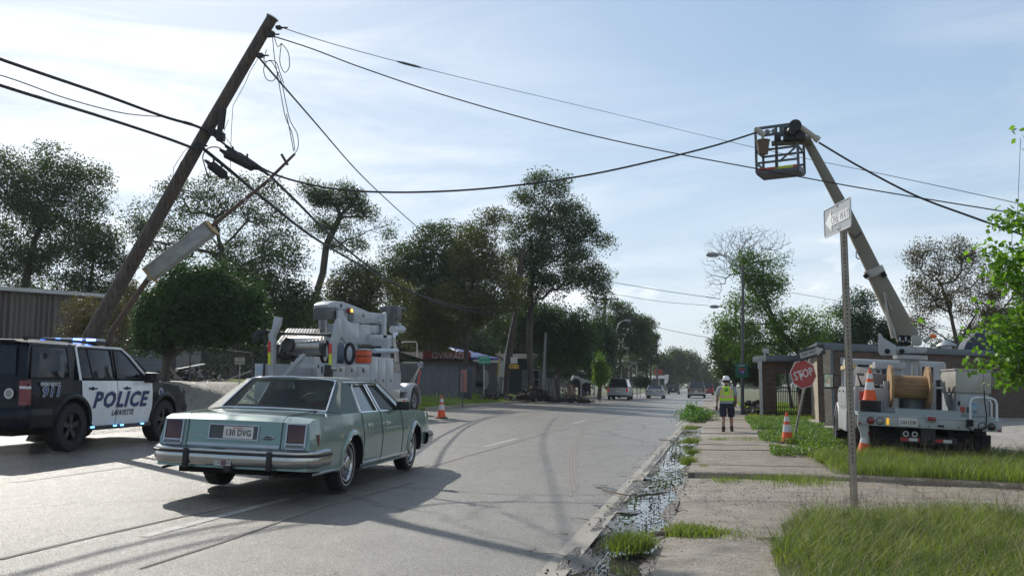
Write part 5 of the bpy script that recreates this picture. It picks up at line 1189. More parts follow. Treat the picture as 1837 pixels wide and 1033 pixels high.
    q = MB(); q.beam(corner(.0, 0, .34), corner(.0, 0, .34)+up*.001+e2*Wb, .04, .30); q.beam(corner(0, 0, .38), corner(.42, 0, .38), .03, .26); q.build('control_box', SG, cg, bevel=.01)
    for k in range(3):
        q = MB(); q.lathe([(.05, -.03), (.06, 0), (.05, .03)], corner(.55+.17*k, .02, .40), tuple(-e2), 12); q.build('tool_ring', mat('ring_grey', (.2, .2, .2), .5), cg)
    q = MB(); q.beam(corner(.97, 0, .40), corner(.5, 0, .40), .02, .02); q.beam(corner(.5, 0, .5), corner(.5, 0, -.45), .05, .05); q.beam(corner(.05, .0, -.02), corner(.45, 0, -.30), .035, .035); q.build('brace', SG, cg)
    q = MB(); q.lathe([(.115, -.05), (.13, -.05), (.13, -.03), (.06, -.03), (.06, .03), (.13, .03), (.13, .05), (.115, .05)], P(1427, 226, -.45), tuple(-fw+.4*wl_), 24); q.build('cable_reel_small', BLACK, cg, smooth=40)
    q = MB(); q.cyl(P(1436, 228, -.4), P(1468, 251, -.4), .06, .055, 12); q.cyl(P(1462, 247, -.4), P(1469, 252, -.4), .075, n=12); q.build('jib', mat('jib_beige', (.45, .42, .36), .5), cg, smooth=40)
    q = MB(); q.box(P(1420, 242, -.2), (.3, .35, .28)); q.box(P(1436, 244, -.3), (.2, .22, .20)); q.lathe([(.09, -.08), (.09, .08)], P(1419, 236, -.4), tuple(-fw), 14); q.build('winch', BLACK, cg, bevel=.02)
    q = MB(); q.cyl(P(1384, 258, -.1), P(1455, 252, -.1), .06, .09, 12); q.build('platform_mount', FG, cg, smooth=40)
    q = MB(); q.box(P(1395, 247, -.3), (.16, .14, .12)); q.cyl(P(1392, 240, -.3), P(1392, 300, -.3), .02, n=8); q.build('hydraulic_tool', BLACK, cg, bevel=.015)
    q = MB(); q.cyl(P(1357, 231, -.3), P(1371, 243, -.3), .055, .06, 10); q.cyl(P(1353, 236, -.3), P(1360, 232, -.3), .03, n=8); q.beam(P(1366, 240, -.3), P(1372, 262, -.3), .03, .03); q.build('cable_guide', mat('jib_beige', (.45, .42, .36), .5), cg, smooth=40)
    q = MB(); q.lathe([(.10, -.16), (.14, .12), (.155, .13), (.15, .15), (.13, .14), (.09, -.12)], P(1369, 264, -.35), tuple(up), 18); q.build('tool_bucket', mat('brown_canvas', (.16, .11, .08), .85, bump=.004), cg, smooth=40)
    # the wooden reel (rests on its axle stand)
    r = thing('cable_reel', 'wooden cable reel standing on the back of the right-hand line truck', 'cable reel')
    WO = mat('reel_wood', (.38, .24, .12), .8, c2=(.23, .14, .07), scale=5, amount=1, stretch=(1.5, .35, 1.5), bump=.003, bscale=30, dirt=(.16, .10, .06), dscale=4)
    for yy in (.56, -.10):
        fl = bpy.data.objects.new('reel_flange', None); col.objects.link(fl); fl.parent = r
        for k in range(6):
            x_a, x_b = -.40+k*.1334, -.40+(k+1)*.1334-.004; pts = []
            for xx in np.linspace(x_a, x_b, 5): pts.append((xx, math.sqrt(max(0, .40**2-xx*xx))))
            pl = pts+[(x_, -z_) for x_, z_ in pts[::-1]]
            if k in (0, 5): pl = [p_ for p_ in pl if True]
            q = MB(); q.prism(pl, (0, .045, 0), (.55, yy+(.001*(k % 2)), 1.46)); q.build('flange_plank', WO, fl)
        q = MB(); q.lathe([(.11, -.002), (.11, .008), (.0001, .008)], (.55, yy+.0465 if yy > 0 else yy-.0015, 1.46), (0, 1 if yy > 0 else -1, 0), 20); q.build('hub_plate', DARK, fl)
    for k in range(22):
        a_ = 2*math.pi*k/22; q = MB(); q.box((.55+.205*math.cos(a_), .2525, 1.46+.205*math.sin(a_)), (.022, .61, .0565), (0, -a_, 0)); q.build('drum_stave', WO, r)
    q = MB(); q.cyl((.55, -.05, 1.46), (.55, .55, 1.46), .192, n=20); q.build('drum_core', DARK, r)
    r.location = t.location; r.rotation_euler = t.rotation_euler
    # cones on their rubber stack
    tm = t.matrix_basis
    st = thing('cone_stack', 'black nested rubber cone bases on the rear left corner of the right-hand truck', 'cone stack')
    for k in range(6):
        q = MB(); z_ = .928+k*.042; w = .19-.004*(k % 2); q.bbox((.10, h-.42, z_), (.46, h-.05, z_+.034)); q.build('cone_base', RUBBER, st, bevel=.01)
    st.location = t.location; st.rotation_euler = t.rotation_euler
    p = tm @ Vector((.28, h-.235, .928+6*.042-.03))
    cone_thing('scuffed orange cone on top of the black cone stack on the right-hand truck', p, .62, tilt=t.rotation_euler.copy(), base=False)
    return t
RT = right_truck()
# ============ white bucket truck parked on the left, stabilisers folded up
def left_truck():
    YR = 26.0; r0, l0 = at(598, 660, Y=YR).x, at(457, 660, Y=YR).x; Xc = (r0+l0)/2; h = (r0-l0)/2; gzv = gzf(r0-.6, 31)
    t = thing('utility_truck', 'white bucket truck with folded stabilisers parked on the left behind the green saloon', 'utility truck')
    t.location = (Xc, YR, gzv); t.rotation_euler = (0, 0, R(90)); bpy.context.view_layer.update(); inv = t.matrix_basis.inverted()
    WP = mat('truck_white_b', (.40, .43, .46), .42, coat=.2, c2=(.31, .34, .37), scale=2, dirt=(.34, .33, .31), dscale=2)
    GA = mat('machine_grey', (.10, .105, .11), .5, .3); BT = mat('bare_aluminium', (.52, .50, .47), .32, .9, c2=(.40, .38, .35), scale=4); DKS = mat('dark_steel', (.03, .03, .032), .6)
    A = lambda px, py, X=None, Y=None: inv @ (at(px, py, X=X) if X is not None else at(px, py, Y=Y))
    def xslab(pts, Xa, Xb, nm, m, bev=.015, par=None):
        """outline traced at plane X = Xa, pushed sideways to Xb"""
        q = MB(); P = [A(x, y, X=Xa) for x, y in pts]; n = len(P); Q = [p+Vector((0, -(Xb-Xa), 0)) for p in P]
        q.add(P+Q, [tuple(range(n-1, -1, -1)), tuple(range(n, 2*n))]+[(i, (i+1) % n, n+(i+1) % n, n+i) for i in range(n)]); return q.build(nm, m, par or t, bevel=bev)
    def yslab(pts, Ya, Yb, nm, m, bev=.012, par=None):
        q = MB(); P = [A(x, y, Y=Ya) for x, y in pts]; n = len(P); Q = [p+Vector((Yb-Ya, 0, 0)) for p in P]
        q.add(P+Q, [tuple(range(n-1, -1, -1)), tuple(range(n, 2*n))]+[(i, (i+1) % n, n+(i+1) % n, n+i) for i in range(n)]); return q.build(nm, m, par or t, bevel=bev)
    zt = A(598, 651, Y=YR).z; zt2 = A(690, 641, X=r0).z; xb, xc = A(663, 650, X=r0).x, A(706, 650, X=r0).x; xh = A(722, 690, X=r0).x; xf = A(750, 700, X=r0).x
    cw = A(737, 717, X=r0-.2).x
    # bodywork
    b = MB(); b.bbox((.0, -h, .62), (xb, -h+.52, zt)); cb = b.build('side_cabinet', WP, t, bevel=.012)
    b = MB(); b.bbox((.0, h-.52, .62), (xb, h, zt)); cl_ = b.build('side_cabinet', WP, t, bevel=.012)
    for k, (u0, u1) in enumerate(((.04, .30), (.33, .62), (.65, .97))):
        q = MB(); q.bbox((xb*u0, -h-.014, zt-.36), (xb*u1, -h, zt-.05)); d = q.build('cabinet_door', WP, cb, bevel=.005)
        q = MB(); q.box((xb*(u0+u1)/2, -h-.022, zt-.20), (.12, .02, .10)); q.build('latch', GA, d)
    q = MB(); q.box((xb*.80, -h-.018, zt-.18), (.18, .008, .14)); q.build('warning_label', BLACK, cb)
    q = MB(); q.box((-.006, -h+.26, zt-.28), (.012, .40, .46)); d = q.build('cabinet_end_panel', WP, cb, bevel=.004); q = MB(); q.box((-.018, -h+.36, zt-.2), (.014, .05, .2)); q.build('latch', BLACK, d)
    q = MB(); q.box((-.006, h-.26, zt-.26), (.012, .40, .44)); d = q.build('cabinet_end_panel', WP, cl_, bevel=.004); q = MB(); q.box((-.016, h-.34, zt-.22), (.014, .04, .18)); q.build('latch', BLACK, d)
    q = MB(); q.box((-.016, h-.15, zt-.18), (.01, .16, .16)); q.build('notice_label', mat('notice_blue', (.35, .5, .6), .5), cl_)
    b = MB(); b.bbox((xb+.01, -h, .55), (xc, -h+.60, zt2)); tb = b.build('tall_cabinet', WP, t, bevel=.012); b = MB(); b.bbox((xb+.01, h-.60, .55), (xc, h, zt2)); b.build('tall_cabinet', WP, t, bevel=.012)
    for u0, u1 in ((.03, .33), (.35, .65), (.67, .97)):
        q = MB(); q.bbox((xb+(xc-xb)*u0, -h-.014, .68), (xb+(xc-xb)*u1, -h, zt2-.05)); d = q.build('cabinet_door', WP, tb, bevel=.005); q = MB(); q.lathe([(.05, 0), (.045, .02), (.0001, .022)], (xb+(xc-xb)*(u0*.35+u1*.65), -h-.014, 1.25), (0, -1, 0), 14); q.build('latch', GA, d)
    b = MB(); b.bbox((.0, -h+.52, .60), (xc, h-.52, .80)); b.build('deck', WP, t, bevel=.01)
    b = MB(); b.bbox((.05, -.5, .35), (xf-.3, .5, .62)); b.bbox((-.1, -h+.1, .42), (.1, h-.1, .60)); b.cyl((1.2, -.9, .5), (1.2, .9, .5), .11, n=10); b.build('chassis', DARK, t)
    # rear: crossbeam, braces, stabiliser legs
    yslab([(521, 650), (582, 654), (582, 661), (521, 659)], YR, YR+.25, 'cross_beam', WP)
    yslab([(503, 676), (511, 676), (545, 640), (545, 634), (537, 637)], YR-.05, YR+.1, 'brace', WP); yslab([(574, 672), (580, 672), (600, 648), (594, 645)], YR+.1, YR+.2, 'brace', WP)
    for (pts, st) in (([(492, 568), (502, 569), (500, 582), (490.5, 602), (490, 676), (481, 676), (482, 610), (481, 600), (487, 590), (489, 581)], (480.5, 485.5, 612, 654)),
                      ([(601, 574), (606, 570), (607, 580), (609, 600), (601, 620), (599, 662), (590, 662), (590, 617), (597, 592), (598, 580)], (589.5, 595, 616, 655))):
        lg = yslab(pts, YR-.25, YR-.05, 'stabiliser_leg', WP)
        ym = (st[2]*.5+st[3]*.5)
        yslab([(st[0], st[2]), (st[1], st[2]), (st[1], ym-1), (st[0], ym-1)], YR-.262, YR-.255, 'red_reflector', mat('reflect_red', (.55, .05, .04), .4, emit=None), 0, lg)
        yslab([(st[0], ym-1), (st[1], ym-1), (st[1], st[3]), (st[0], st[3])], YR-.262, YR-.255, 'yellow_reflector', mat('reflect_yellow', (.62, .66, .04), .4), 0, lg)
    yslab([(582, 654), (592, 654), (593, 677), (580, 677)], YR-.3, YR-.1, 'stabiliser_foot', DKS)
    b = MB(); b.cyl(A(593, 661, Y=YR-.2), A(606, 661, Y=YR-.2), .06, .08, 10); b.build('stabiliser_pin', BT, t, smooth=40)
    b = MB(); b.cyl(A(500, 598, Y=YR-.1), A(596, 601, Y=YR-.1), .040, n=10); b.cyl(A(502, 598, Y=YR-.1), A(510, 598, Y=YR-.1), .06, n=10); b.cyl(A(588, 601, Y=YR-.1), A(594, 601, Y=YR-.1), .06, n=10); b.build('cross_tube', DKS, t, smooth=40)
    # ribbed aluminium box and drum behind the legs
    b = MB(); P = [A(515, 590, Y=YR+1.6), A(583, 591, Y=YR+1.6), A(580, 609, Y=YR+.5), A(494, 617, Y=YR+.5)]
    plate(b, P, .03, (0, 0, -1)); rc = b.build('ribbed_cover', BT, t)
    for k in range(13):
        u = (k+.5)/13; q = MB(); q.beam(P[3].lerp(P[2], u)+Vector((0, 0, .012)), P[0].lerp(P[1], u)+Vector((0, 0, .012)), .05, .022); q.build('rib', BT, rc)
    b = MB(); b.cyl(A(519, 620, Y=YR+.8), A(579, 620, Y=YR+.8), .29, n=28); b.build('drum', BT, t, smooth=40)
    b = MB(); c = A(516, 618, Y=YR+.45); b.lathe([(.15, 0), (.21, .03), (.21, -.18), (.16, -.18), (.14, -.05), (.0001, -.05)], c, (-1, .25, 0), 24); b.build('exhaust_mouth', mat('dark_ring', (.06, .06, .065), .4, .7), t, smooth=40)
    b = MB(); b.cyl(A(506, 612, Y=YR+.5), A(500, 634, Y=YR+.5), .02, n=8); b.build('cover_strut', WP, t)
    b = MB(); random.seed(5)
    for k in range(16):
        c = A(495+random.random()*34, 634+random.random()*10, Y=YR+.3+random.random()*.6); b.tube([c+Vector((random.uniform(-.2, .2), random.uniform(-.25, .25), random.uniform(-.08, .1))) for _ in range(4)], .022, 6)
    b.build('hose_bundle', BLACK, t, smooth=60)
    b = MB(); b.tube([A(*p, Y=YR+.2) for p in ((455, 616), (458, 606), (466, 598), (478, 594), (488, 597))], .07, 8); b.box(A(470, 594, Y=YR+.2), (.2, .3, .10)); b.box(A(459, 604, Y=YR+.2), (.2, .22, .16), (.6, 0, 0)); b.tube([A(474, 600, Y=YR), A(475, 640, Y=YR), A(473, 676, Y=YR-.05)], .035, 6); b.build('hydraulic_hoses', DKS, t, smooth=60)
    for k, (x, y, rr) in enumerate(((584, 632, .34), (627, 634, .30))):
        b = MB(); c = A(x, y, Y=YR+(1.2 if k == 0 else .9)); b.tube([c+Vector((.12*math.cos(a), .20*math.cos(a), rr*math.sin(a))) for a in np.linspace(0, 2*math.pi, 20)], .055, 8); b.build('hose_coil', RUBBER, t, smooth=60)
    b = MB(); b.cyl(A(590, 633, Y=YR+1.0), A(616, 633, Y=YR+1.2), .34, n=26); b.build('hose_reel', mat('reel_blue_grey', (.08, .11, .15), .5), t, smooth=40)
    b = MB(); b.box(A(652, 640, Y=YR+1.2), (.42, .42, .40)); wc = b.build('water_cooler', mat('cooler_orange', (.62, .09, .03), .5), t, bevel=.05); b = MB(); b.box(A(652, 627, Y=YR+1.2), (.43, .40, .05)); b.build('lid', WP, wc, bevel=.02); b = MB(); b.box(A(652, 639, Y=YR+1.2), (.44, .44, .03)); b.build('strap', BLACK, wc)
    # pedestal and folded boom above the deck
    X1, X2 = Xc+.35, Xc-.35
    xslab([(571, 557), (575, 555), (582, 556), (583, 614), (571, 606)], X2-.15, X2-.05, 'pedestal_plate', WP)
    xslab([(607, 557), (615, 556), (618, 566), (625, 576), (632, 579), (645, 580), (646, 617), (623, 617), (613, 604), (606, 596)], X1, X1-.08, 'pedestal_plate', WP)
    b = MB(); b.bbox((A(585, 600, X=X2).x-.1, -.30, .8), (A(645, 600, X=X1).x, .30, A(610, 582, X=Xc).z)); b.build('pedestal', WP, t, bevel=.02)
    bm_ = xslab([(588, 546), (594, 542), (603, 540), (616, 541), (640, 550), (664, 560), (692, 563), (692, 579), (676, 580), (650, 580), (632, 578), (620, 570), (603, 552), (588, 552)], X1-.10, X2+.10, 'folded_boom', WP, .03)
    xslab([(585, 552), (604, 552), (604, 573), (585, 574)], X1-.12, X2+.12, 'boom_pivot', GA, .02)
    b = MB(); c = A(612, 548, X=X1-.09); b.lathe([(.06, 0), (.05, .03), (.0001, .035)], c, (0, -1, 0), 16); b.build('pivot_pin', GA, bm_)
    b = MB(); b.box(A(652, 566, X=X1-.09), (.14, .02, .10)); b.build('boom_badge', GA, bm_)
    b = MB(); b.bbox(tuple(A(625, 572, X=X1-.09)-Vector((0, .02, .05))), tuple(A(634, 563, X=X1-.09)+Vector((0, .01, .02)))); b.build('data_plate', GA, bm_)
    b = MB(); c = A(628, 557, X=X1+.02); b.box(c, (.36, .10, .17)); bc = b.build('beacon', mat('beacon_red_lens', (.28, .03, .02), .3, coat=.5), t, bevel=.03); b = MB(); b.box(c+Vector((.03, -.05, .0)), (.13, .03, .10)); b.build('lit_lamp', mat('beacon_lit', (1, .6, .05), .3, emit=(1, .55, .04), estr=5), bc, bevel=.02)
    xslab([(646, 582), (664, 582), (664, 617), (646, 617)], X1, X1-.1, 'boom_rest', WP); xslab([(664, 583), (689, 583), (689, 597), (664, 598)], X1-.05, X2+.05, 'lower_boom', WP, .02)
    xslab([(664, 599), (704, 601), (704, 618), (664, 618)], X1+.1, X2-.1, 'lift_arm', WP, .02)
    xslab([(690, 562), (693, 560), (694, 620), (690, 620), (687, 600), (688, 580)], X1+.1, X1, 'rest_fork', WP, .006); xslab([(683, 576), (694, 562), (694, 580), (684, 582)], X1+.05, X2, 'rest_cradle', WP, .006)
    b = MB(); c = A(691, 556, X=Xc); b.lathe([(.17, -.15), (.18, -.13), (.18, .13), (.17, .15)], c, (0, 1, 0), 22); b.build('winch_drum', GA, t, smooth=40); b = MB(); c2 = A(706, 562, X=Xc); b.box(c2, (.52, .5, .58)); b.box(A(703, 574, X=Xc), (.45, .4, .5)); b.lathe([(.10, -.3), (.10, .3)], A(715, 556, X=Xc), (0, 1, 0), 14); b.build('jib_winch', GA, t, bevel=.03)
    b = MB(); b.cyl(A(704, 591, X=X1-.1), A(722, 591, X=X1-.1), .15, n=18); b.cyl(A(704, 579, X=Xc), A(718, 582, X=Xc), .06, n=10); b.build('bucket_mount', WP, t, smooth=40)
    b = MB(); b.cyl(A(691, 603, X=X1), A(690, 618, X=X1), .05, n=10); b.cyl(A(697, 603, X=X1), A(697, 619, X=X1), .05, n=10); b.build('rest_pad', DKS, t)
    b = MB(); b.cyl(A(671, 629, X=r0-.1), A(712, 629, X=r0-.1), .085, n=16); b.build('boom_tube', mat('pale_blue_tube', (.45, .52, .58), .4, coat=.3), t, smooth=40)
    # cab, bonnet and wing
    zc = A(712, 606, X=r0).z
    b = MB(); b.prism([(xc+.06, .75), (xh+.55, .75), (xh+.60, 1.45), (xh+.15, zc-.35), (xh-.1, zc), (xc+.10, zc)], (0, -(2*h-.5), 0), (0, h-.25, 0)); b.build('cab', WP, t, bevel=.06)
    b = MB(); b.prism([(xc+.35, 1.55), (xh+.42, 1.55), (xh+.10, zc-.30), (xc+.38, zc-.30)], (0, -.015, 0), (0, -h+.25, 0)); b.build('cab_side_window', mat('dark_tinted_glass', (.012, .015, .02), .06, spec=.9), t)
    b = MB(); b.bbox((xc+.045, -h+.5, 1.6), (xc+.06, h-.5, zc-.3)); b.build('cab_rear_window', mat('dark_tinted_glass', (.012, .015, .02), .06, spec=.9), t)
    zb_ = A(720, 682, X=r0).z
    b = MB(); g = []
    for u in np.linspace(0, 1, 9):
        x = xh+.2+(xf-xh-.15)*u; hh = zb_*(1-.06*u-.30*u**4); row = []
        for v in np.linspace(-1, 1, 13): row.append((x, v*(h-.14), .85+(hh-.85)*(1-abs(v)**5)*1.0+0*(v)))
        g.append(row)
    b.grid(g); b.build('bonnet', WP, t, smooth=60, solid=.04)
    b = MB(); b.bbox((xf-.18, -h+.18, .55), (xf+.05, h-.18, zb_*.66)); b.build('grille', DKS, t, bevel=.04)
    b = MB(); b.bbox((xf-.05, -h+.08, .42), (xf+.15, h-.08, .70)); b.build('front_bumper', mat('aged_chrome', (.62, .62, .62), .2, 1), t, bevel=.03)
    for s in (1, -1):
        b = MB(); g = []
        for k in range(15):
            a_ = math.pi*(-.08+1.10*k/14); cx, cz = cw+.68*math.cos(a_), .50+.68*math.sin(a_)
            g.append([(cx, s*(h-.55), cz), (cx, s*(h-.04), cz), (cw+.62*math.cos(a_), s*(h), .50+.62*math.sin(a_)-.01)])
        b.grid(g); b.build('front_wing', WP, t, smooth=60, solid=.03)
        wheel(t, cw, s*(h-.18), .50, .28, s, mat('steel_wheel_pale', (.45, .46, .47), .4, .5), 'truck', .28); wheel(t, 1.35, s*(h-.18), .50, .26, s, WP, 'truck', .28, tread=False)
        b = MB(); b.bbox((xc+.1, s*(h-.35), .45), (cw-.75, s*(h-.02), .62)); b.bbox((xc+.15, s*(h-.45), .55), (xc+.9, s*(h-.05), .95)); b.build('fuel_tank', BT, t, bevel=.05)
        b = MB(); mz = A(746, 655, X=r0).z; mx = xf-.15
        b.cyl((mx, s*(h-.2), zb_*.85), (mx+.05, s*(h+.12), mz), .018, n=6); b.cyl((mx-.3, s*(h-.2), zb_*.9), (mx+.05, s*(h+.12), mz), .014, n=6); b.build('mirror_arm', BT, t)
        b = MB(); b.lathe([(.0001, -.05), (.09, -.03), (.13, .01), (.0001, .015)], (mx+.05, s*(h+.12), mz+.03), (-1, 0, .1), 18); b.build('wing_mirror', CHROME, t, smooth=60)
    b = MB(); b.cyl(A(708, 650, X=r0-.2), A(706, 605, X=r0-.2), .07, n=12); b.tube([A(706, 606, X=r0-.2), A(706.5, 601, X=r0-.2), A(711, 599, X=r0-.2)], .075, 10); b.build('exhaust_stack', CHROME, t, smooth=40)
    b = MB(); pts = [A(*p, X=r0-.1) for p in ((720, 616), (722, 613), (746, 613), (748, 616), (748, 640))]; b.tube(pts, .022, 6); b.cyl(A(722, 650, X=r0-.1), A(748, 650, X=r0-.1), .02, n=6); b.build('mirror_bracket', BT, t, smooth=40)
    mpost = MB(); mpost.cyl(A(750, 690, X=r0+.1), A(754, 664, X=r0+.1), .025, n=8); mpost.build('red_marker_rod', mat('rod_red', (.65, .04, .04), .4), t)
    return t
LT = left_truck()
# ---------------------------------------------------------------- poles, cables, lamps, signs
GP_ = {}
def pole_thing(name, label, pts, r0, r1, m=WOODPOLE, cat='utility pole', group=None, n=16):
    """pts world points from the ground up"""
    base = Vector(pts[0]); t = thing(name, label, cat, base, 0, group)
    P = [Vector(p)-base for p in pts]; k = len(P); path = []; rad = []
    for i in range(k-1):
        for j in range(5): u = j/5; path.append(P[i].lerp(P[i+1], u)); rad.append(r0+(r1-r0)*(i+u)/(k-1))
    path.append(P[-1]); rad.append(r1); b = MB(); b.tube(path, rad, n); b.build('pole_shaft', m, t, smooth=50); return t
# the big leaning pole
DP = 18.0
top, bot = at(488, 33, D=DP), at(62, 775, D=DP); mid = at(250, 440, D=DP); bot = at(60, 778, D=DP); bot.z = gzf(bot.x, bot.y)-.1
LP = pole_thing('leaning_utility_pole', 'thick wooden utility pole leaning far to the right over the police car', [bot, at(165, 600, D=DP), at(255, 440, D=DP), at(372, 232, D=DP), top], .165, .112, n=22)
def on(t, w): return Vector(w)-t.location
b = MB(); 
for px, py, s in ((485, 62, .10), (466, 100, .08), (380, 238, .12), (356, 262, .12), (500, 50, .06)):
    c = on(LP, at(px, py, D=DP-.1)); b.box(c, (s*1.6, .10, s)); b.cyl(c, c+U_R*.18, .018, n=6)
b.build('pole_hardware', mat('dark_steel', (.03, .03, .032), .6), LP)
b = MB(); c0, c1 = on(LP, at(398, 196, D=DP-.15)), on(LP, at(393, 250, D=DP-.15)); b.cyl(c0, c1, .055, n=10); b.cyl(on(LP, at(405, 196, D=DP-.1)), on(LP, at(401, 232, D=DP-.1)), .02, n=6); b.box(on(LP, at(396, 246, D=DP-.1)), (.14, .12, .16)); b.build('dangling_bracket', mat('dark_steel', (.03, .03, .032), .6), LP)
b = MB(); b.cyl(on(LP, top), on(LP, top)+(Vector(top)-Vector(mid)).normalized()*.02, .137, n=18); b.build('pole_cap', mat('zinc_cap', (.5, .52, .56), .4, .6), LP)
for pts in ([(463, 105), (448, 130), (440, 150), (418, 190), (415, 235), (413, 300), (418, 330)], [(440, 115), (425, 150), (415, 180)], [(355, 250), (330, 272), (312, 300), (310, 318)], [(345, 270), (325, 290), (314, 312)], [(400, 250), (408, 270), (424, 272)], [(410, 215), (400, 240), (420, 268)]):
    b = MB(); b.tube([on(LP, at(*p, D=DP-.2)) for p in pts], .006, 5); b.build('loose_ground_wire', WIRE, LP)
b = MB()
for k in range(9):
    u = k/9; y_ = 500-22*k; x_ = 165+(600-y_)*.5625+6*math.sin(k*3); a_ = at(x_, y_, D=DP-.172); c_ = at(x_+22, y_-34, D=DP-.165); b.cyl(on(LP, a_), on(LP, c_), .012, .003, 5)
b.build('pole_splinter', mat('raw_split_wood', (.10, .07, .05), .9), LP)
# the snapped second pole with its long metal box
D2 = 18.6
bs = at(150, 690, D=D2); bs.z = gzf(bs.x, bs.y)
SP = pole_thing('snapped_riser_pole', 'thin tilted pole carrying a long grey box, hung in the cables beside the leaning pole', [bs, at(200, 595, D=D2), at(268, 497, D=D2), at(375, 410, D=D2), at(480, 325, D=D2), at(529, 276, D=D2)], .075, .026, mat('weathered_rust_pole', (.13, .095, .075), .8, c2=(.07, .055, .045), scale=6, bump=.004), 'pole')
BX = mat('grey_metal_box', (.36, .37, .36), .5, .2, c2=(.29, .30, .30), scale=3, dirt=(.2, .19, .17), dscale=3)
a_, c_ = on(SP, at(270, 492, D=D2-.1)), on(SP, at(378, 410, D=D2-.1)); dv = (c_-a_).normalized(); nup = dv.cross(U_F).normalized(); nup = nup if nup.z > 0 else -nup
q = MB(); q.prism([(-.02, -.20), (-.02, .03), (.07, .18), (.22, .18), (.22, -.05), (.12, -.20)], c_-a_, a_, tuple(-nup*-1), tuple(U_F)); 
q = MB(); q.beam(a_, c_, .28, .27, up=tuple(nup)); bx_ = q.build('long_box', BX, SP, bevel=.02)
q = MB(); q.beam(a_+nup*.14, c_+nup*.14, .31, .02, up=tuple(nup)); q.build('box_lid', mat('grey_box_lid', (.50, .50, .48), .5, dirt=(.3, .28, .25)), bx_)
for e in (a_-dv*.02, c_+dv*.02):
    q = MB(); q.prism([(-.20, -.17), (.19, -.15), (.24, .12), (-.12, .20), (-.22, .10)], dv*.025, e, tuple(dv.cross(nup)), tuple(nup)); q.build('wooden_end_board', mat('yellow_board', (.42, .30, .14), .8, c2=(.3, .2, .09)), bx_)
q = MB(); q.beam(on(SP, at(516, 296, D=D2)), on(SP, at(505, 277, D=D2)), .05, .05); q.build('cross_stub', mat('weathered_rust_pole', (1, 1, 1)), SP)
q = MB()
for px, py in ((268, 500), (372, 412), (440, 358), (484, 322)): q.lathe([(.06, -.03), (.065, 0), (.06, .03)], on(SP, at(px, py, D=D2)), tuple(dv), 10)
q.build('pole_clamp', STEEL, SP)
# cables: catenary-ish curves through surveyed points
def cable(label, pts, r, n=14, group='overhead cables', name='overhead_cable', m=WIRE, beads=None):
    """pts: (px, py, D)"""
    P = [at(x, y, D=d) for x, y, d in pts]; o0 = P[0].copy(); out = []
    for t_ in np.linspace(0, len(P)-1-1e-6, n*(len(P)-1)+1):
        i = int(t_); f = t_-i; a, b_, c, d = P[max(i-1, 0)], P[i], P[min(i+1, len(P)-1)], P[min(i+2, len(P)-1)]
        out.append(.5*((2*b_)+(c-a)*f+(2*a-5*b_+4*c-d)*f*f+(3*b_-a-3*c+d)*f**3)-o0)
    b = MB(); b.tube(out, r, 7); o = b.build(name, m, smooth=60); o.location = o0; tag(o, label, 'cable', group)
    if beads:
        for (i0, i1, rr) in beads:
            q = MB(); seg = out[int(i0*(len(out)-1)):int(i1*(len(out)-1))+1]; q.tube(seg, [rr*(.5 if k in (0, len(seg)-1) else 1) for k in range(len(seg))], 8); q.build('splice_sleeve', BLACK, o, smooth=50)
    return o
cable('upper of the two thick cables entering at the left edge and crossing the leaning pole', [(-160, 45, 12), (0, 106, 13.5), (180, 168, 16), (290, 208, 17.2), (345, 224, 17.7), (374, 236, 17.8)], .028, beads=[(.72, .82, .034)])
cable('lower of the two thick cables entering at the left edge', [(-160, 98, 12), (0, 153, 13.5), (180, 209, 16), (290, 245, 17.2), (352, 268, 17.75)], .028)
cable('thin wire sagging under the upper thick cable at the left edge', [(-160, 98, 12), (0, 135, 13.5), (120, 177, 15.5), (220, 203, 16.6), (295, 210, 17.3)], .010)
cable('thick cable sagging from the leaning pole across the road to the raised work platform', [(374, 236, 17.8), (415, 268, 17.9), (470, 302, 18), (520, 322, 18.1), (600, 339, 18.2), (700, 345, 18.3), (820, 342, 18.4), (940, 331, 18.5), (1060, 313, 18.6), (1180, 287, 18.7), (1280, 262, 18.9), (1357, 238, 19.3)], .020)
cable('upper bundle falling from the leaning pole to the dark pole by the grove', [(405, 262, 17.9), (470, 305, 19), (520, 350, 22), (600, 428, 28), (680, 490, 36), (760, 532, 44), (850, 552, 52), (928, 544, 60)], .033, beads=[(.06, .16, .05)])
cable('lower bundle falling from the leaning pole to the dark pole by the grove', [(366, 268, 17.8), (420, 312, 18.6), (480, 362, 21), (560, 424, 26), (640, 472, 33), (720, 516, 41), (800, 548, 49), (870, 561, 55), (928, 556, 60)], .036)
for (p0, p1, r, lab) in (((404, 274), (456, 300), .105, 'long black splice case hanging on the cable just right of the leaning pole'), ((376, 294), (404, 316), .095, 'short black splice case hanging below the longer one')):
    A_, B_ = at(*p0, D=17.8), at(*p1, D=18.0); t = thing('splice_case', lab, 'splice case', A_, 0, 'black splice cases'); d = (B_-A_).normalized(); b = MB()
    b.lathe([(.02, -.12), (r*.45, -.02), (r, .02), (r, (B_-A_).length*.5), (r*1.02, (B_-A_).length*.52), (r, (B_-A_).length*.54), (r, (B_-A_).length-.02), (r*.45, (B_-A_).length+.03), (.02, (B_-A_).length+.10)], (0, 0, 0), tuple(d), 12); b.build('case', BLACK, t, smooth=35)
    for u in (.25, .75):
        b = MB(); c = d*(B_-A_).length*u; b.lathe([(r*1.04, -.015), (r*1.04, .015)], c, tuple(d), 12); b.box(c+Vector((0, 0, r+.04)), (.03, .03, .10)); b.build('case_strap', mat('dark_steel', (.03, .03, .032), .6), t)
cable('looping lead joining the two splice cases', [(374, 320, 17.8), (368, 300, 17.8), (364, 280, 17.8), (374, 266, 17.7), (392, 265, 17.7), (406, 276, 17.8)], .012)
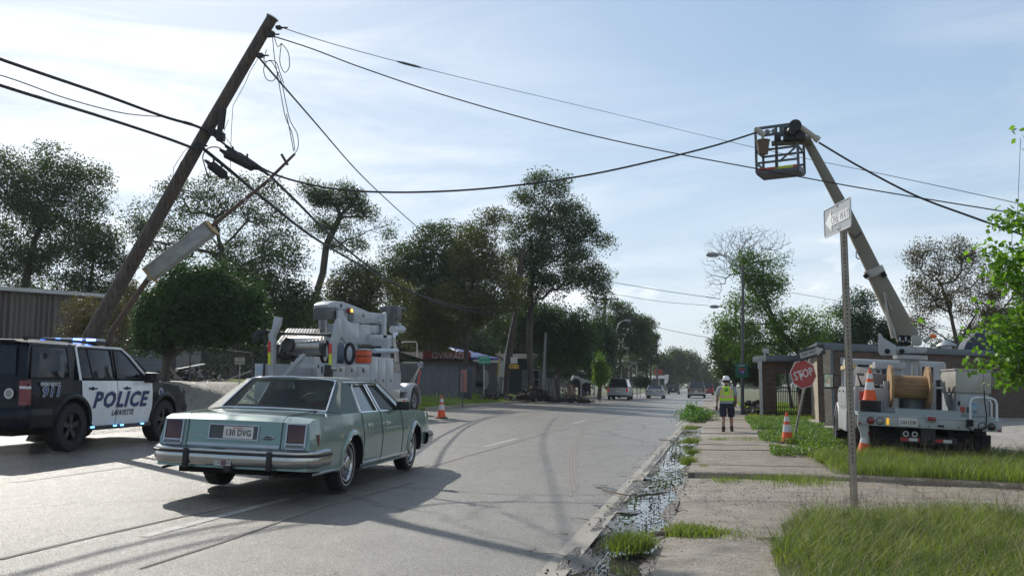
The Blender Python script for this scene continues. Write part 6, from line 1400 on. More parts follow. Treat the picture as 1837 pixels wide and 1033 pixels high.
cable('top line wire from the leaning pole tip passing over the work platform', [(497, 47, 18), (600, 80, 21), (745, 119, 25), (900, 157, 30), (1100, 204, 36), (1350, 264, 30), (1600, 316, 25), (1860, 372, 22)], .009, beads=[(.262, .30, .035)])
cable('second line wire from the leaning pole passing under the work platform', [(492, 66, 18), (560, 88, 18.4), (650, 122, 18.8), (800, 172, 19), (1000, 228, 19.2), (1180, 269, 19.2), (1370, 305, 19), (1560, 340, 18.6), (1860, 389, 18)], .013)
cable('straight guy wire slanting from the leaning pole down into the grove', [(463, 102, 18), (500, 145, 20), (560, 214, 25), (640, 306, 34), (700, 364, 42), (756, 414, 50)], .022)
cable('thick cable from the raised work platform down to the right edge', [(1469, 256, 19), (1540, 298, 18.6), (1640, 350, 18), (1740, 388, 17.4), (1860, 430, 16.8)], .021)
for k, pts in enumerate(([(489, 66), (492, 100), (497, 130), (505, 175), (512, 210), (524, 240), (529, 270)], [(505, 78), (517, 95), (519, 120), (510, 130), (502, 110), (505, 78)], [(478, 90), (474, 110), (488, 112), (504, 145), (512, 180), (520, 215), (533, 240), (535, 262), (529, 276)],
                         [(500, 130), (490, 145), (478, 142), (473, 125), (480, 110), (495, 112), (502, 130), (509, 150)], [(514, 205), (520, 235), (527, 272)], [(505, 78), (498, 84), (492, 66)])):
    cable(('long loose wire dropping from the pole top to the snapped pole tip', 'small upright wire loop right under the pole top', 'long kinked wire starting in a hook left of the loops', 'large round wire loop hanging left of the others', 'short wire parallel to the long drop near the snapped pole tip', 'tiny wire bridging the pole top and the small loop')[k], [(x, y, 18.1) for x, y in pts], .0085, group='tangled wires at the pole top', name='loose_wire')
cable('distant wire high over the road, right of the tall tree', [(1060, 505, 75), (1090, 505, 75), (1180, 520, 72), (1290, 536, 68)], .022)
cable('distant wire just below another over the road, right of the tall tree', [(1070, 522, 75), (1180, 540, 72), (1280, 549, 68), (1560, 575, 60), (1700, 590, 55)], .016)
cable('lowest distant wire crossing the road to the bushes', [(1085, 548, 80), (1168, 583, 78), (1230, 598, 72), (1300, 610, 66)], .028)
cable('faint wire behind the boom on the right', [(1420, 525, 60), (1560, 547, 55), (1700, 552, 52)], .014)
# dark leaning pole by the grove and its lash-up
D3 = 60
p3 = [ground_pt(905, 706), at(912, 650, D=D3), at(925, 545, D=D3), at(936, 448, D=D3)]; p3[0] = at(903, 706, D=D3); p3[0].z = gzf(p3[0].x, p3[0].y)-.1
T3 = pole_thing('utility_pole', 'dark leaning wooden pole in front of the tallest tree of the grove', p3, .26, .17, mat('dark_pole_wood', (.07, .055, .045), .85, c2=(.04, .032, .027), scale=8, bump=.01), group='wooden utility poles')
b = MB(); 
for py in (546, 556): b.box(at(927, py, D=D3-.3)-T3.location, (.5, .2, .18))
b.build('cable_clamp', BLACK, T3)
b = MB(); b.cyl(at(901, 706, D=D3-.5)-T3.location, at(905, 640, D=D3-.5)-T3.location, .05, n=8); b.cyl(at(905, 640, D=D3-.5)-T3.location, at(922, 560, D=D3-.3)-T3.location, .03, n=6); b.build('riser_pipe', STEEL, T3)
tb = thing('wood_guy_guard', 'greenish sloping stub post with yellow tip beside the foot of the dark leaning pole', 'post', (0, 0, 0)); g0 = at(893, 706, D=D3-.6); g0.z = gzf(g0.x, g0.y); tb.location = g0
b = MB(); b.beam((0, 0, 0), at(900, 676, D=D3-.6)-g0, .34, .30); b.build('stub_post', mat('greenish_post', (.13, .16, .13), .8), tb); b = MB(); b.cyl(at(892, 676, D=D3-.7)-g0, at(897, 642, D=D3-.6)-g0, .06, n=8); b.build('yellow_guard', mat('old_yellow', (.35, .25, .06), .6), tb)
# sign boards on the dark pole
sg = thing('pole_sign', 'small white notice with red print nailed on the dark pole above the yellow board', 'sign', at(922, 646, D=D3-.45)); b = MB(); b.box((0, 0, 0), (.44, .02, .38)); o = b.build('board', mat('sign_white', (.62, .62, .6), .5), sg); sg.rotation_euler = (0, 0, YAW)
text_mesh('notice_text', 'CLOSED', .10, mat('sign_red', (.45, .04, .04), .5), o, plane_mtx((0, -.012, .08), (1, 0, 0), (0, 0, 1)), .001); text_mesh('notice_text', 'NOTICE', .09, mat('sign_red', (.45, .04, .04), .5), o, plane_mtx((0, -.012, -.06), (1, 0, 0), (0, 0, 1)), .001)
sg = thing('arrow_sign', 'yellow arrow board on the dark pole under the white notice', 'sign', at(922, 657, D=D3-.45)); sg.rotation_euler = (0, .06, YAW); b = MB(); b.box((0, 0, 0), (.60, .02, .26)); o = b.build('board', mat('sign_yellow', (.62, .36, .03), .5), sg)
b = MB(); b.prism([(-.25, 0), (-.15, .08), (-.15, .03), (-.05, .03), (-.05, -.03), (-.15, -.03), (-.15, -.08)], (0, -.004, 0), (0, -.012, 0)); b.build('arrow_mark', BLACK, o); text_mesh('board_text', 'TIRE', .15, BLACK, o, plane_mtx((.11, -.013, 0), (1, 0, 0), (0, 0, 1)), .001)
# further wooden poles with crossarms, and the pale steel pole
for (px, pyb, pyt, D, arm, lab, lean) in ((1074, 700, 530, 84, 1.15, 'first crossarm pole down the left side of the road, leaning right', 13), (1167, 697, 597, 128, 1.0, 'second crossarm pole, beyond the parked silver car', 0), (1179, 697, 616, 140, 0, 'plain pole close beside the second crossarm pole', -1),
                                          (1127, 699, 575, 110, 0, 'slim pole between the silver pickup and the second roof', 4), (1133, 698, 660, 115, .8, 'short pole below the roofs down the road', -1)):
    g0 = at(px, pyb, D=D); g0.z = gzf(g0.x, g0.y); tp = at(px+lean, pyt, D=D); tt = pole_thing('utility_pole', lab, [g0, g0.lerp(tp, .5), tp], .17, .11, group='wooden utility poles', n=10)
    if arm:
        b = MB(); c = tp-g0-Vector((0, 0, .35)); b.beam(c-U_R*arm, c+U_R*arm, .12, .12)
        b.build('crossarm', WOODPOLE, tt)
        for s in (-.9, -.45, .45, .9): b = MB(); b.cyl(c+U_R*arm*s, c+U_R*arm*s+Vector((0, 0, .22)), .035, n=6); b.build('insulator', mat('insulator', (.2, .18, .16), .3), tt)
    if px == 1074: b = MB(); c = (tp-g0)*.78; b.cyl(c-Vector((0, 0, .45))-U_F*.3, c+Vector((0, 0, .3))-U_F*.3, .24, n=14); b.build('transformer', mat('transformer_grey', (.14, .15, .15), .5), tt)
g0 = at(974, 703, D=64); g0.z = gzf(g0.x, g0.y); pole_thing('steel_pole', 'pale straight pole in front of the white-framed house window', [g0, at(977, 640, D=64), at(979, 596, D=64)], .10, .08, mat('pale_pole', (.26, .27, .27), .6), 'pole')
for k in range(5):
    x0, y0 = 1000+k*10, 622+k*9; cable('%s of the five service wires drooping to the first crossarm pole' % ('topmost', 'second', 'middle', 'fourth', 'lowest')[k], [(1040-8*k, 640+4*k, 80), (1055, 632+3*k, 82), (1070, 612+3*k, 84), (1078, 588+2*k, 84)], .016, group='service drop wires at the first crossarm pole', name='service_wire')
# street lamps
def lamp_post(lab, px, pyb, pyt, D, arm_px, hx, hy, r=.09):
    g0 = at(px, pyb, D=D); g0.z = gzf(g0.x, g0.y); tp = at(px+2, pyt, D=D); t = pole_thing('street_lamp', lab, [g0, g0.lerp(tp, .5), tp], r, r*.7, mat('lamp_post_metal', (.09, .095, .10), .6, .3), 'street lamp', 'street lamps along the road', 12)
    b = MB(); e = at(hx, hy, D=D)-g0; c = tp-g0-Vector((0, 0, .5)); b.tube([c, c.lerp(e, .35)+Vector((0, 0, .45)), c.lerp(e, .7)+Vector((0, 0, .28)), e], .035, 8); b.build('lamp_arm', STEEL, t, smooth=60)
    d = (e-c); d.z = 0; d.normalize(); b = MB(); b.lathe([(.0001, -.02), (.05, 0), (.11, .14), (.12, .35), (.09, .58), (.0001, .64)], e, tuple(d), 14); b.build('lamp_head', mat('lamp_head_grey', (.25, .26, .26), .5), t, smooth=60)
lamp_post('street lamp with its arm reaching out through the bare tree top', 1331, 722, 478, 44, 1, 1290, 457, .085)
lamp_post('second street lamp, half hidden in the bushes right of the road', 1318, 712, 540, 62, 1, 1290, 550, .08)
lamp_post('third and farthest street lamp on the right of the road', 1308, 706, 596, 96, 1, 1291, 601, .09)
lamp_post('slender lamp pole with a slanting arm on the left, among the far trees', 1102, 700, 588, 88, 1, 1120, 575, .09)
# route marker and its post (on the street lamp side)
def sign_plate(name, label, cat, c, rz, w, h, post_to=None, m=None, rr=.03, tilt=0, roll=0):
    t = thing(name, label, cat, c, rz); t.rotation_euler = (tilt, roll, rz); q = MB(); P = []
    for cx, cy, a0 in ((w/2-rr, h/2-rr, 0), (-w/2+rr, h/2-rr, 90), (-w/2+rr, -h/2+rr, 180), (w/2-rr, -h/2+rr, 270)):
        for k in range(4): a = R(a0+30*k); P.append((cx+rr*math.cos(a), cy+rr*math.sin(a)))
    q.prism(P, (0, .004, 0), (0, 0, 0)); o = q.build('plate', m, t); return t, o
t, o = sign_plate('route_sign', 'small green route sign with a shield on the lamp post behind the worker', 'road sign', at(1331, 664, D=43.5), YAW, .62, .68, m=mat('sign_green', (.01, .12, .07), .4))
b = MB(); b.prism([(-.15, .06), (.15, .06), (.16, -.02), (.12, -.14), (0, -.22), (-.12, -.14), (-.16, -.02)], (0, -.004, 0), (0, -.004, 0)); b.build('shield', mat('shield_blue', (.03, .06, .25), .4), o); b = MB(); b.box((0, -.010, .04), (.28, .003, .07)); b.build('shield_band', mat('sign_red', (.45, .04, .04), .5), o)
text_mesh('route_number', '10', .17, mat('sign_white', (.62, .62, .6), .5), o, plane_mtx((0, -.010, -.09), (1, 0, 0), (0, 0, 1)), .001); text_mesh('route_direction', 'EAST', .13, mat('sign_white', (.62, .62, .6), .5), o, plane_mtx((0, -.010, .22), (1, 0, 0), (0, 0, 1)), .001)
# ONE WAY sign on its perforated post, near right
pb = at(1533, 908, D=10.9); pb = Vector((pb.x, pb.y, .0)); tp_ = at(1513, 402, D=10.9)
t = thing('one_way_sign', 'tall perforated steel post with a ONE WAY sign, arrow to the left, nearest the camera', 'road sign', pb)
d = (tp_-pb); L_ = d.length; b = MB(); d.normalize(); side = U_R-d*U_R.dot(d); side.normalize(); fr = d.cross(side)
PM = mat('post_galv', (.33, .30, .26), .5, .5, c2=(.22, .19, .16), scale=6, bump=.001, dirt=(.16, .11, .07), dscale=5)
g = []; W2, HO = .040, .0095
ro = Matrix.Rotation(R(-14), 3, d); side = ro @ side; fr = ro @ fr
if fr.dot(U_F) > 0: fr = -fr
z_ = 0; cuts = []
# front face built round its holes, which a dark back strip closes
def hole_face(b, w, L_, off):
    pitch = .0508; n = int(L_/pitch); k8 = 8
    for i in range(n):
        z0, zc, z1 = i*pitch, (i+.5)*pitch, (i+1)*pitch; ring = [(HO*math.cos(2*math.pi*(j+.5)/k8), zc+HO*math.sin(2*math.pi*(j+.5)/k8)) for j in range(k8)]
        sq = [(w, zc+pitch/4), (w/2, z1), (-w/2, z1), (-w, zc+pitch/4), (-w, zc-pitch/4), (-w/2, z0), (w/2, z0), (w, zc-pitch/4)]; cs = {0: (w, z1), 2: (-w, z1), 4: (-w, z0), 6: (w, z0)}
        rg = [side*x+d*z+off for x, z in ring]; sg_ = [side*x+d*z+off for x, z in sq]
        for j in range(k8):
            jn = (j+1) % k8; b.add([rg[j], rg[jn], sg_[jn], sg_[j]], [(0, 1, 2, 3)])
        for a, c2 in ((0, (w, z1)), (2, (-w, z1)), (4, (-w, z0)), (6, (w, z0))): b.add([sg_[a], sg_[(a+1) % k8], side*c2[0]+d*c2[1]+off], [(0, 1, 2)])
hole_face(b, .022, L_, fr*.018)
for s in (-1, 1):
    b.add([side*s*.022+fr*.018, side*s*.030-fr*.012, side*s*.042-fr*.012, side*s*.022+fr*.018+d*L_, side*s*.030-fr*.012+d*L_, side*s*.042-fr*.012+d*L_], [(0, 1, 4, 3), (1, 2, 5, 4)])
b.build('post', PM, t, recalc=False, solid=.003)
b = MB(); b.beam(-fr*.006, -fr*.006+d*L_, .045, .004, up=tuple(fr)); b.build('post_back', mat('post_inside_shade', (.06, .05, .045), .8), t)  # dark colour stands for the shade inside the post, behind the holes
b = MB(); b.beam(-d*.1, d*.55, .05, .05); bb_ = b.build('post_sleeve', PM, t)
ea, eb = at(1479, 405, D=11.45), at(1527, 377, D=10.55); cc = (ea+eb)/2; rt = (eb-ea).normalized(); rt = Vector((rt.x, rt.y, 0)).normalized(); ww = (Vector((eb.x, eb.y, 0))-Vector((ea.x, ea.y, 0))).length; hh = .355
up_ = Vector((0, 0, 1)); nn = rt.cross(up_); nn = nn if nn.dot(-U_F) > 0 else -nn
so = cc-pb; 
def sp3(u, v, o=0): return so+rt*(u*ww/2)+up_*(v*hh/2)+nn*o
b = MB(); k_ = .93; poly = [(-1, -.85), (-.955, -1), (.955, -1), (1, -.85), (1, .85), (.955, 1), (-.955, 1), (-1, .85)]; plate(b, [sp3(u, v) for u, v in poly], .003, -nn)
SGm = mat('sign_face_glare_grey', (.40, .42, .44), .4, c2=(.37, .39, .41), scale=2); o = b.build('plate', SGm, t)  # black sign face greyed: washed-out glare is put into its colour
b = MB(); bd = poly+[poly[0]]; b.tube([sp3(u*.985, v*.965, .003) for u, v in bd], .006, 4); b.build('sign_border', mat('sign_white_face', (.86, .87, .86), .4), o)
b = MB(); ar = [(-.90, 0), (-.42, .72), (-.42, .36), (.86, .36), (.86, -.36), (-.42, -.36), (-.42, -.72)]; plate(b, [sp3(u, v, .004) for u, v in ar], .002, nn); b.build('arrow', mat('sign_white_face', (.86, .87, .86), .4), o)
text_mesh('sign_text', 'ONE WAY', .155, mat('sign_letter_glare_grey', (.30, .31, .32), .5), o, plane_mtx(sp3(.20, -.02, .0072), rt, up_), .0006, xs=.72, bold=.001, space=1.12)  # letters greyed by the same painted glare
for v in (.80, -.80): b = MB(); b.lathe([(.010, 0), (.009, .006), (.0001, .008)], sp3(.06, v, .003), tuple(nn), 8); b.build('sign_bolt', DARK, o)
# STOP sign with a ONE WAY sign above it, both leaning
sb = at(1424, 772, D=24.2); sb.z = gzf(sb.x, sb.y)+.05; st_ = at(1441, 660, D=24.2)
t = thing('stop_sign', 'leaning weathered STOP sign with an arrow sign above it', 'road sign', sb); d = (at(1456, 628, D=24.2)-sb); L_ = d.length; d.normalize()
b = MB(); b.beam((0, 0, 0), d*L_, .055, .035, up=tuple(-U_F)); b.build('post', PM, t)
rt = (U_R+U_F*.25).normalized(); tl_ = R(14); nn = -(rt.cross(Vector((0, 0, 1)))); nn = nn if nn.dot(-U_F) > 0 else -nn; mr = Matrix.Rotation(tl_ if False else 0, 3, nn)
right_, up_ = rt, Vector((0, 0, 1)); q_ = Matrix.Rotation(-R(15), 3, nn) if (Matrix.Rotation(-R(15), 3, nn) @ right_).z > 0 else Matrix.Rotation(R(15), 3, nn); right_ = q_ @ right_; up_ = q_ @ up_
cS = at(1440, 671, D=24.1)-sb+nn*.03
S3 = lambda u, v, o=0, c=cS: c+right_*u+up_*v+nn*o
oc = lambda r: [(r*math.cos(R(22.5+45*k)), r*math.sin(R(22.5+45*k))) for k in range(8)]
b = MB(); plate(b, [S3(u, v) for u, v in oc(.39)], .003, -nn); o = b.build('octagon_plate', mat('sign_white_b', (.55, .55, .54), .4), t)
b = MB(); plate(b, [S3(u, v, .003) for u, v in oc(.368)], .002, nn); b.build('red_face', mat('stop_red', (.36, .035, .03), .4, c2=(.28, .03, .03), scale=5, dirt=(.25, .06, .04)), o)
text_mesh('sign_text', 'STOP', .30, mat('sign_white_b', (.55, .55, .54), .4), o, plane_mtx(S3(0, 0, .007), right_, up_), .001, xs=.80, bold=.004, space=1.02)
b = MB(); plate(b, [S3(u-.07, v, .009) for u, v in ((-.03, -.05), (.03, -.06), (.05, .0), (.01, .06), (-.02, .03), (-.05, -.12), (.0, -.15))], .002, nn); b.build('peeled_patch', mat('sign_white_b', (.55, .55, .54), .4), o)
r2, u2 = (Matrix.Rotation(0, 3, nn) @ right_), up_
cA = at(1455, 632, D=24.1)-sb+nn*.03; A3 = lambda u, v, o=0: cA+right_*u+up_*v+nn*o
b = MB(); plate(b, [A3(u, v) for u, v in ((-.40, -.14), (.40, -.14), (.40, .14), (-.40, .14))], .003, -nn); o = b.build('arrow_plate', mat('sign_black', (.02, .022, .022), .4), t)
b = MB(); plate(b, [A3(u, v, .004) for u, v in ((.36, 0), (.14, .125), (.14, .07), (-.36, .07), (-.36, -.07), (.14, -.07), (.14, -.125))], .002, nn); b.build('arrow', mat('sign_grey_face', (.36, .37, .36), .4), o)
text_mesh('sign_text', 'ONE WAY', .115, mat('sign_black', (.02, .022, .022), .4), o, plane_mtx(A3(-.10, 0, .008), right_, up_), .001, xs=.85, bold=.002)
# street name signs by the shop
g0 = at(868, 712, D=56); g0.z = gzf(g0.x, g0.y); t = pole_thing('street_name_sign', 'thin post with two green street name blades near the red-signed shop', [g0, at(868, 670, D=56), at(868, 637, D=56)], .035, .03, STEEL, 'street sign')
for k, (py, a, tx) in enumerate(((642, .2, 'PARK ST'), (649, -.1, 'JOHNSTON ST'))):
    c = at(868+2*k, py, D=55.9)-g0; r_ = (U_R+U_F*a).normalized(); b = MB(); plate(b, [c+r_*u+Vector((0, 0, v)) for u, v in ((-.36, -.12), (.36, -.12), (.36, .12), (-.36, .12))], .006, tuple(-U_F)); o = b.build('name_blade', mat('street_sign_green', (.02, .28, .16), .4), t)
    text_mesh('blade_text', tx, .12, mat('sign_white', (.62, .62, .6), .5), o, plane_mtx(c-U_F*.012, r_, (0, 0, 1)), .001)
# ---------------------------------------------------------------- buildings, fences, yard clutter
def brick_mat(name, c1, c2, mo):
    m = bpy.data.materials.new(name); m.use_nodes = True; N, L = m.node_tree.nodes, m.node_tree.links; b = N['Principled BSDF']; b.inputs['Roughness'].default_value = .9
    t = N.new('ShaderNodeTexCoord'); br = N.new('ShaderNodeTexBrick'); mp = N.new('ShaderNodeMapping'); L.new(t.outputs['UV'], mp.inputs[0]); L.new(mp.outputs[0], br.inputs[0])
    br.inputs['Color1'].default_value = (*c1, 1); br.inputs['Color2'].default_value = (*c2, 1); br.inputs['Mortar'].default_value = (*mo, 1); br.inputs['Scale'].default_value = 1
    br.inputs['Brick Width'].default_value = .23; br.inputs['Row Height'].default_value = .085; br.inputs['Mortar Size'].default_value = .011; br.inputs['Bias'].default_value = -.1
    n = N.new('ShaderNodeTexNoise'); n.inputs['Scale'].default_value = 2.5; n.inputs['Detail'].default_value = 8; L.new(mp.outputs[0], n.inputs[0]); mx = N.new('ShaderNodeMixRGB'); mx.blend_type = 'MULTIPLY'; mx.inputs[0].default_value = .5
    L.new(br.outputs[0], mx.inputs[1]); L.new(n.outputs[0], mx.inputs[2]); L.new(mx.outputs[0], b.inputs[0]); bp = N.new('ShaderNodeBump'); bp.inputs['Distance'].default_value = .008; bp.invert = True; L.new(br.outputs['Fac'], bp.inputs['Height']); L.new(bp.outputs[0], b.inputs['Normal']); return m
BRICK = brick_mat('brown_brick', (.15, .085, .055), (.07, .045, .032), (.13, .115, .10)); BRICK_LIT = brick_mat('sunlit_brick', (.52, .42, .30), (.42, .33, .23), (.48, .44, .38))  # second brick is paler: sunlight on the side wall is put into its colour
def wall(name, p0, p1, z0, z1, th, m, parent):
    """wall between two ground points (parent space), its outer face on p0-p1; UVs in metres"""
    p0, p1 = Vector((p0[0], p0[1], 0)), Vector((p1[0], p1[1], 0)); d = (p1-p0); L_ = d.length; d.normalize(); n = Vector((-d.y, d.x, 0))
    b = MB(); b.add([p0+Vector((0, 0, z0)), p1+Vector((0, 0, z0)), p1+n*th+Vector((0, 0, z0)), p0+n*th+Vector((0, 0, z0)), p0+Vector((0, 0, z1)), p1+Vector((0, 0, z1)), p1+n*th+Vector((0, 0, z1)), p0+n*th+Vector((0, 0, z1))],
        [(0, 1, 5, 4), (1, 2, 6, 5), (2, 3, 7, 6), (3, 0, 4, 7), (4, 5, 6, 7), (3, 2, 1, 0)]); o = b.build(name, m, parent, recalc=False)
    uv = o.data.uv_layers.new(name='uv')
    for lp in o.data.loops: 
        v = o.data.vertices[lp.vertex_index].co; r = v-p0; uv.data[lp.index].uv = (r.dot(d)+abs(r.dot(n)), v.z)
    return o
FASC = mat('blue_grey_fascia', (.085, .105, .125), .5, c2=(.06, .075, .09), scale=2)
A_, B_ = at(1478, 690, D=32.7), at(1905, 690, D=45); bt = thing('brick_building', 'low brown brick building with a flat blue-grey roof edge behind the right-hand truck', 'building', (A_.x, A_.y, 0))
a0 = Vector((0, 0, 0)); b0 = Vector((B_.x-A_.x, B_.y-A_.y, 0)); C_ = at(1452, 690, D=42.5); c0 = Vector((C_.x-A_.x, C_.y-A_.y, 0)); Hb = 2.72
wall('front_wall', a0, b0, 0, Hb, .25, BRICK, bt); wall('side_wall', c0, a0, 0, Hb, .25, BRICK_LIT, bt); wall('rear_wall', b0+Vector((4, 9, 0)), c0, 0, Hb, .25, BRICK, bt); wall('end_wall', b0, b0+Vector((4, 9, 0)), 0, Hb, .25, BRICK, bt)
b = MB(); rp = [a0, b0, b0+Vector((4, 9, 0)), c0]; ce = sum(rp, Vector())/4; rp = [p+(p-ce).normalized()*.45 for p in rp]; b.prism([(p.x, p.y) for p in rp], (0, 0, .26), (0, 0, Hb), (1, 0, 0), (0, 1, 0)); b.build('roof', FASC, bt, bevel=.01)
dn = b0.normalized(); nf = Vector((dn.y, -dn.x, 0))
b = MB(); b.box(dn*.42+nf*.03+Vector((0, 0, Hb/2)), (.20, .06, Hb), Matrix.Rotation(math.atan2(dn.y, dn.x), 3, 'Z')); b.build('downpipe_panel', FASC, bt)
for u, w_ in ((4.2, 1.1), (8.5, 1.4), (12.5, 1.2)):
    M3 = Matrix.Rotation(math.atan2(dn.y, dn.x), 3, 'Z'); b = MB(); b.box(dn*u+nf*.02+Vector((0, 0, 1.7)), (w_, .05, .8), M3); o = b.build('window', mat('dark_bronze_frame', (.03, .028, .025), .5), bt)
    b = MB(); b.box(dn*u+nf*.05+Vector((0, 0, 1.7)), (w_-.12, .02, .68), M3); b.build('pane', mat('dark_tinted_glass', (.012, .015, .02), .06, spec=.9), o)
b = MB(); q = dn*1.15+nf*.06+Vector((0, 0, 2.35)); b.box(q, (.2, .1, .24)); b.build('wall_box', mat('pale_box', (.4, .4, .4), .6), bt)
vp = at(1698, 620, D=39)-bt.location; b = MB(); b.cyl(vp-Vector((0, 0, .4)), vp, .20, n=12); b.lathe([(.42, 0), (.40, .03), (.10, .22), (.0001, .25)], vp, n=20); b.build('roof_vent', STEEL, bt, smooth=40)
vp = at(1768, 622, D=41)-bt.location; b = MB(); b.prism([(-1.0, 0), (1.1, 0), (.9, .7), (.3, 1.15), (-.3, 1.0), (-.8, .5)], (0, 1.2, 0), vp-Vector((0, 0, .3))); b.build('dark_roof_hood', mat('dark_blue_canvas', (.04, .05, .08), .7), bt, bevel=.1)
# brick porch with iron gate
P0 = at(1366, 690, D=41.5); pt_ = thing('brick_porch', 'brick entrance porch with a flat roof and iron gate behind the STOP sign', 'porch', (P0.x, P0.y, .05))
L2 = lambda px, D=41.5: Vector((at(px, 690, D=D).x-P0.x, at(px, 690, D=D).y-P0.y, 0))
wall('pillar', L2(1368), L2(1392), 0, 2.5, .6, BRICK, pt_); wall('pillar', L2(1433), L2(1470), 0, 2.5, .3, BRICK, pt_); wall('lintel_wall', L2(1392), L2(1433), 1.95, 2.5, .5, BRICK, pt_)
b = MB(); e0, e1 = L2(1364), L2(1468); b.beam(e0+Vector((0, .8, 2.62)), e1+Vector((0, .8, 2.62)), 2.4, .26); b.build('flat_roof', FASC, pt_, bevel=.01)
b = MB(); b.beam(L2(1365)+Vector((0, 0, .1)), L2(1365)+Vector((0, 0, 2.5)), .12, .12); b.box(L2(1364)+Vector((0, 0, 2.3)), (.18, .18, .3)); b.build('downpipe', STEEL, pt_)
g_ = bpy.data.objects.new('iron_gate', None); col.objects.link(g_); g_.parent = pt_
for k in range(13):
    c = L2(1393)+(L2(1432)-L2(1393))*(k/12)+Vector((0, .2, 0)); b = MB(); b.cyl(c, c+Vector((0, 0, 1.35)), .016, n=5); b.build('gate_bar', DARK, g_)
for z_ in (.15, 1.15): b = MB(); b.beam(L2(1393)+Vector((0, .2, z_)), L2(1432)+Vector((0, .2, z_)), .03, .04); b.build('gate_rail', DARK, g_)
vp = at(1372, 632, D=42)-pt_.location; b = MB(); b.cyl(vp-Vector((0, 0, .5)), vp, .04, n=8); b.box(vp+Vector((.05, 0, .08)), (.26, .2, .2)); b.build('flood_lamp', mat('pale_box', (.4, .4, .4), .6), pt_)
# metal shed, far left
s0, s1 = at(-70, 700, D=38), at(166, 700, D=42); zs = 4.95; sh = thing('metal_shed', 'long brown ribbed metal shed with a pale roof edge at the left edge', 'shed', (s0.x, s0.y, gzf(s0.x, s0.y)-.3)); dv = Vector((s1.x-s0.x, s1.y-s0.y, 0)); Ls = dv.length; dv.normalize(); nv = Vector((dv.y, -dv.x, 0))
SHM = mat('shed_metal', (.17, .145, .125), .55, .15, c2=(.13, .11, .095), scale=.6, dirt=(.10, .085, .07), dscale=.5); k = 0; x = 0; me0 = None
while x < Ls:
    if me0 is None:
        b = MB(); g = [[], []]; u = 0
        while u < .9: 
            for uu, oo in ((0, 0), (.11, 0), (.13, .035), (.17, .035), (.19, 0)):
                if u+uu <= .9: 
                    for r_, z in zip(g, (0, zs-.9)): r_.append(dv*(u+uu)+nv*oo+Vector((0, 0, z)))
            u += .225
        b.grid(g); o = b.build('wall_sheet', SHM, sh, recalc=False); me0 = o.data
    else: o = bpy.data.objects.new('wall_sheet', me0); col.objects.link(o); o.parent = sh
    o.location = dv*x; x += .905
b = MB(); b.beam(Vector((0, 0, zs-.83))+nv*.15, dv*(Ls+.3)+Vector((0, 0, zs-.83))+nv*.15, .5, .16); b.build('roof_edge', mat('pale_trim', (.5, .5, .48), .5), sh)
b = MB(); b.prism([(0, zs-.85), (9, zs-.4), (9, 0), (0, 0)], dv*(Ls-.02), (0, 0, 0), tuple(-nv)); b.build('shed_body', SHM, sh)
def board_wall(par, P, Q, z0, z1, bw, m, nm, vertical=True, gap=.012, th=.02, jit=0.0, rnd=None):
    d = Q-P; L_ = d.length; d.normalize(); n = Vector((d.y, -d.x, 0)); k = 0; rnd = rnd or random; cnt = int(L_/bw) if vertical else int((z1-z0)/bw); me = None
    for k in range(cnt):
        if me is None: b = MB(); b.box((0, 0, 0), ((bw-gap) if vertical else L_, th, (z1-z0) if vertical else bw-gap)); o = b.build(nm, m, par, bevel=.002 if cnt < 30 else 0); me = o.data
        else: o = bpy.data.objects.new(nm, me); col.objects.link(o); o.parent = par
        o.location = (P+d*(k+.5)*bw+Vector((0, 0, (z0+z1)/2))) if vertical else (P+d*L_/2+Vector((0, 0, z0+(k+.5)*bw))+n*.006*(k % 2))
        o.rotation_euler = (rnd.uniform(-jit, jit), rnd.uniform(-jit, jit)*.8, math.atan2(d.y, d.x)); 
        if jit: o.location += n*rnd.uniform(-.05, .05)
def house(name, label, cat, px0, px1, D0, D1, zh, m, depth=5):
    p, q = at(px0, 700, D=D0), at(px1, 700, D=D1); z = min(gzf(p.x, p.y), gzf(q.x, q.y))-.1; t = thing(name, label, cat, (p.x, p.y, z)); Q = Vector((q.x-p.x, q.y-p.y, 0)); d = Q.normalized(); n = Vector((d.y, -d.x, 0))
    b = MB(); b.add([v for zz in (0, zh) for v in (Vector((0, 0, zz)), Q+Vector((0, 0, zz)), Q-n*depth+Vector((0, 0, zz)), -n*depth+Vector((0, 0, zz)))], [(0, 1, 5, 4), (1, 2, 6, 5), (2, 3, 7, 6), (3, 0, 4, 7), (4, 5, 6, 7)]); b.build('wall', m, t); return t, Q, d, n
t, Q, d, n = house('sided_house', 'grey sided house half hidden behind the trunk of the round tree', 'house', 222, 290, 37, 38, 2.3, mat('siding_grey', (.20, .23, .25), .7))
board_wall(t, n*.03, Q+n*.03, 0, 2.3, .15, mat('siding_grey', (1, 1, 1)), 'siding_board', vertical=False)
t, Q, d, n = house('board_shed', 'pale vertical-boarded shed just right of the round tree trunk', 'shed', 313, 358, 39, 40, 2.0, mat('board_pale', (.24, .24, .22), .75))
board_wall(t, n*.03, Q+n*.03, 0, 2.0, .16, mat('board_pale', (1, 1, 1)), 'wall_board'); b = MB(); b.add([n*.3+Vector((0, 0, 2.05)), Q+n*.3+Vector((0, 0, 1.9)), Q-n*3+Vector((0, 0, 2.5)), -n*3+Vector((0, 0, 2.5))], [(0, 1, 2, 3)]); b.build('roof', STEEL, t, solid=.05)
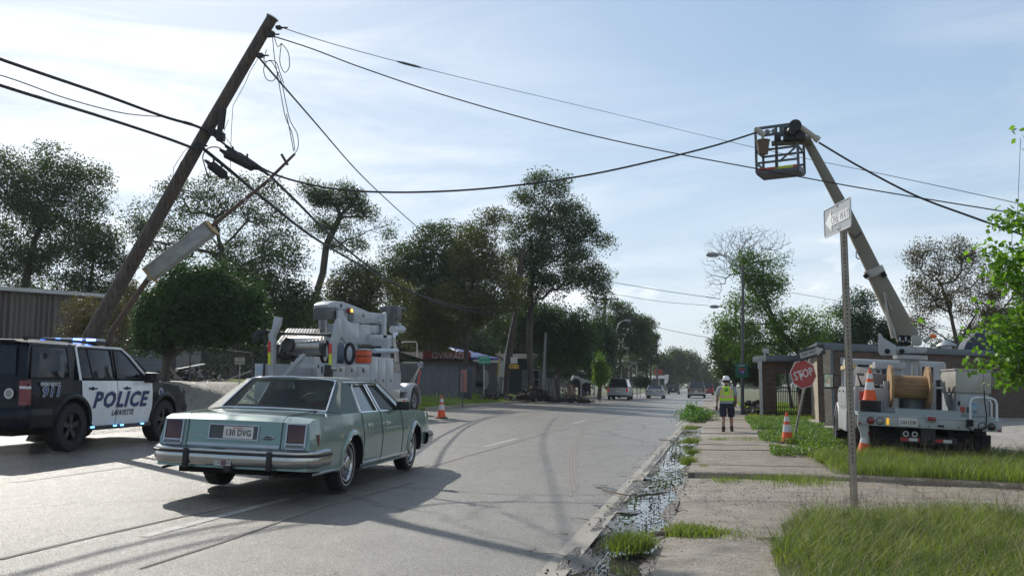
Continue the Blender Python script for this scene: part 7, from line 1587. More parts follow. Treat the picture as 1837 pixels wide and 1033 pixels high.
# shop with red sign
SW = mat('shop_wall', (.13, .135, .14), .8, c2=(.10, .10, .11)); t, Q, d, n = house('corner_shop', 'low grey shop with red fascia sign and blue tarpaulin roof under the grove', 'shop', 752, 893, 58, 61, 2.35, SW, 6)
Ls = Q.length; pt2 = lambda u, z, o=.03: d*(Ls*u)+n*o+Vector((0, 0, z))
RR = MB(); RR.beam(pt2(.03, 2.72, .12), pt2(.63, 2.72, .12), .10, .62); rs = RR.build('fascia_sign', mat('sign_red_board', (.30, .03, .03), .5, c2=(.2, .02, .02)), t, bevel=.02)
text_mesh('sign_text', 'QVARADE', .62, mat('sign_text_grey', (.45, .45, .45), .5), rs, plane_mtx(pt2(.36, 2.73, .185), d, (0, 0, 1)), .004, xs=.92, bold=.005)
b = MB(); b.add([pt2(-.02, 2.45, .5), pt2(.64, 2.45, .5), pt2(.62, 3.0, -3), pt2(.0, 3.0, -3)], [(0, 1, 2, 3)]); b.build('roof', mat('dark_shingle', (.03, .03, .03), .95, spec=.1), t, solid=.06); TP = mat('blue_tarpaulin', (.03, .08, .28), .5, c2=(.02, .05, .2), bump=.03, bscale=3)
b = MB(); b.grid([[pt2(.60+.42*i/6, 2.55+.9*v-.06*i*v+.04*math.sin(i*2.3+v*5), .7-3.5*v) for i in range(7)] for v in (0, .25, .5, .75, 1)]); b.build('tarpaulin', TP, t, smooth=60, solid=.02)
b = MB(); b.beam(pt2(.60, 2.45, .75), pt2(1.03, 2.40, .75), .06, .12); b.build('eaves_board', mat('pale_trim', (.5, .5, .48), .5), t)
for k in range(7): b = MB(); b.cyl(pt2(.66+.012*k, .75, .08), pt2(.66+.012*k, 2.1, .08), .018, n=5); b.build('window_bar', STEEL, t)
b = MB(); b.box(pt2(.70, 1.45, .03), (1.1, .04, 1.3)); b.build('window', mat('dark_tinted_glass', (.012, .015, .02), .06, spec=.9), t)
b = MB(); b.lathe([(.0001, 0), (.36, .02), (.40, .05)], (0, 0, 0), (0, -1, 0), 20); o = b.build('oval_board', mat('oval_grey', (.34, .33, .31), .6), t); o.scale = (.7, 1, 1.6); o.location = pt2(.80, 1.25, .3)
b = MB(); b.cyl(pt2(.80, 0, .25), pt2(.80, 1.9, .25), .05, n=6); b.build('board_post', DARK, t)
pp = at(834, 700, D=52); pn = thing('notice_pillar', 'dark gate pillar with a faded pink panel in front of the shop', 'pillar', (pp.x, pp.y, gzf(pp.x, pp.y))); b = MB(); b.box((0, 0, .9), (.75, .4, 1.8), (0, 0, YAW)); b.build('pillar_body', mat('pillar_dark', (.05, .06, .075), .7), pn, bevel=.02)
b = MB(); b.box((0, -.23, 1.05), (.36, .03, 1.25), (0, 0, YAW)); b.build('pink_panel', mat('pink_panel', (.36, .17, .14), .6, c2=(.28, .12, .10)), pn)
# shuttered house
t, Q, d, n = house('shuttered_house', 'dark teal house with a white-framed window behind the pale pole', 'house', 908, 1000, 68, 69, 3.2, mat('teal_wall', (.05, .075, .085), .8), 7)
Ls = Q.length; wf = mat('window_white', (.42, .45, .46), .6); b = MB()
for u in (.42, .64): b.beam(pt2(u, .95), pt2(u, 2.4), .09, .05)
for z in (.95, 2.4): b.beam(pt2(.41, z), pt2(.65, z), .05, .10)
b.beam(pt2(.53, .95), pt2(.53, 2.4), .05, .05); b.beam(pt2(.42, 1.68), pt2(.64, 1.68), .05, .05); fr_ = b.build('window_frame', wf, t)
b = MB(); b.add([pt2(.42, .95, .01), pt2(.64, .95, .01), pt2(.64, 2.4, .01), pt2(.42, 2.4, .01)], [(0, 1, 2, 3)]); b.build('pane', mat('dark_tinted_glass', (.012, .015, .02), .06, spec=.9), fr_)
for u0, u1 in ((.30, .40), (.66, .78)): b = MB(); plate(b, [pt2(u0, .95), pt2(u1, .95), pt2(u1, 2.4), pt2(u0, 2.4)], .03, n); b.build('shutter', mat('shutter_grey', (.20, .25, .27), .7), t)
b = MB(); b.add([pt2(-.05, 3.2, .6), pt2(1.05, 3.2, .6), pt2(1.0, 3.7, -3.5), pt2(.0, 3.7, -3.5)], [(0, 1, 2, 3)]); b.build('roof', mat('dark_shingle', (.03, .03, .03), .95, spec=.1), t, solid=.1)
# fences
fa, fb = at(702, 700, D=46), at(822, 700, D=51); fz = gzf(fa.x, fa.y)-.15; t = thing('board_fence', 'dark grey wooden board fence between the white truck and the shop', 'fence', (fa.x, fa.y, fz)); random.seed(3)
board_wall(t, Vector((0, 0, 0)), Vector((fb.x-fa.x, fb.y-fa.y, 0)), .05, 1.75, .16, mat('fence_grey', (.10, .105, .11), .85, c2=(.07, .075, .08), stretch=(4, 4, .4)), 'board', jit=.012)
for z_ in (.5, 1.4): b = MB(); b.beam((0, .06, z_), (fb.x-fa.x, fb.y-fa.y+.06, z_), .05, .09); b.build('rail', mat('fence_grey', (1, 1, 1)), t)
fa, fb = at(980, 702, D=62), at(1018, 702, D=72); t = thing('picket_fence', 'ragged pale picket fence leaning below the dark tree', 'fence', (fa.x, fa.y, gzf(fa.x, fa.y)-.1))
board_wall(t, Vector((0, 0, 0)), Vector((fb.x-fa.x, fb.y-fa.y, 0)), 0, 1.75, .30, mat('picket_pale', (.20, .195, .185), .8, c2=(.12, .115, .11), stretch=(4, 4, .4)), 'picket', jit=.10, gap=.16)
fa, fb = at(1018, 700, D=70), at(1032, 700, D=76); t = thing('brown_fence', 'short brown board fence beyond the pale pickets', 'fence', (fa.x, fa.y, gzf(fa.x, fa.y)-.1)); board_wall(t, Vector((0, 0, 0)), Vector((fb.x-fa.x, fb.y-fa.y, 0)), 0, 1.3, .25, mat('fence_brown', (.14, .075, .05), .8), 'board', jit=.02)
def chain_fence(lab, pts, hgt, D, sp=2.2):
    P = [at(*p, D=D) for p in pts]
    for p in P: p.z = gzf(p.x, p.y)
    o = P[0]; t = thing('chain_link_fence', lab, 'fence', o, 0, 'chain link fences on the left'); P = [p-o for p in P]; mesh = MB()
    for a, c in zip(P, P[1:]):
        L_ = (c-a).length; k = max(1, int(L_/sp))
        for i in range(k+1): p = a.lerp(c, i/k); b = MB(); b.cyl(p, p+Vector((0, 0, hgt+.05)), .03, n=6); b.build('fence_post', mat('fence_steel', (.12, .125, .13), .6, .4), t)
        b = MB(); b.cyl(a+Vector((0, 0, hgt)), c+Vector((0, 0, hgt)), .018, n=6); b.build('top_rail', mat('fence_steel', (1, 1, 1)), t)
        m_ = int(L_/.16)
        for i in range(-int(hgt/.16), m_):
            for s in (0, 1):
                u0, u1 = i*.16, i*.16+hgt; z0, z1 = (0, hgt) if s == 0 else (hgt, 0)
                if u0 < 0: z0 += (z1-z0)*(-u0/hgt); u0 = 0
                if u1 > L_: z1 = z1-(z1-z0)*((u1-L_)/(u1-u0)); u1 = L_
                mesh.cyl(a.lerp(c, u0/L_)+Vector((0, 0, z0)), a.lerp(c, u1/L_)+Vector((0, 0, z1)), .0022, n=3, cap=False)
    tag(mesh.build('wire_mesh', STEEL, t, recalc=False), kind='stuff')
chain_fence('chain link fence running behind the gravel lot towards the white truck', [(340, 684), (452, 684)], 1.3, 33)
chain_fence('chain link fence in front of the grey board fence', [(750, 712), (830, 712)], 1.6, 45, 2.6)
g0 = at(430, 647, D=33); t = thing('warning_sign', 'small white NO DUMPING sign on the fence left of the white truck', 'sign', g0, YAW); b = MB(); b.box((0, 0, 0), (.36, .012, .24)); o = b.build('board', mat('sign_white', (.62, .62, .6), .5), t)
for k, tx in enumerate(('NO', 'DUMPING')): text_mesh('board_text', tx, .085, BLACK, o, plane_mtx((0, -.009, .05-.10*k), (1, 0, 0), (0, 0, 1)), .001)
b = MB(); b.cyl((0, .03, -1.2), (0, .03, .1), .02, n=6); b.build('sign_post', STEEL, t)
# loose boards and junk in the left yard
PW = mat('white_plank', (.66, .66, .64), .6)
for (pa, pb, w_, lab, m_) in (((317, 662), (366, 653), .32, 'bright white plank lying propped in the yard behind the police car', PW), ((300, 655), (324, 682), .10, 'grey timber leaning in the yard beside the tree trunk', mat('grey_timber', (.25, .24, .22), .8)), ((400, 684), (454, 664), .05, 'taut rope slanting up to the white truck rear', mat('grey_timber', (1, 1, 1))), ((236, 645), (262, 672), .35, 'dark striped cushion-like panel leaning in the yard by the police car bonnet', mat('dark_panel', (.04, .045, .05), .7))):
    a, c = at(*pa, D=33), at(*pb, D=33.6); t = MB(); t.beam(Vector(), c-a, w_, .035); o = t.build('loose_board', m_); o.location = a; tag(o, lab, 'board')
def heap(name, label, px0, px1, py, D, hgt, n, cols, seed, size=.35):
    size *= .62; n = int(n*1.3); hgt *= .8
    rn = random.Random(seed); p, q = at(px0, py, D=D), at(px1, py, D=D); Q = q-p; b = MB(); mats = cols
    for k in range(n):
        u = rn.random(); hh = hgt*(1-abs(2*u-1)**2)*rn.random(); c = Q*u+U_F*rn.uniform(-1, 1)+Vector((0, 0, hh)); b.mi = rn.randrange(len(cols))
        if k % 3: b.box(c, (size*rn.uniform(.3, 1.6), size*rn.uniform(.2, .8), size*rn.uniform(.1, .7)), (rn.uniform(-1, 1), rn.uniform(-1, 1), rn.uniform(0, 3)))
        else: b.cyl(c, c+Vector((rn.uniform(-1, 1), rn.uniform(-.6, .6), rn.uniform(-.2, .5)))*size*2.2, .03, .015, 5)
    o = b.build(name, mats=cols); o.location = (p.x, p.y, min(gzf(p.x, p.y), p.z+.8) if D > 40 else gzf(p.x, p.y)-.1); return tag(o, label, 'debris', kind='stuff')
HC = [mat('heap_dark', (.03, .027, .025), .9), mat('heap_brown', (.07, .055, .04), .9), mat('heap_grey', (.2, .2, .2), .8), mat('heap_pale', (.36, .34, .32), .7)]
heap('storm_debris', 'dark heap of storm debris in front of the shuttered house', 925, 990, 700, 60, 1.1, 150, HC[:2]+HC[:1], 1, .45); heap('storm_debris', 'low scattered junk in front of the shop wall', 855, 925, 704, 55, .4, 70, HC[:3]+HC[:2], 2, .3)
heap('storm_debris', 'debris along the verge beyond the dark pole', 985, 1060, 703, 64, .4, 90, HC[:2], 3, .4); heap('storm_debris', 'junk and brush behind the round tree trunk', 270, 400, 684, 36, .8, 110, HC[:3]+HC[:2], 4, .4); heap('storm_debris', 'pile of grey debris just right of the street lamps', 1338, 1366, 726, 44, .9, 60, HC[:3], 5, .4)
# parked light-coloured pickup tilted in the yard, far left roadside
t = thing('parked_pickup', 'pale old pickup parked nose-up in the yard beyond the picket fence', 'pickup truck', at(1040, 697, D=76)); a, c = at(1026, 677, D=76)-t.location, at(1056, 688, D=76)-t.location
b = MB(); b.beam(a, c, 1.7, .42); b.build('body', mat('pale_green_paint', (.36, .40, .38), .4), t, bevel=.08); b = MB(); b.beam(a.lerp(c, .35)+Vector((0, 0, .5)), a.lerp(c, .8)+Vector((0, 0, .5)), 1.4, .5); b.build('cab_glass', mat('far_dark_glass', (.02, .025, .03), .08), t, bevel=.12)
b = MB(); b.beam(a.lerp(c, .4)+Vector((0, 0, .78)), a.lerp(c, .75)+Vector((0, 0, .78)), 1.4, .06); b.build('roof', mat('pale_green_paint', (1, 1, 1)), t, bevel=.02)
for u in (.2, .82): b = MB(); p = a.lerp(c, u)-Vector((0, 0, .35)); b.lathe([(.2, -.9), (.36, -.9), (.36, -.7), (.2, -.7)], p, tuple(U_F), 16); b.build('wheel', RUBBER, t)
# small structures farther down
def canopy(lab, px0, px1, py, D, hgt, th, m, posts=3):
    p, q = at(px0, py, D=D), at(px1, py, D=D); z = gzf(p.x, p.y); t = thing('roadside_canopy', lab, 'canopy', (p.x, p.y, z)); Q = Vector((q.x-p.x, q.y-p.y, 0)); zt = p.z-z
    b = MB(); b.beam(Vector((0, 0, zt))+U_F*2, Q+Vector((0, 0, zt))+U_F*2, 5, th); b.build('roof_slab', m, t)
    for k in range(posts): c = Q*(k/(posts-1)); b = MB(); b.cyl(c, c+Vector((0, 0, zt)), .07, n=6); b.build('post', STEEL, t)
    b = MB(); b.beam(Vector((0, 0, zt*.45))+U_F*4.4, Q+Vector((0, 0, zt*.45))+U_F*4.4, .2, zt*.9); b.build('back_wall', mat('far_wall', (.12, .115, .11), .8), t); return t
canopy('pale flat canopy beyond the parked pale pickup', 1042, 1066, 664, 92, 0, .25, mat('pale_trim', (.5, .5, .48), .5)); canopy('striped metal-roofed shed by the second lamp pole', 1114, 1142, 652, 104, 0, .5, mat('far_metal', (.2, .19, .18), .6)); canopy('white canopy with a red top far down the left side', 1170, 1194, 676, 150, 0, .5, mat('white_far_paint', (.7, .7, .7), .3))
t = thing('far_red_sign', 'red board above the far white canopy', 'sign', at(1181, 667, D=151), YAW); b = MB(); b.box((0, 0, 0), (1.3, .1, .8)); b.build('board', mat('sign_red_board', (1, 1, 1)), t)
t = thing('feather_banner', 'tall white banner by the road beyond the far canopy', 'banner', at(1192, 697, D=145)); b = MB(); b.cyl((0, 0, 0), (0, 0, 2.2), .03, n=6); b.build('banner_pole', STEEL, t); b = MB(); b.prism([(0, .7), (.5, .9), (.75, 2.2), (.1, 2.2)], (0, .02, 0)); b.build('banner_cloth', mat('white_cloth', (.7, .7, .68), .7), t)
t = thing('roof_billboard', 'pale roof-level board left of the first crossarm pole', 'sign', at(1052, 654, D=90), YAW); b = MB(); b.box((0, 0, 0), (1.2, .1, .7)); b.build('board', mat('board_pale2', (.32, .33, .36), .6), t)
# ---------------------------------------------------------------- people
def skin_mesh(name, joints, edges, m, parent, root=0, sub=2, smooth=True):
    """one continuous surface grown on a skeleton: joints {(x, y, z, rx, ry)}"""
    me = bpy.data.meshes.new('t'); me.from_pydata([j[:3] for j in joints], edges, []); o = bpy.data.objects.new('t', me); col.objects.link(o)
    md = o.modifiers.new('s', 'SKIN'); md.branch_smoothing = .6
    for v, j in zip(me.skin_vertices[0].data, joints): v.radius = (j[3], j[4] if len(j) > 4 else j[3])
    me.skin_vertices[0].data[root].use_root = True
    o.modifiers.new('d', 'SUBSURF').levels = sub; dg = bpy.context.evaluated_depsgraph_get(); me2 = bpy.data.meshes.new_from_object(o.evaluated_get(dg)); bpy.data.objects.remove(o)
    me2.name = name; me2.materials.clear(); me2.materials.append(m); me2.polygons.foreach_set('use_smooth', [True]*len(me2.polygons)); r = bpy.data.objects.new(name, me2); col.objects.link(r); r.parent = parent; return r
def ell_loft(rings, n=20):
    """rings: (cx, cy, z, rx, ry) or with a tilt"""
    b = MB(); b.grid([[(c[0]+c[3]*math.copysign(abs(math.cos(a))**.85, math.cos(a)), c[1]+c[4]*math.sin(a), c[2]+(c[5]*math.cos(a) if len(c) > 5 else 0)) for a in [2*math.pi*j/n for j in range(n)]] for c in rings], close=True); return b
SKIN = mat('skin', (.33, .18, .12), .55)
def worker():
    g = at(1305, 776, Y=28.6); t = thing('person', 'worker in white hard hat, lime safety vest and dark shorts walking away on the pavement', 'person', (g.x, g.y, .085)); t.scale = (.91,)*3
    J = [(0, 0, .98, .15, .12), (0, .02, 1.15, .16, .12), (0, .03, 1.34, .17, .12), (0, .04, 1.47, .10, .09), (0, .06, 1.54, .06, .06), (0, .09, 1.66, .085, .10), (0, .09, 1.75, .075, .09),
         (-.19, .03, 1.43, .07, .07), (-.29, .0, 1.20, .052), (-.31, .04, .97, .042), (-.315, .07, .88, .034, .02), (.19, .03, 1.43, .07, .07), (.29, .02, 1.20, .052), (.30, .12, .99, .042), (.30, .16, .90, .034, .02),
         (-.11, .0, .90, .105, .11), (-.12, -.02, .52, .065), (-.125, -.20, .30, .062), (-.125, -.27, .11, .042), (-.125, -.20, .04, .045, .03), (.11, .01, .90, .105, .11), (.13, .12, .50, .065), (.14, .12, .32, .062), (.14, .14, .10, .042), (.15, .24, .05, .045, .03)]
    E = [(0, 1), (1, 2), (2, 3), (3, 4), (4, 5), (5, 6), (2, 7), (7, 8), (8, 9), (9, 10), (2, 11), (11, 12), (12, 13), (13, 14), (0, 15), (15, 16), (16, 17), (17, 18), (18, 19), (0, 20), (20, 21), (21, 22), (22, 23), (23, 24)]
    for s, hx, hy, hz in ((-1, -.315, .07, .88), (1, .30, .16, .90)):       # fingers and thumbs
        for k in range(4): i = len(J); J += [(hx+s*.012*(k-1.5)*.4, hy+.018*(k-1.5), hz-.05, .010), (hx+.004*s, hy+.018*(k-1.5)+.008, hz-.095-.01*(k in (1, 2)), .009)]; E += [(10 if s < 0 else 14, i), (i, i+1)]
        i = len(J); J += [(hx-s*.01, hy+.045, hz-.03, .012), (hx-s*.015, hy+.06, hz-.065, .010)]; E += [(10 if s < 0 else 14, i), (i, i+1)]
    skin_mesh('body', J, E, SKIN, t)
    GT = mat('grey_tee', (.30, .31, .33), .85, bump=.004, bscale=14); VL = mat('lime_vest', (.42, .72, .04), .7, c2=(.36, .62, .04), bump=.006, bscale=10); NV = mat('navy_shorts', (.018, .022, .04), .85, bump=.006, bscale=12); OR = mat('vest_orange', (.80, .20, .08), .6); SVR = mat('vest_silver', (.62, .60, .58), .4)
    b = ell_loft([(0, .0, .93, .225, .165), (0, .0, 1.0, .225, .165), (0, .02, 1.2, .225, .16), (0, .03, 1.38, .235, .15), (0, .04, 1.47, .15, .11), (0, .05, 1.50, .09, .08)]); b.build('shirt', GT, t, smooth=60)
    for s in (-1, 1): b = MB(); b.tube([(s*.15, .03, 1.42), (s*.22, .025, 1.40), (s*.275, .01, 1.27), (s*.29, .01, 1.19)], [.10, .095, .085, .085], 14, cap=False); b.build('sleeve', GT, t, smooth=60)
    vr = [(0, .0, 1.02, .238, .178), (0, .02, 1.2, .238, .172), (0, .03, 1.38, .245, .160), (0, .04, 1.465, .185, .125), (0, .045, 1.495, .12, .10)]
    b = ell_loft(vr, 28); v = b.build('safety_vest', VL, t, smooth=60)
    def vest_pt(x, z, o=.006):
        rx = float(np.interp(z, [r[2] for r in vr], [r[3] for r in vr])); ry = float(np.interp(z, [r[2] for r in vr], [r[4] for r in vr])); cy = float(np.interp(z, [r[2] for r in vr], [r[1] for r in vr])); u = min(1, abs(x)/rx); return (x, cy-ry*math.sqrt(max(0, 1-u**2.3))-o, z)
    for (w_, m_, o_) in ((.034, OR, .008), (.014, SVR, .013)):
        b = MB(); xs = np.linspace(-.232, .232, 21); b.grid([[vest_pt(x, 1.155-w_, o_) for x in xs], [vest_pt(x, 1.155+w_, o_) for x in xs]]); b.build('waist_stripe', m_, v, smooth=60)
        for s in (-1, 1): b = MB(); zs = np.linspace(1.16, 1.475, 10); b.grid([[vest_pt(s*(.135+.01*(1.47-z)-w_*.9), z, o_+.001) for z in zs], [vest_pt(s*(.135+.01*(1.47-z)+w_*.9), z, o_+.001) for z in zs]]); b.build('shoulder_stripe', m_, v, smooth=60)
    b = MB(); c = vest_pt(0, 1.375, .01); b.lathe([(.062, 0), (.06, .003), (.0001, .004)], c, (0, -1, .05), 20); o = b.build('back_logo', mat('logo_dark_green', (.05, .16, .06), .6), v); b = MB(); b.box((c[0], c[1]-.006, c[2]), (.09, .002, .012), (0, .3, 0)); b.build('logo_bar', VL, o)
    b = ell_loft([(0, 0, .78, .215, .15), (0, 0, .90, .228, .165), (0, 0, .99, .222, .162)]); b.tube([(-.115, 0, .93), (-.12, -.005, .75), (-.125, -.02, .50)], [.12, .115, .112], 16); b.tube([(.115, 0, .93), (.125, .05, .75), (.135, .11, .50)], [.12, .115, .112], 16); b.build('shorts', NV, t, smooth=50)
    for s in (-1, 1): b = MB(); b.box((s*.235, .03, .70), (.03, .15, .16)); b.build('cargo_pocket', NV, t, bevel=.01)
    b = MB(); b.box((.25, -.02, .96), (.06, .12, .12)); b.build('belt_pouch', BLACK, t, bevel=.01)
    BT_ = mat('boot_leather', (.035, .025, .02), .7); 
    b = MB(); b.tube([(-.125, -.26, .20), (-.125, -.285, .08)], [.058, .062], 14); b.box((-.125, -.20, .06), (.10, .26, .09), (R(42), 0, 0)); b.build('boot', BT_, t, bevel=.02); b = MB(); b.box((-.125, -.235, .03), (.105, .28, .025), (R(42), 0, 0)); b.build('boot_sole', DARK, t)
    b = MB(); b.tube([(.14, .13, .20), (.14, .14, .08)], [.058, .062], 14); b.box((.145, .20, .045), (.10, .28, .085)); b.build('boot', BT_, t, bevel=.02)
    b = MB(); b.lathe([(.118, -.01), (.116, .03), (.10, .085), (.06, .12), (.0001, .13)], (0, .085, 1.71), n=24); b.lathe([(.165, -.012), (.165, -.004), (.115, .0), (.115, -.012)], (0, .10, 1.71), n=24); b.box((0, .085, 1.80), (.03, .18, .06)); b.build('hard_hat', mat('hat_white', (.78, .78, .78), .35, coat=.3), t, smooth=40)
    b = MB(); b.lathe([(.093, -.09), (.102, -.04), (.102, .0)], (0, .085, 1.71), n=20); b.build('hair', mat('dark_hair', (.03, .02, .015), .8), t, smooth=50)
    b = MB(); b.box((-.325, .08, .79), (.05, .12, .10)); b.tube([(-.32, .06, .86), (-.335, .10, .76), (-.32, .05, .70)], [.03, .045, .02], 8)
    o = b.build('work_gloves', mat('glove_dark', (.05, .04, .03), .8)); o.location = t.location; o.scale = t.scale; tag(o, 'dark work gloves held in the left hand of the walking worker', 'gloves')
worker()
def car_occupant():
    t = thing('person', 'person with pale hair and red top seen through the rear window of the green saloon', 'person'); J = [(1.25, -.10, .62, .15, .17), (1.15, -.10, .85, .12, .17), (1.10, -.10, .99, .10, .15), (1.12, -.10, 1.08, .055, .055), (1.14, -.10, 1.16, .085, .08), (1.14, -.10, 1.23, .08, .075), (1.12, .10, .97, .06, .06), (1.30, .18, .80, .045), (1.60, .22, .90, .035), (1.12, -.30, .97, .06, .06), (1.30, -.36, .80, .045), (1.60, -.30, .80, .035), (1.70, -.02, .62, .085), (1.70, -.20, .62, .085)]
    skin_mesh('body', J, [(0, 1), (1, 2), (2, 3), (3, 4), (4, 5), (2, 6), (6, 7), (7, 8), (2, 9), (9, 10), (10, 11), (0, 12), (0, 13)], mat('red_top', (.40, .05, .05), .8), t)
    b = MB(); b.lathe([(.07, -.11), (.098, -.06), (.108, .0), (.098, .06), (.06, .098), (.0001, .11)], (1.13, -.10, 1.19), n=20); b.build('hair', mat('pale_hair', (.72, .80, .84), .8, bump=.01, bscale=30), t, smooth=60)
    t.location = GC.location; t.rotation_euler = GC.rotation_euler
car_occupant()
# ---------------------------------------------------------------- cones
gp = lambda px, py: ground_pt(px, py)
def cone_at(px, py, h, lab, **k): p = ground_pt(px, py, z0=k.pop('z0', .1)); cone_thing(lab, p+Vector((0, 0, k.pop('dz', .0))), h, rz=.3, **k)
p = ground_pt(1413, 801); cone_thing('orange traffic cone on the pavement edge just left of the grass island', Vector((p.x, p.y, .09)), .74, rz=.2)
p = at(1549, 797, D=17.6); cone_thing('orange cone half hidden in the grass under the rear of the right-hand truck', Vector((p.x, p.y, .15)), .66, rot if False else .1, tilt=(0, R(7), 0))
p = ground_pt(792, 750); cone_thing('orange cone standing on the road right of the green saloon bonnet', p+Vector((0, 0, .01)), .80, rz=.4)
p = at(725, 737, D=30.5); cone_thing('small orange cone beside the front wheel of the left-hand truck', Vector((p.x, p.y, gzf(p.x, p.y))), .70, rz=.1)
# ---------------------------------------------------------------- grass, weeds, leaves, water
GRS = mat('grass_blade', (.20, .245, .05), .6, c2=(.10, .14, .03), scale=1.6, amount=1, transl=.4, isl=.45); STRAW = mat('dry_stem', (.26, .20, .10), .8, isl=.3); CLV = mat('clover_leaf', (.12, .19, .045), .55, c2=(.07, .12, .03), transl=.4, isl=.35)
LWN = mat('lawn_blade', (.24, .32, .06), .6, c2=(.15, .21, .04), scale=.4, amount=1, transl=.4, isl=.3)
def blades(name, label, X, Y, Z, hgt, wid, m, lean=.5, seed=1, cat='grass', segs=3):
    rng = np.random.default_rng(seed); n = len(X); a = rng.uniform(0, 2*math.pi, n); h = hgt*rng.uniform(.45, 1.25, n); l = lean*h*rng.uniform(.2, 1.3, n); w = wid*rng.uniform(.6, 1.3, n); fa = a+rng.normal(0, .6, n)+math.pi/2
    V = []; F = []; dx, dy = np.cos(a), np.sin(a); wx, wy = np.cos(fa), np.sin(fa); R_ = []
    for s in range(segs+1):
        f = s/segs; cx, cy, cz = X+dx*l*f*f, Y+dy*l*f*f, Z+h*f*(1-.25*f*lean); ww = w*(1-f)**.7*.5+.0004
        R_ += [np.stack([cx-wx*ww, cy-wy*ww, cz], -1), np.stack([cx+wx*ww, cy+wy*ww, cz], -1)]
    V = np.stack(R_, 1).reshape(-1, 3); k = 2*(segs+1); b = np.arange(n)[:, None]*k; F = np.concatenate([b+np.array([[2*s, 2*s+1, 2*s+3, 2*s+2]]) for s in range(segs)], 0)
    return tag(np_mesh(name, V, F, m), label, cat, kind='stuff')
def scatter(n, x0, x1, y0, y1, fn, seed):
    rng = np.random.default_rng(seed); X, Y = rng.uniform(x0, x1, n), rng.uniform(y0, y1, n); k = rng.uniform(0, 1, n) < fn(X, Y); return X[k], Y[k]
# soil beds under the grass
BED = ground_mat('grass_bed', [(.09, .085, .04), (.06, .07, .025), (.8, .8, .7)], 4, .02, 30)
be = lambda Y: .33+.22*np.maximum(0, Y-8.6)
sheet('near_verge', np.linspace(.31, 16, 60), np.linspace(1, 11.4, 44), lambda X, Y: .03+.05*smooth(.0, .2, X-be(Y)+.2*fbm(X, Y, 1.5, 3))+.05*smooth(1.0, 2.6, X)-.2*smooth(10.3, 11.0, Y+.0*X), BED)
sheet('island_bed', np.linspace(1.4, 16, 60), np.linspace(11, 19, 50), lambda X, Y: np.where(Y > island_edge(X)+.18, .095+.06*smooth(0, .5, Y-island_edge(X)-.15)-.14*smooth(17.6, 18.6, Y), -.06)+.01*fbm(X, Y, 2, 5)-.3*(1-smooth(1.5, 1.9, X)), BED)
sheet('verge_bed', np.linspace(1.34, 3.2, 12), np.linspace(18.5, 70, 80), lambda X, Y: .075+.02*fbm(X, Y, 1, 6)-.08*smooth(2.0, 3.2, X), BED)
edge1 = lambda X, Y: smooth(.02, .35, X-be(Y)+.25*fbm(X, Y, 1.3, 8))*(1-smooth(10.2, 10.9, Y+.5*fbm(X, Y, 1.6, 4)))
zf1 = lambda X, Y: .05+.05*smooth(1.0, 2.6, X)
X, Y = scatter(110000, .4, 8, 5.5, 12.2, edge1, 3); blades('tall_grass', 'long bright grass in the foreground around the ONE WAY sign post', X, Y, zf1(X, Y), .23, .0065, GRS, 1.0, 4)
X, Y = scatter(5200, .2, 8, 6, 12.4, lambda X, Y: .25+.75*edge1(X, Y), 5); 
k = (X > .3+.1*(Y-6)); X, Y = X[k], Y[k]; blades('dry_seed_stems', 'thin dry seed stems standing above the foreground grass', X, Y, zf1(X, Y), .42, .0035, STRAW, 1.0, 6)
ie = lambda X, Y: smooth(.0, .15, Y-island_edge(X)-.12+.22*smooth(1.7, 2.3, X))*smooth(1.5, 2.0, X+.3*fbm(X, Y, 1.4, 2))*(1-smooth(18.4, 19.2, Y))
X, Y = scatter(75000, 1.5, 10, 12, 19, ie, 7); blades('island_grass', 'overgrown green grass on the kerbed island in front of the right-hand truck', X, Y, .12+0*X, .30*(.75+.5*smooth(-.2, .3, fbm(X, Y, .8, 1))), .009, GRS, .8, 8)
X, Y = scatter(1800, 1.5, 10, 12, 19, ie, 9); blades('island_seed_stems', 'dry seed stems over the island grass', X, Y, .12+0*X, .52, .004, STRAW, .7, 10)
def lowleaf(name, label, X, Y, Z, hgt, size, m, seed):
    rng = np.random.default_rng(seed); C = np.stack([X, Y, Z+rng.uniform(.01, 1, len(X))*hgt], -1); V, F = leaves(C, size, rng, .8, .3); return tag(np_mesh(name, V, F, m), label, 'weeds', kind='stuff')
vz = lambda X, Y: .08+0*X
X, Y = scatter(60000, 1.0, 3.4, 19, 40, lambda X, Y: smooth(.05, .25, fbm(X, Y, .5, 4)+.30*smooth(1.2, 1.9, X)-.35*smooth(2.3, 3.4, X)+.08), 11); lowleaf('clover_weeds', 'low leafy weeds on the verge behind the cone and the worker', X, Y, vz(X, Y), .16, .05, CLV, 12)
X, Y = scatter(16000, 1.3, 5, 40, 75, lambda X, Y: .8+0*X, 13); blades('verge_grass', 'sunlit verge grass beyond the worker', X, Y, .07+0*X, .16, .03, LWN, .5, 14, segs=2)
X, Y = scatter(60000, -24, XL-.35, 38, 75, lambda X, Y: smooth(-.35, .1, fbm(X, Y, .3, 9)), 15); blades('left_lawn', 'sunlit rough lawn left of the road behind the kerb', X, Y, gz(X, Y)-.04, .18, .04, LWN, .6, 16, segs=2)
X, Y = scatter(26000, -15.5, XL-.32, 38, 62, lambda X, Y: .9+0*X, 19); blades('kerbside_grass', 'bright grass right behind the left kerb', X, Y, gz(X, Y)-.04, .20, .035, LWN, .6, 20, segs=2)
X, Y = scatter(42000, -42, -14, 31, 40, lambda X, Y: smooth(31, 33, Y-.25*(X+28)*.0)*smooth(-.3, .1, fbm(X, Y, .4, 3)), 17); blades('yard_grass', 'strip of bright grass behind the gravel lot on the left', X, Y, gz(X, Y)-.06, .22, .035, LWN, .6, 18, segs=2)
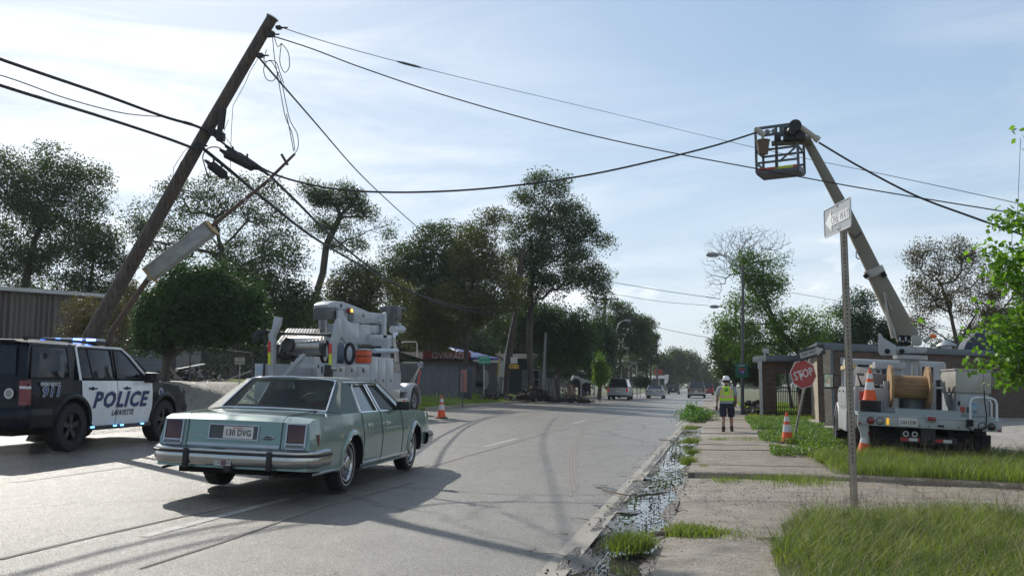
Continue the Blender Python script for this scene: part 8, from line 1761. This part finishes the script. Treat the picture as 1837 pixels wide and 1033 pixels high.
sheet('yard_bank', np.linspace(-44, -13, 40), np.linspace(32.5, 38.2, 14), lambda X, Y: gz(X, Y)+.02+.12*smooth(32.5, 34.5, Y)-.2*smooth(37, 38.2, Y)+.03*fbm(X, Y, 1, 3), BED)
tl = []
for (px, py, n, r, h) in ((1228, 950, 900, .16, .10), (1262, 950, 500, .14, .08), (1130, 978, 1300, .13, .16), (1240, 792, 600, .20, .16), (1290, 790, 500, .22, .12), (1236, 830, 500, .12, .18), (1242, 812, 400, .12, .15), (1265, 745, 900, .5, .22), (1238, 768, 400, .2, .18), (1262, 838, 200, .08, .10), (1385, 852, 900, .5, .08), (1300, 858, 300, .25, .06), (1440, 860, 700, .5, .12), (1350, 790, 500, .5, .12), (1150, 972, 500, .1, .12), (1310, 952, 200, .2, .05)):
    p = at(px, py, z=.06); rng = np.random.default_rng(px); tl.append((p.x+rng.normal(0, r*.6, n), p.y+rng.normal(0, r*.9, n), h))
for k, (X, Y, h) in enumerate(tl): blades('grass_tuft', 'tufts of grass growing from the joints and edges of the pavement', X, Y, .03+0*X, h, .008, GRS, .7, 40+k)
# leaf litter and twigs in the gutter
LIT = [mat('litter_green', (.07, .13, .03), .5, isl=.4, transl=.2), mat('litter_brown', (.09, .055, .03), .7, isl=.4)]
for k, (nm, lab, n, m_, sz) in enumerate((('green_leaf_litter', 'torn green leaves floating and lying along the gutter', 1300, LIT[0], .042), ('brown_leaf_litter', 'brown leaves and bark bits washed along the gutter', 1700, LIT[1], .034))):
    rng = np.random.default_rng(60+k); Y = rng.uniform(5.5, 30, n*2); X = -.88+rng.normal(0, .20, n*2); dens = smooth(-.12, .25, fbm(X*2, Y*.7, .9, 12+k)); q = (rng.uniform(0, 1, n*2) < dens); X, Y = X[q], Y[q]; Z = np.maximum(gut(X, Y), -.004)+.012
    V, F = leaves(np.stack([X, Y, Z], -1), sz, rng, .55, .9); tag(np_mesh(nm, V, F, m_), lab, 'leaves', kind='stuff')
rng = np.random.default_rng(64); n = 6500; Y = rng.uniform(8.2, 15.1, n); X = rng.uniform(-.5, 4.5, n); q = rng.uniform(0, 1, n) < smooth(.0, .4, fbm(X, Y, .7, 21))*.8+.25*(X < .3); X, Y = X[q], Y[q]; V, F = leaves(np.stack([X, Y, .045+0*X], -1), .022, rng, .4, 1); tag(np_mesh('apron_litter', V, F, LIT[1]), 'bits of bark and leaf scattered over the concrete apron', 'leaves', kind='stuff')
rn = random.Random(9); tw = MB()
for k in range(260):
    y = rn.uniform(6, 26); x = -.85+rn.gauss(0, .32); a = rn.uniform(0, 3.14); L_ = rn.uniform(.05, .28); z = max(float(gut(np.array(x), np.array(y))), 0)+.015; tw.tube([(x, y, z), (x+L_*.5*math.cos(a), y+L_*.5*math.sin(a), z+rn.uniform(0, .03)), (x+L_*math.cos(a+.3), y+L_*math.sin(a+.3), z)], [.004, .003, .0015], 4)
tag(tw.build('twig_litter', mat('twig_brown', (.10, .07, .045), .85), smooth=60), 'small twigs washed up along the gutter', 'twigs', kind='stuff')
for lab, pts, r in (('long thin branch lying from the road into the gutter', [(1080, 876), (1100, 884), (1125, 888), (1148, 889)], .012), ('pale bare stick across the gutter edge, farther up', [(1183, 788), (1205, 790), (1222, 793), (1240, 789), (1247, 775)], .016), ('thin stick at the gutter edge in the foreground', [(1088, 906), (1098, 912), (1118, 914)], .007), ('short thick broken branch on the slab edge in the foreground', [(1166, 958), (1185, 958), (1205, 955)], .028)):
    P = [at(x, y, z=.04) for x, y in pts]; b = MB(); b.tube([p-P[0]+Vector((0, 0, .01*(i % 2))) for i, p in enumerate(P)], [r, r*.9, r*.7, r*.5, r*.4][:len(P)], 7); o = b.build('fallen_branch', mat('bark_grey', (.22, .17, .12), .85, c2=(.12, .09, .06), scale=12), smooth=60); o.location = P[0]; tag(o, lab, 'branch', 'fallen branches by the gutter')
# heap of broken green branches at the kerb
rng = np.random.default_rng(77); c = at(1250, 752, z=.1); C = np.concatenate([np.array(c)+rng.normal(size=(2600, 3))*np.array([.30, .7, .14])+np.array([0, 0, .16]), np.array(c)+rng.normal(size=(600, 3))*np.array([.12, .25, .12])+np.array([-.2, .3, .42])]); C[:, 2] = np.abs(C[:, 2]-.05)+.05
V, F = leaves(C, .10, rng, .5); br_ = thing('branch_heap', 'heap of broken leafy branches lying at the kerb left of the worker', 'branches', (0, 0, 0)); np_mesh('foliage', V, F, mat('heap_leaf', (.10, .20, .035), .35, c2=(.06, .12, .03), transl=.3, isl=.4), br_)
b = MB()
for k in range(9): a = rng.uniform(0, 6.28); b.tube([Vector(c), Vector(c)+Vector((.4*math.cos(a), .7*math.sin(a), .15)), Vector(c)+Vector((.7*math.cos(a), 1.2*math.sin(a), .08))], [.02, .012, .005], 5)
b.build('broken_limbs', BARK, br_)
# standing water in the gutter
WAT = bpy.data.materials.new('puddle_water'); WAT.use_nodes = True; wb = WAT.node_tree.nodes['Principled BSDF']; wb.inputs['Base Color'].default_value = (.05, .05, .045, 1); wb.inputs['Roughness'].default_value = .03; wb.inputs['Specular IOR Level'].default_value = .9; wb.inputs['IOR'].default_value = 1.6
wn_ = WAT.node_tree.nodes.new('ShaderNodeTexNoise'); wn_.inputs['Scale'].default_value = 25; wbp = WAT.node_tree.nodes.new('ShaderNodeBump'); wbp.inputs['Distance'].default_value = .0006; WAT.node_tree.links.new(wn_.outputs[0], wbp.inputs['Height']); WAT.node_tree.links.new(wbp.outputs[0], wb.inputs['Normal'])
sheet('gutter_water', np.linspace(-1.22, -.54, 4), np.linspace(5, 27, 20), lambda X, Y: -.012+0*X, WAT)
# ---------------------------------------------------------------- the air: thin even haze over the whole place
hz = bpy.data.materials.new('haze_air'); hz.use_nodes = True; hn, hl = hz.node_tree.nodes, hz.node_tree.links; hn.clear()
ho = hn.new('ShaderNodeOutputMaterial'); hv = hn.new('ShaderNodeVolumePrincipled'); hv.inputs['Color'].default_value = (.80, .88, 1, 1); hv.inputs['Density'].default_value = .00024; hv.inputs['Anisotropy'].default_value = .35
hl.new(hv.outputs[0], ho.inputs['Volume'])
b = MB(); b.bbox((-900, -310, -1.6), (900, 1600, 60)); tag(b.build('haze', hz), kind='stuff')
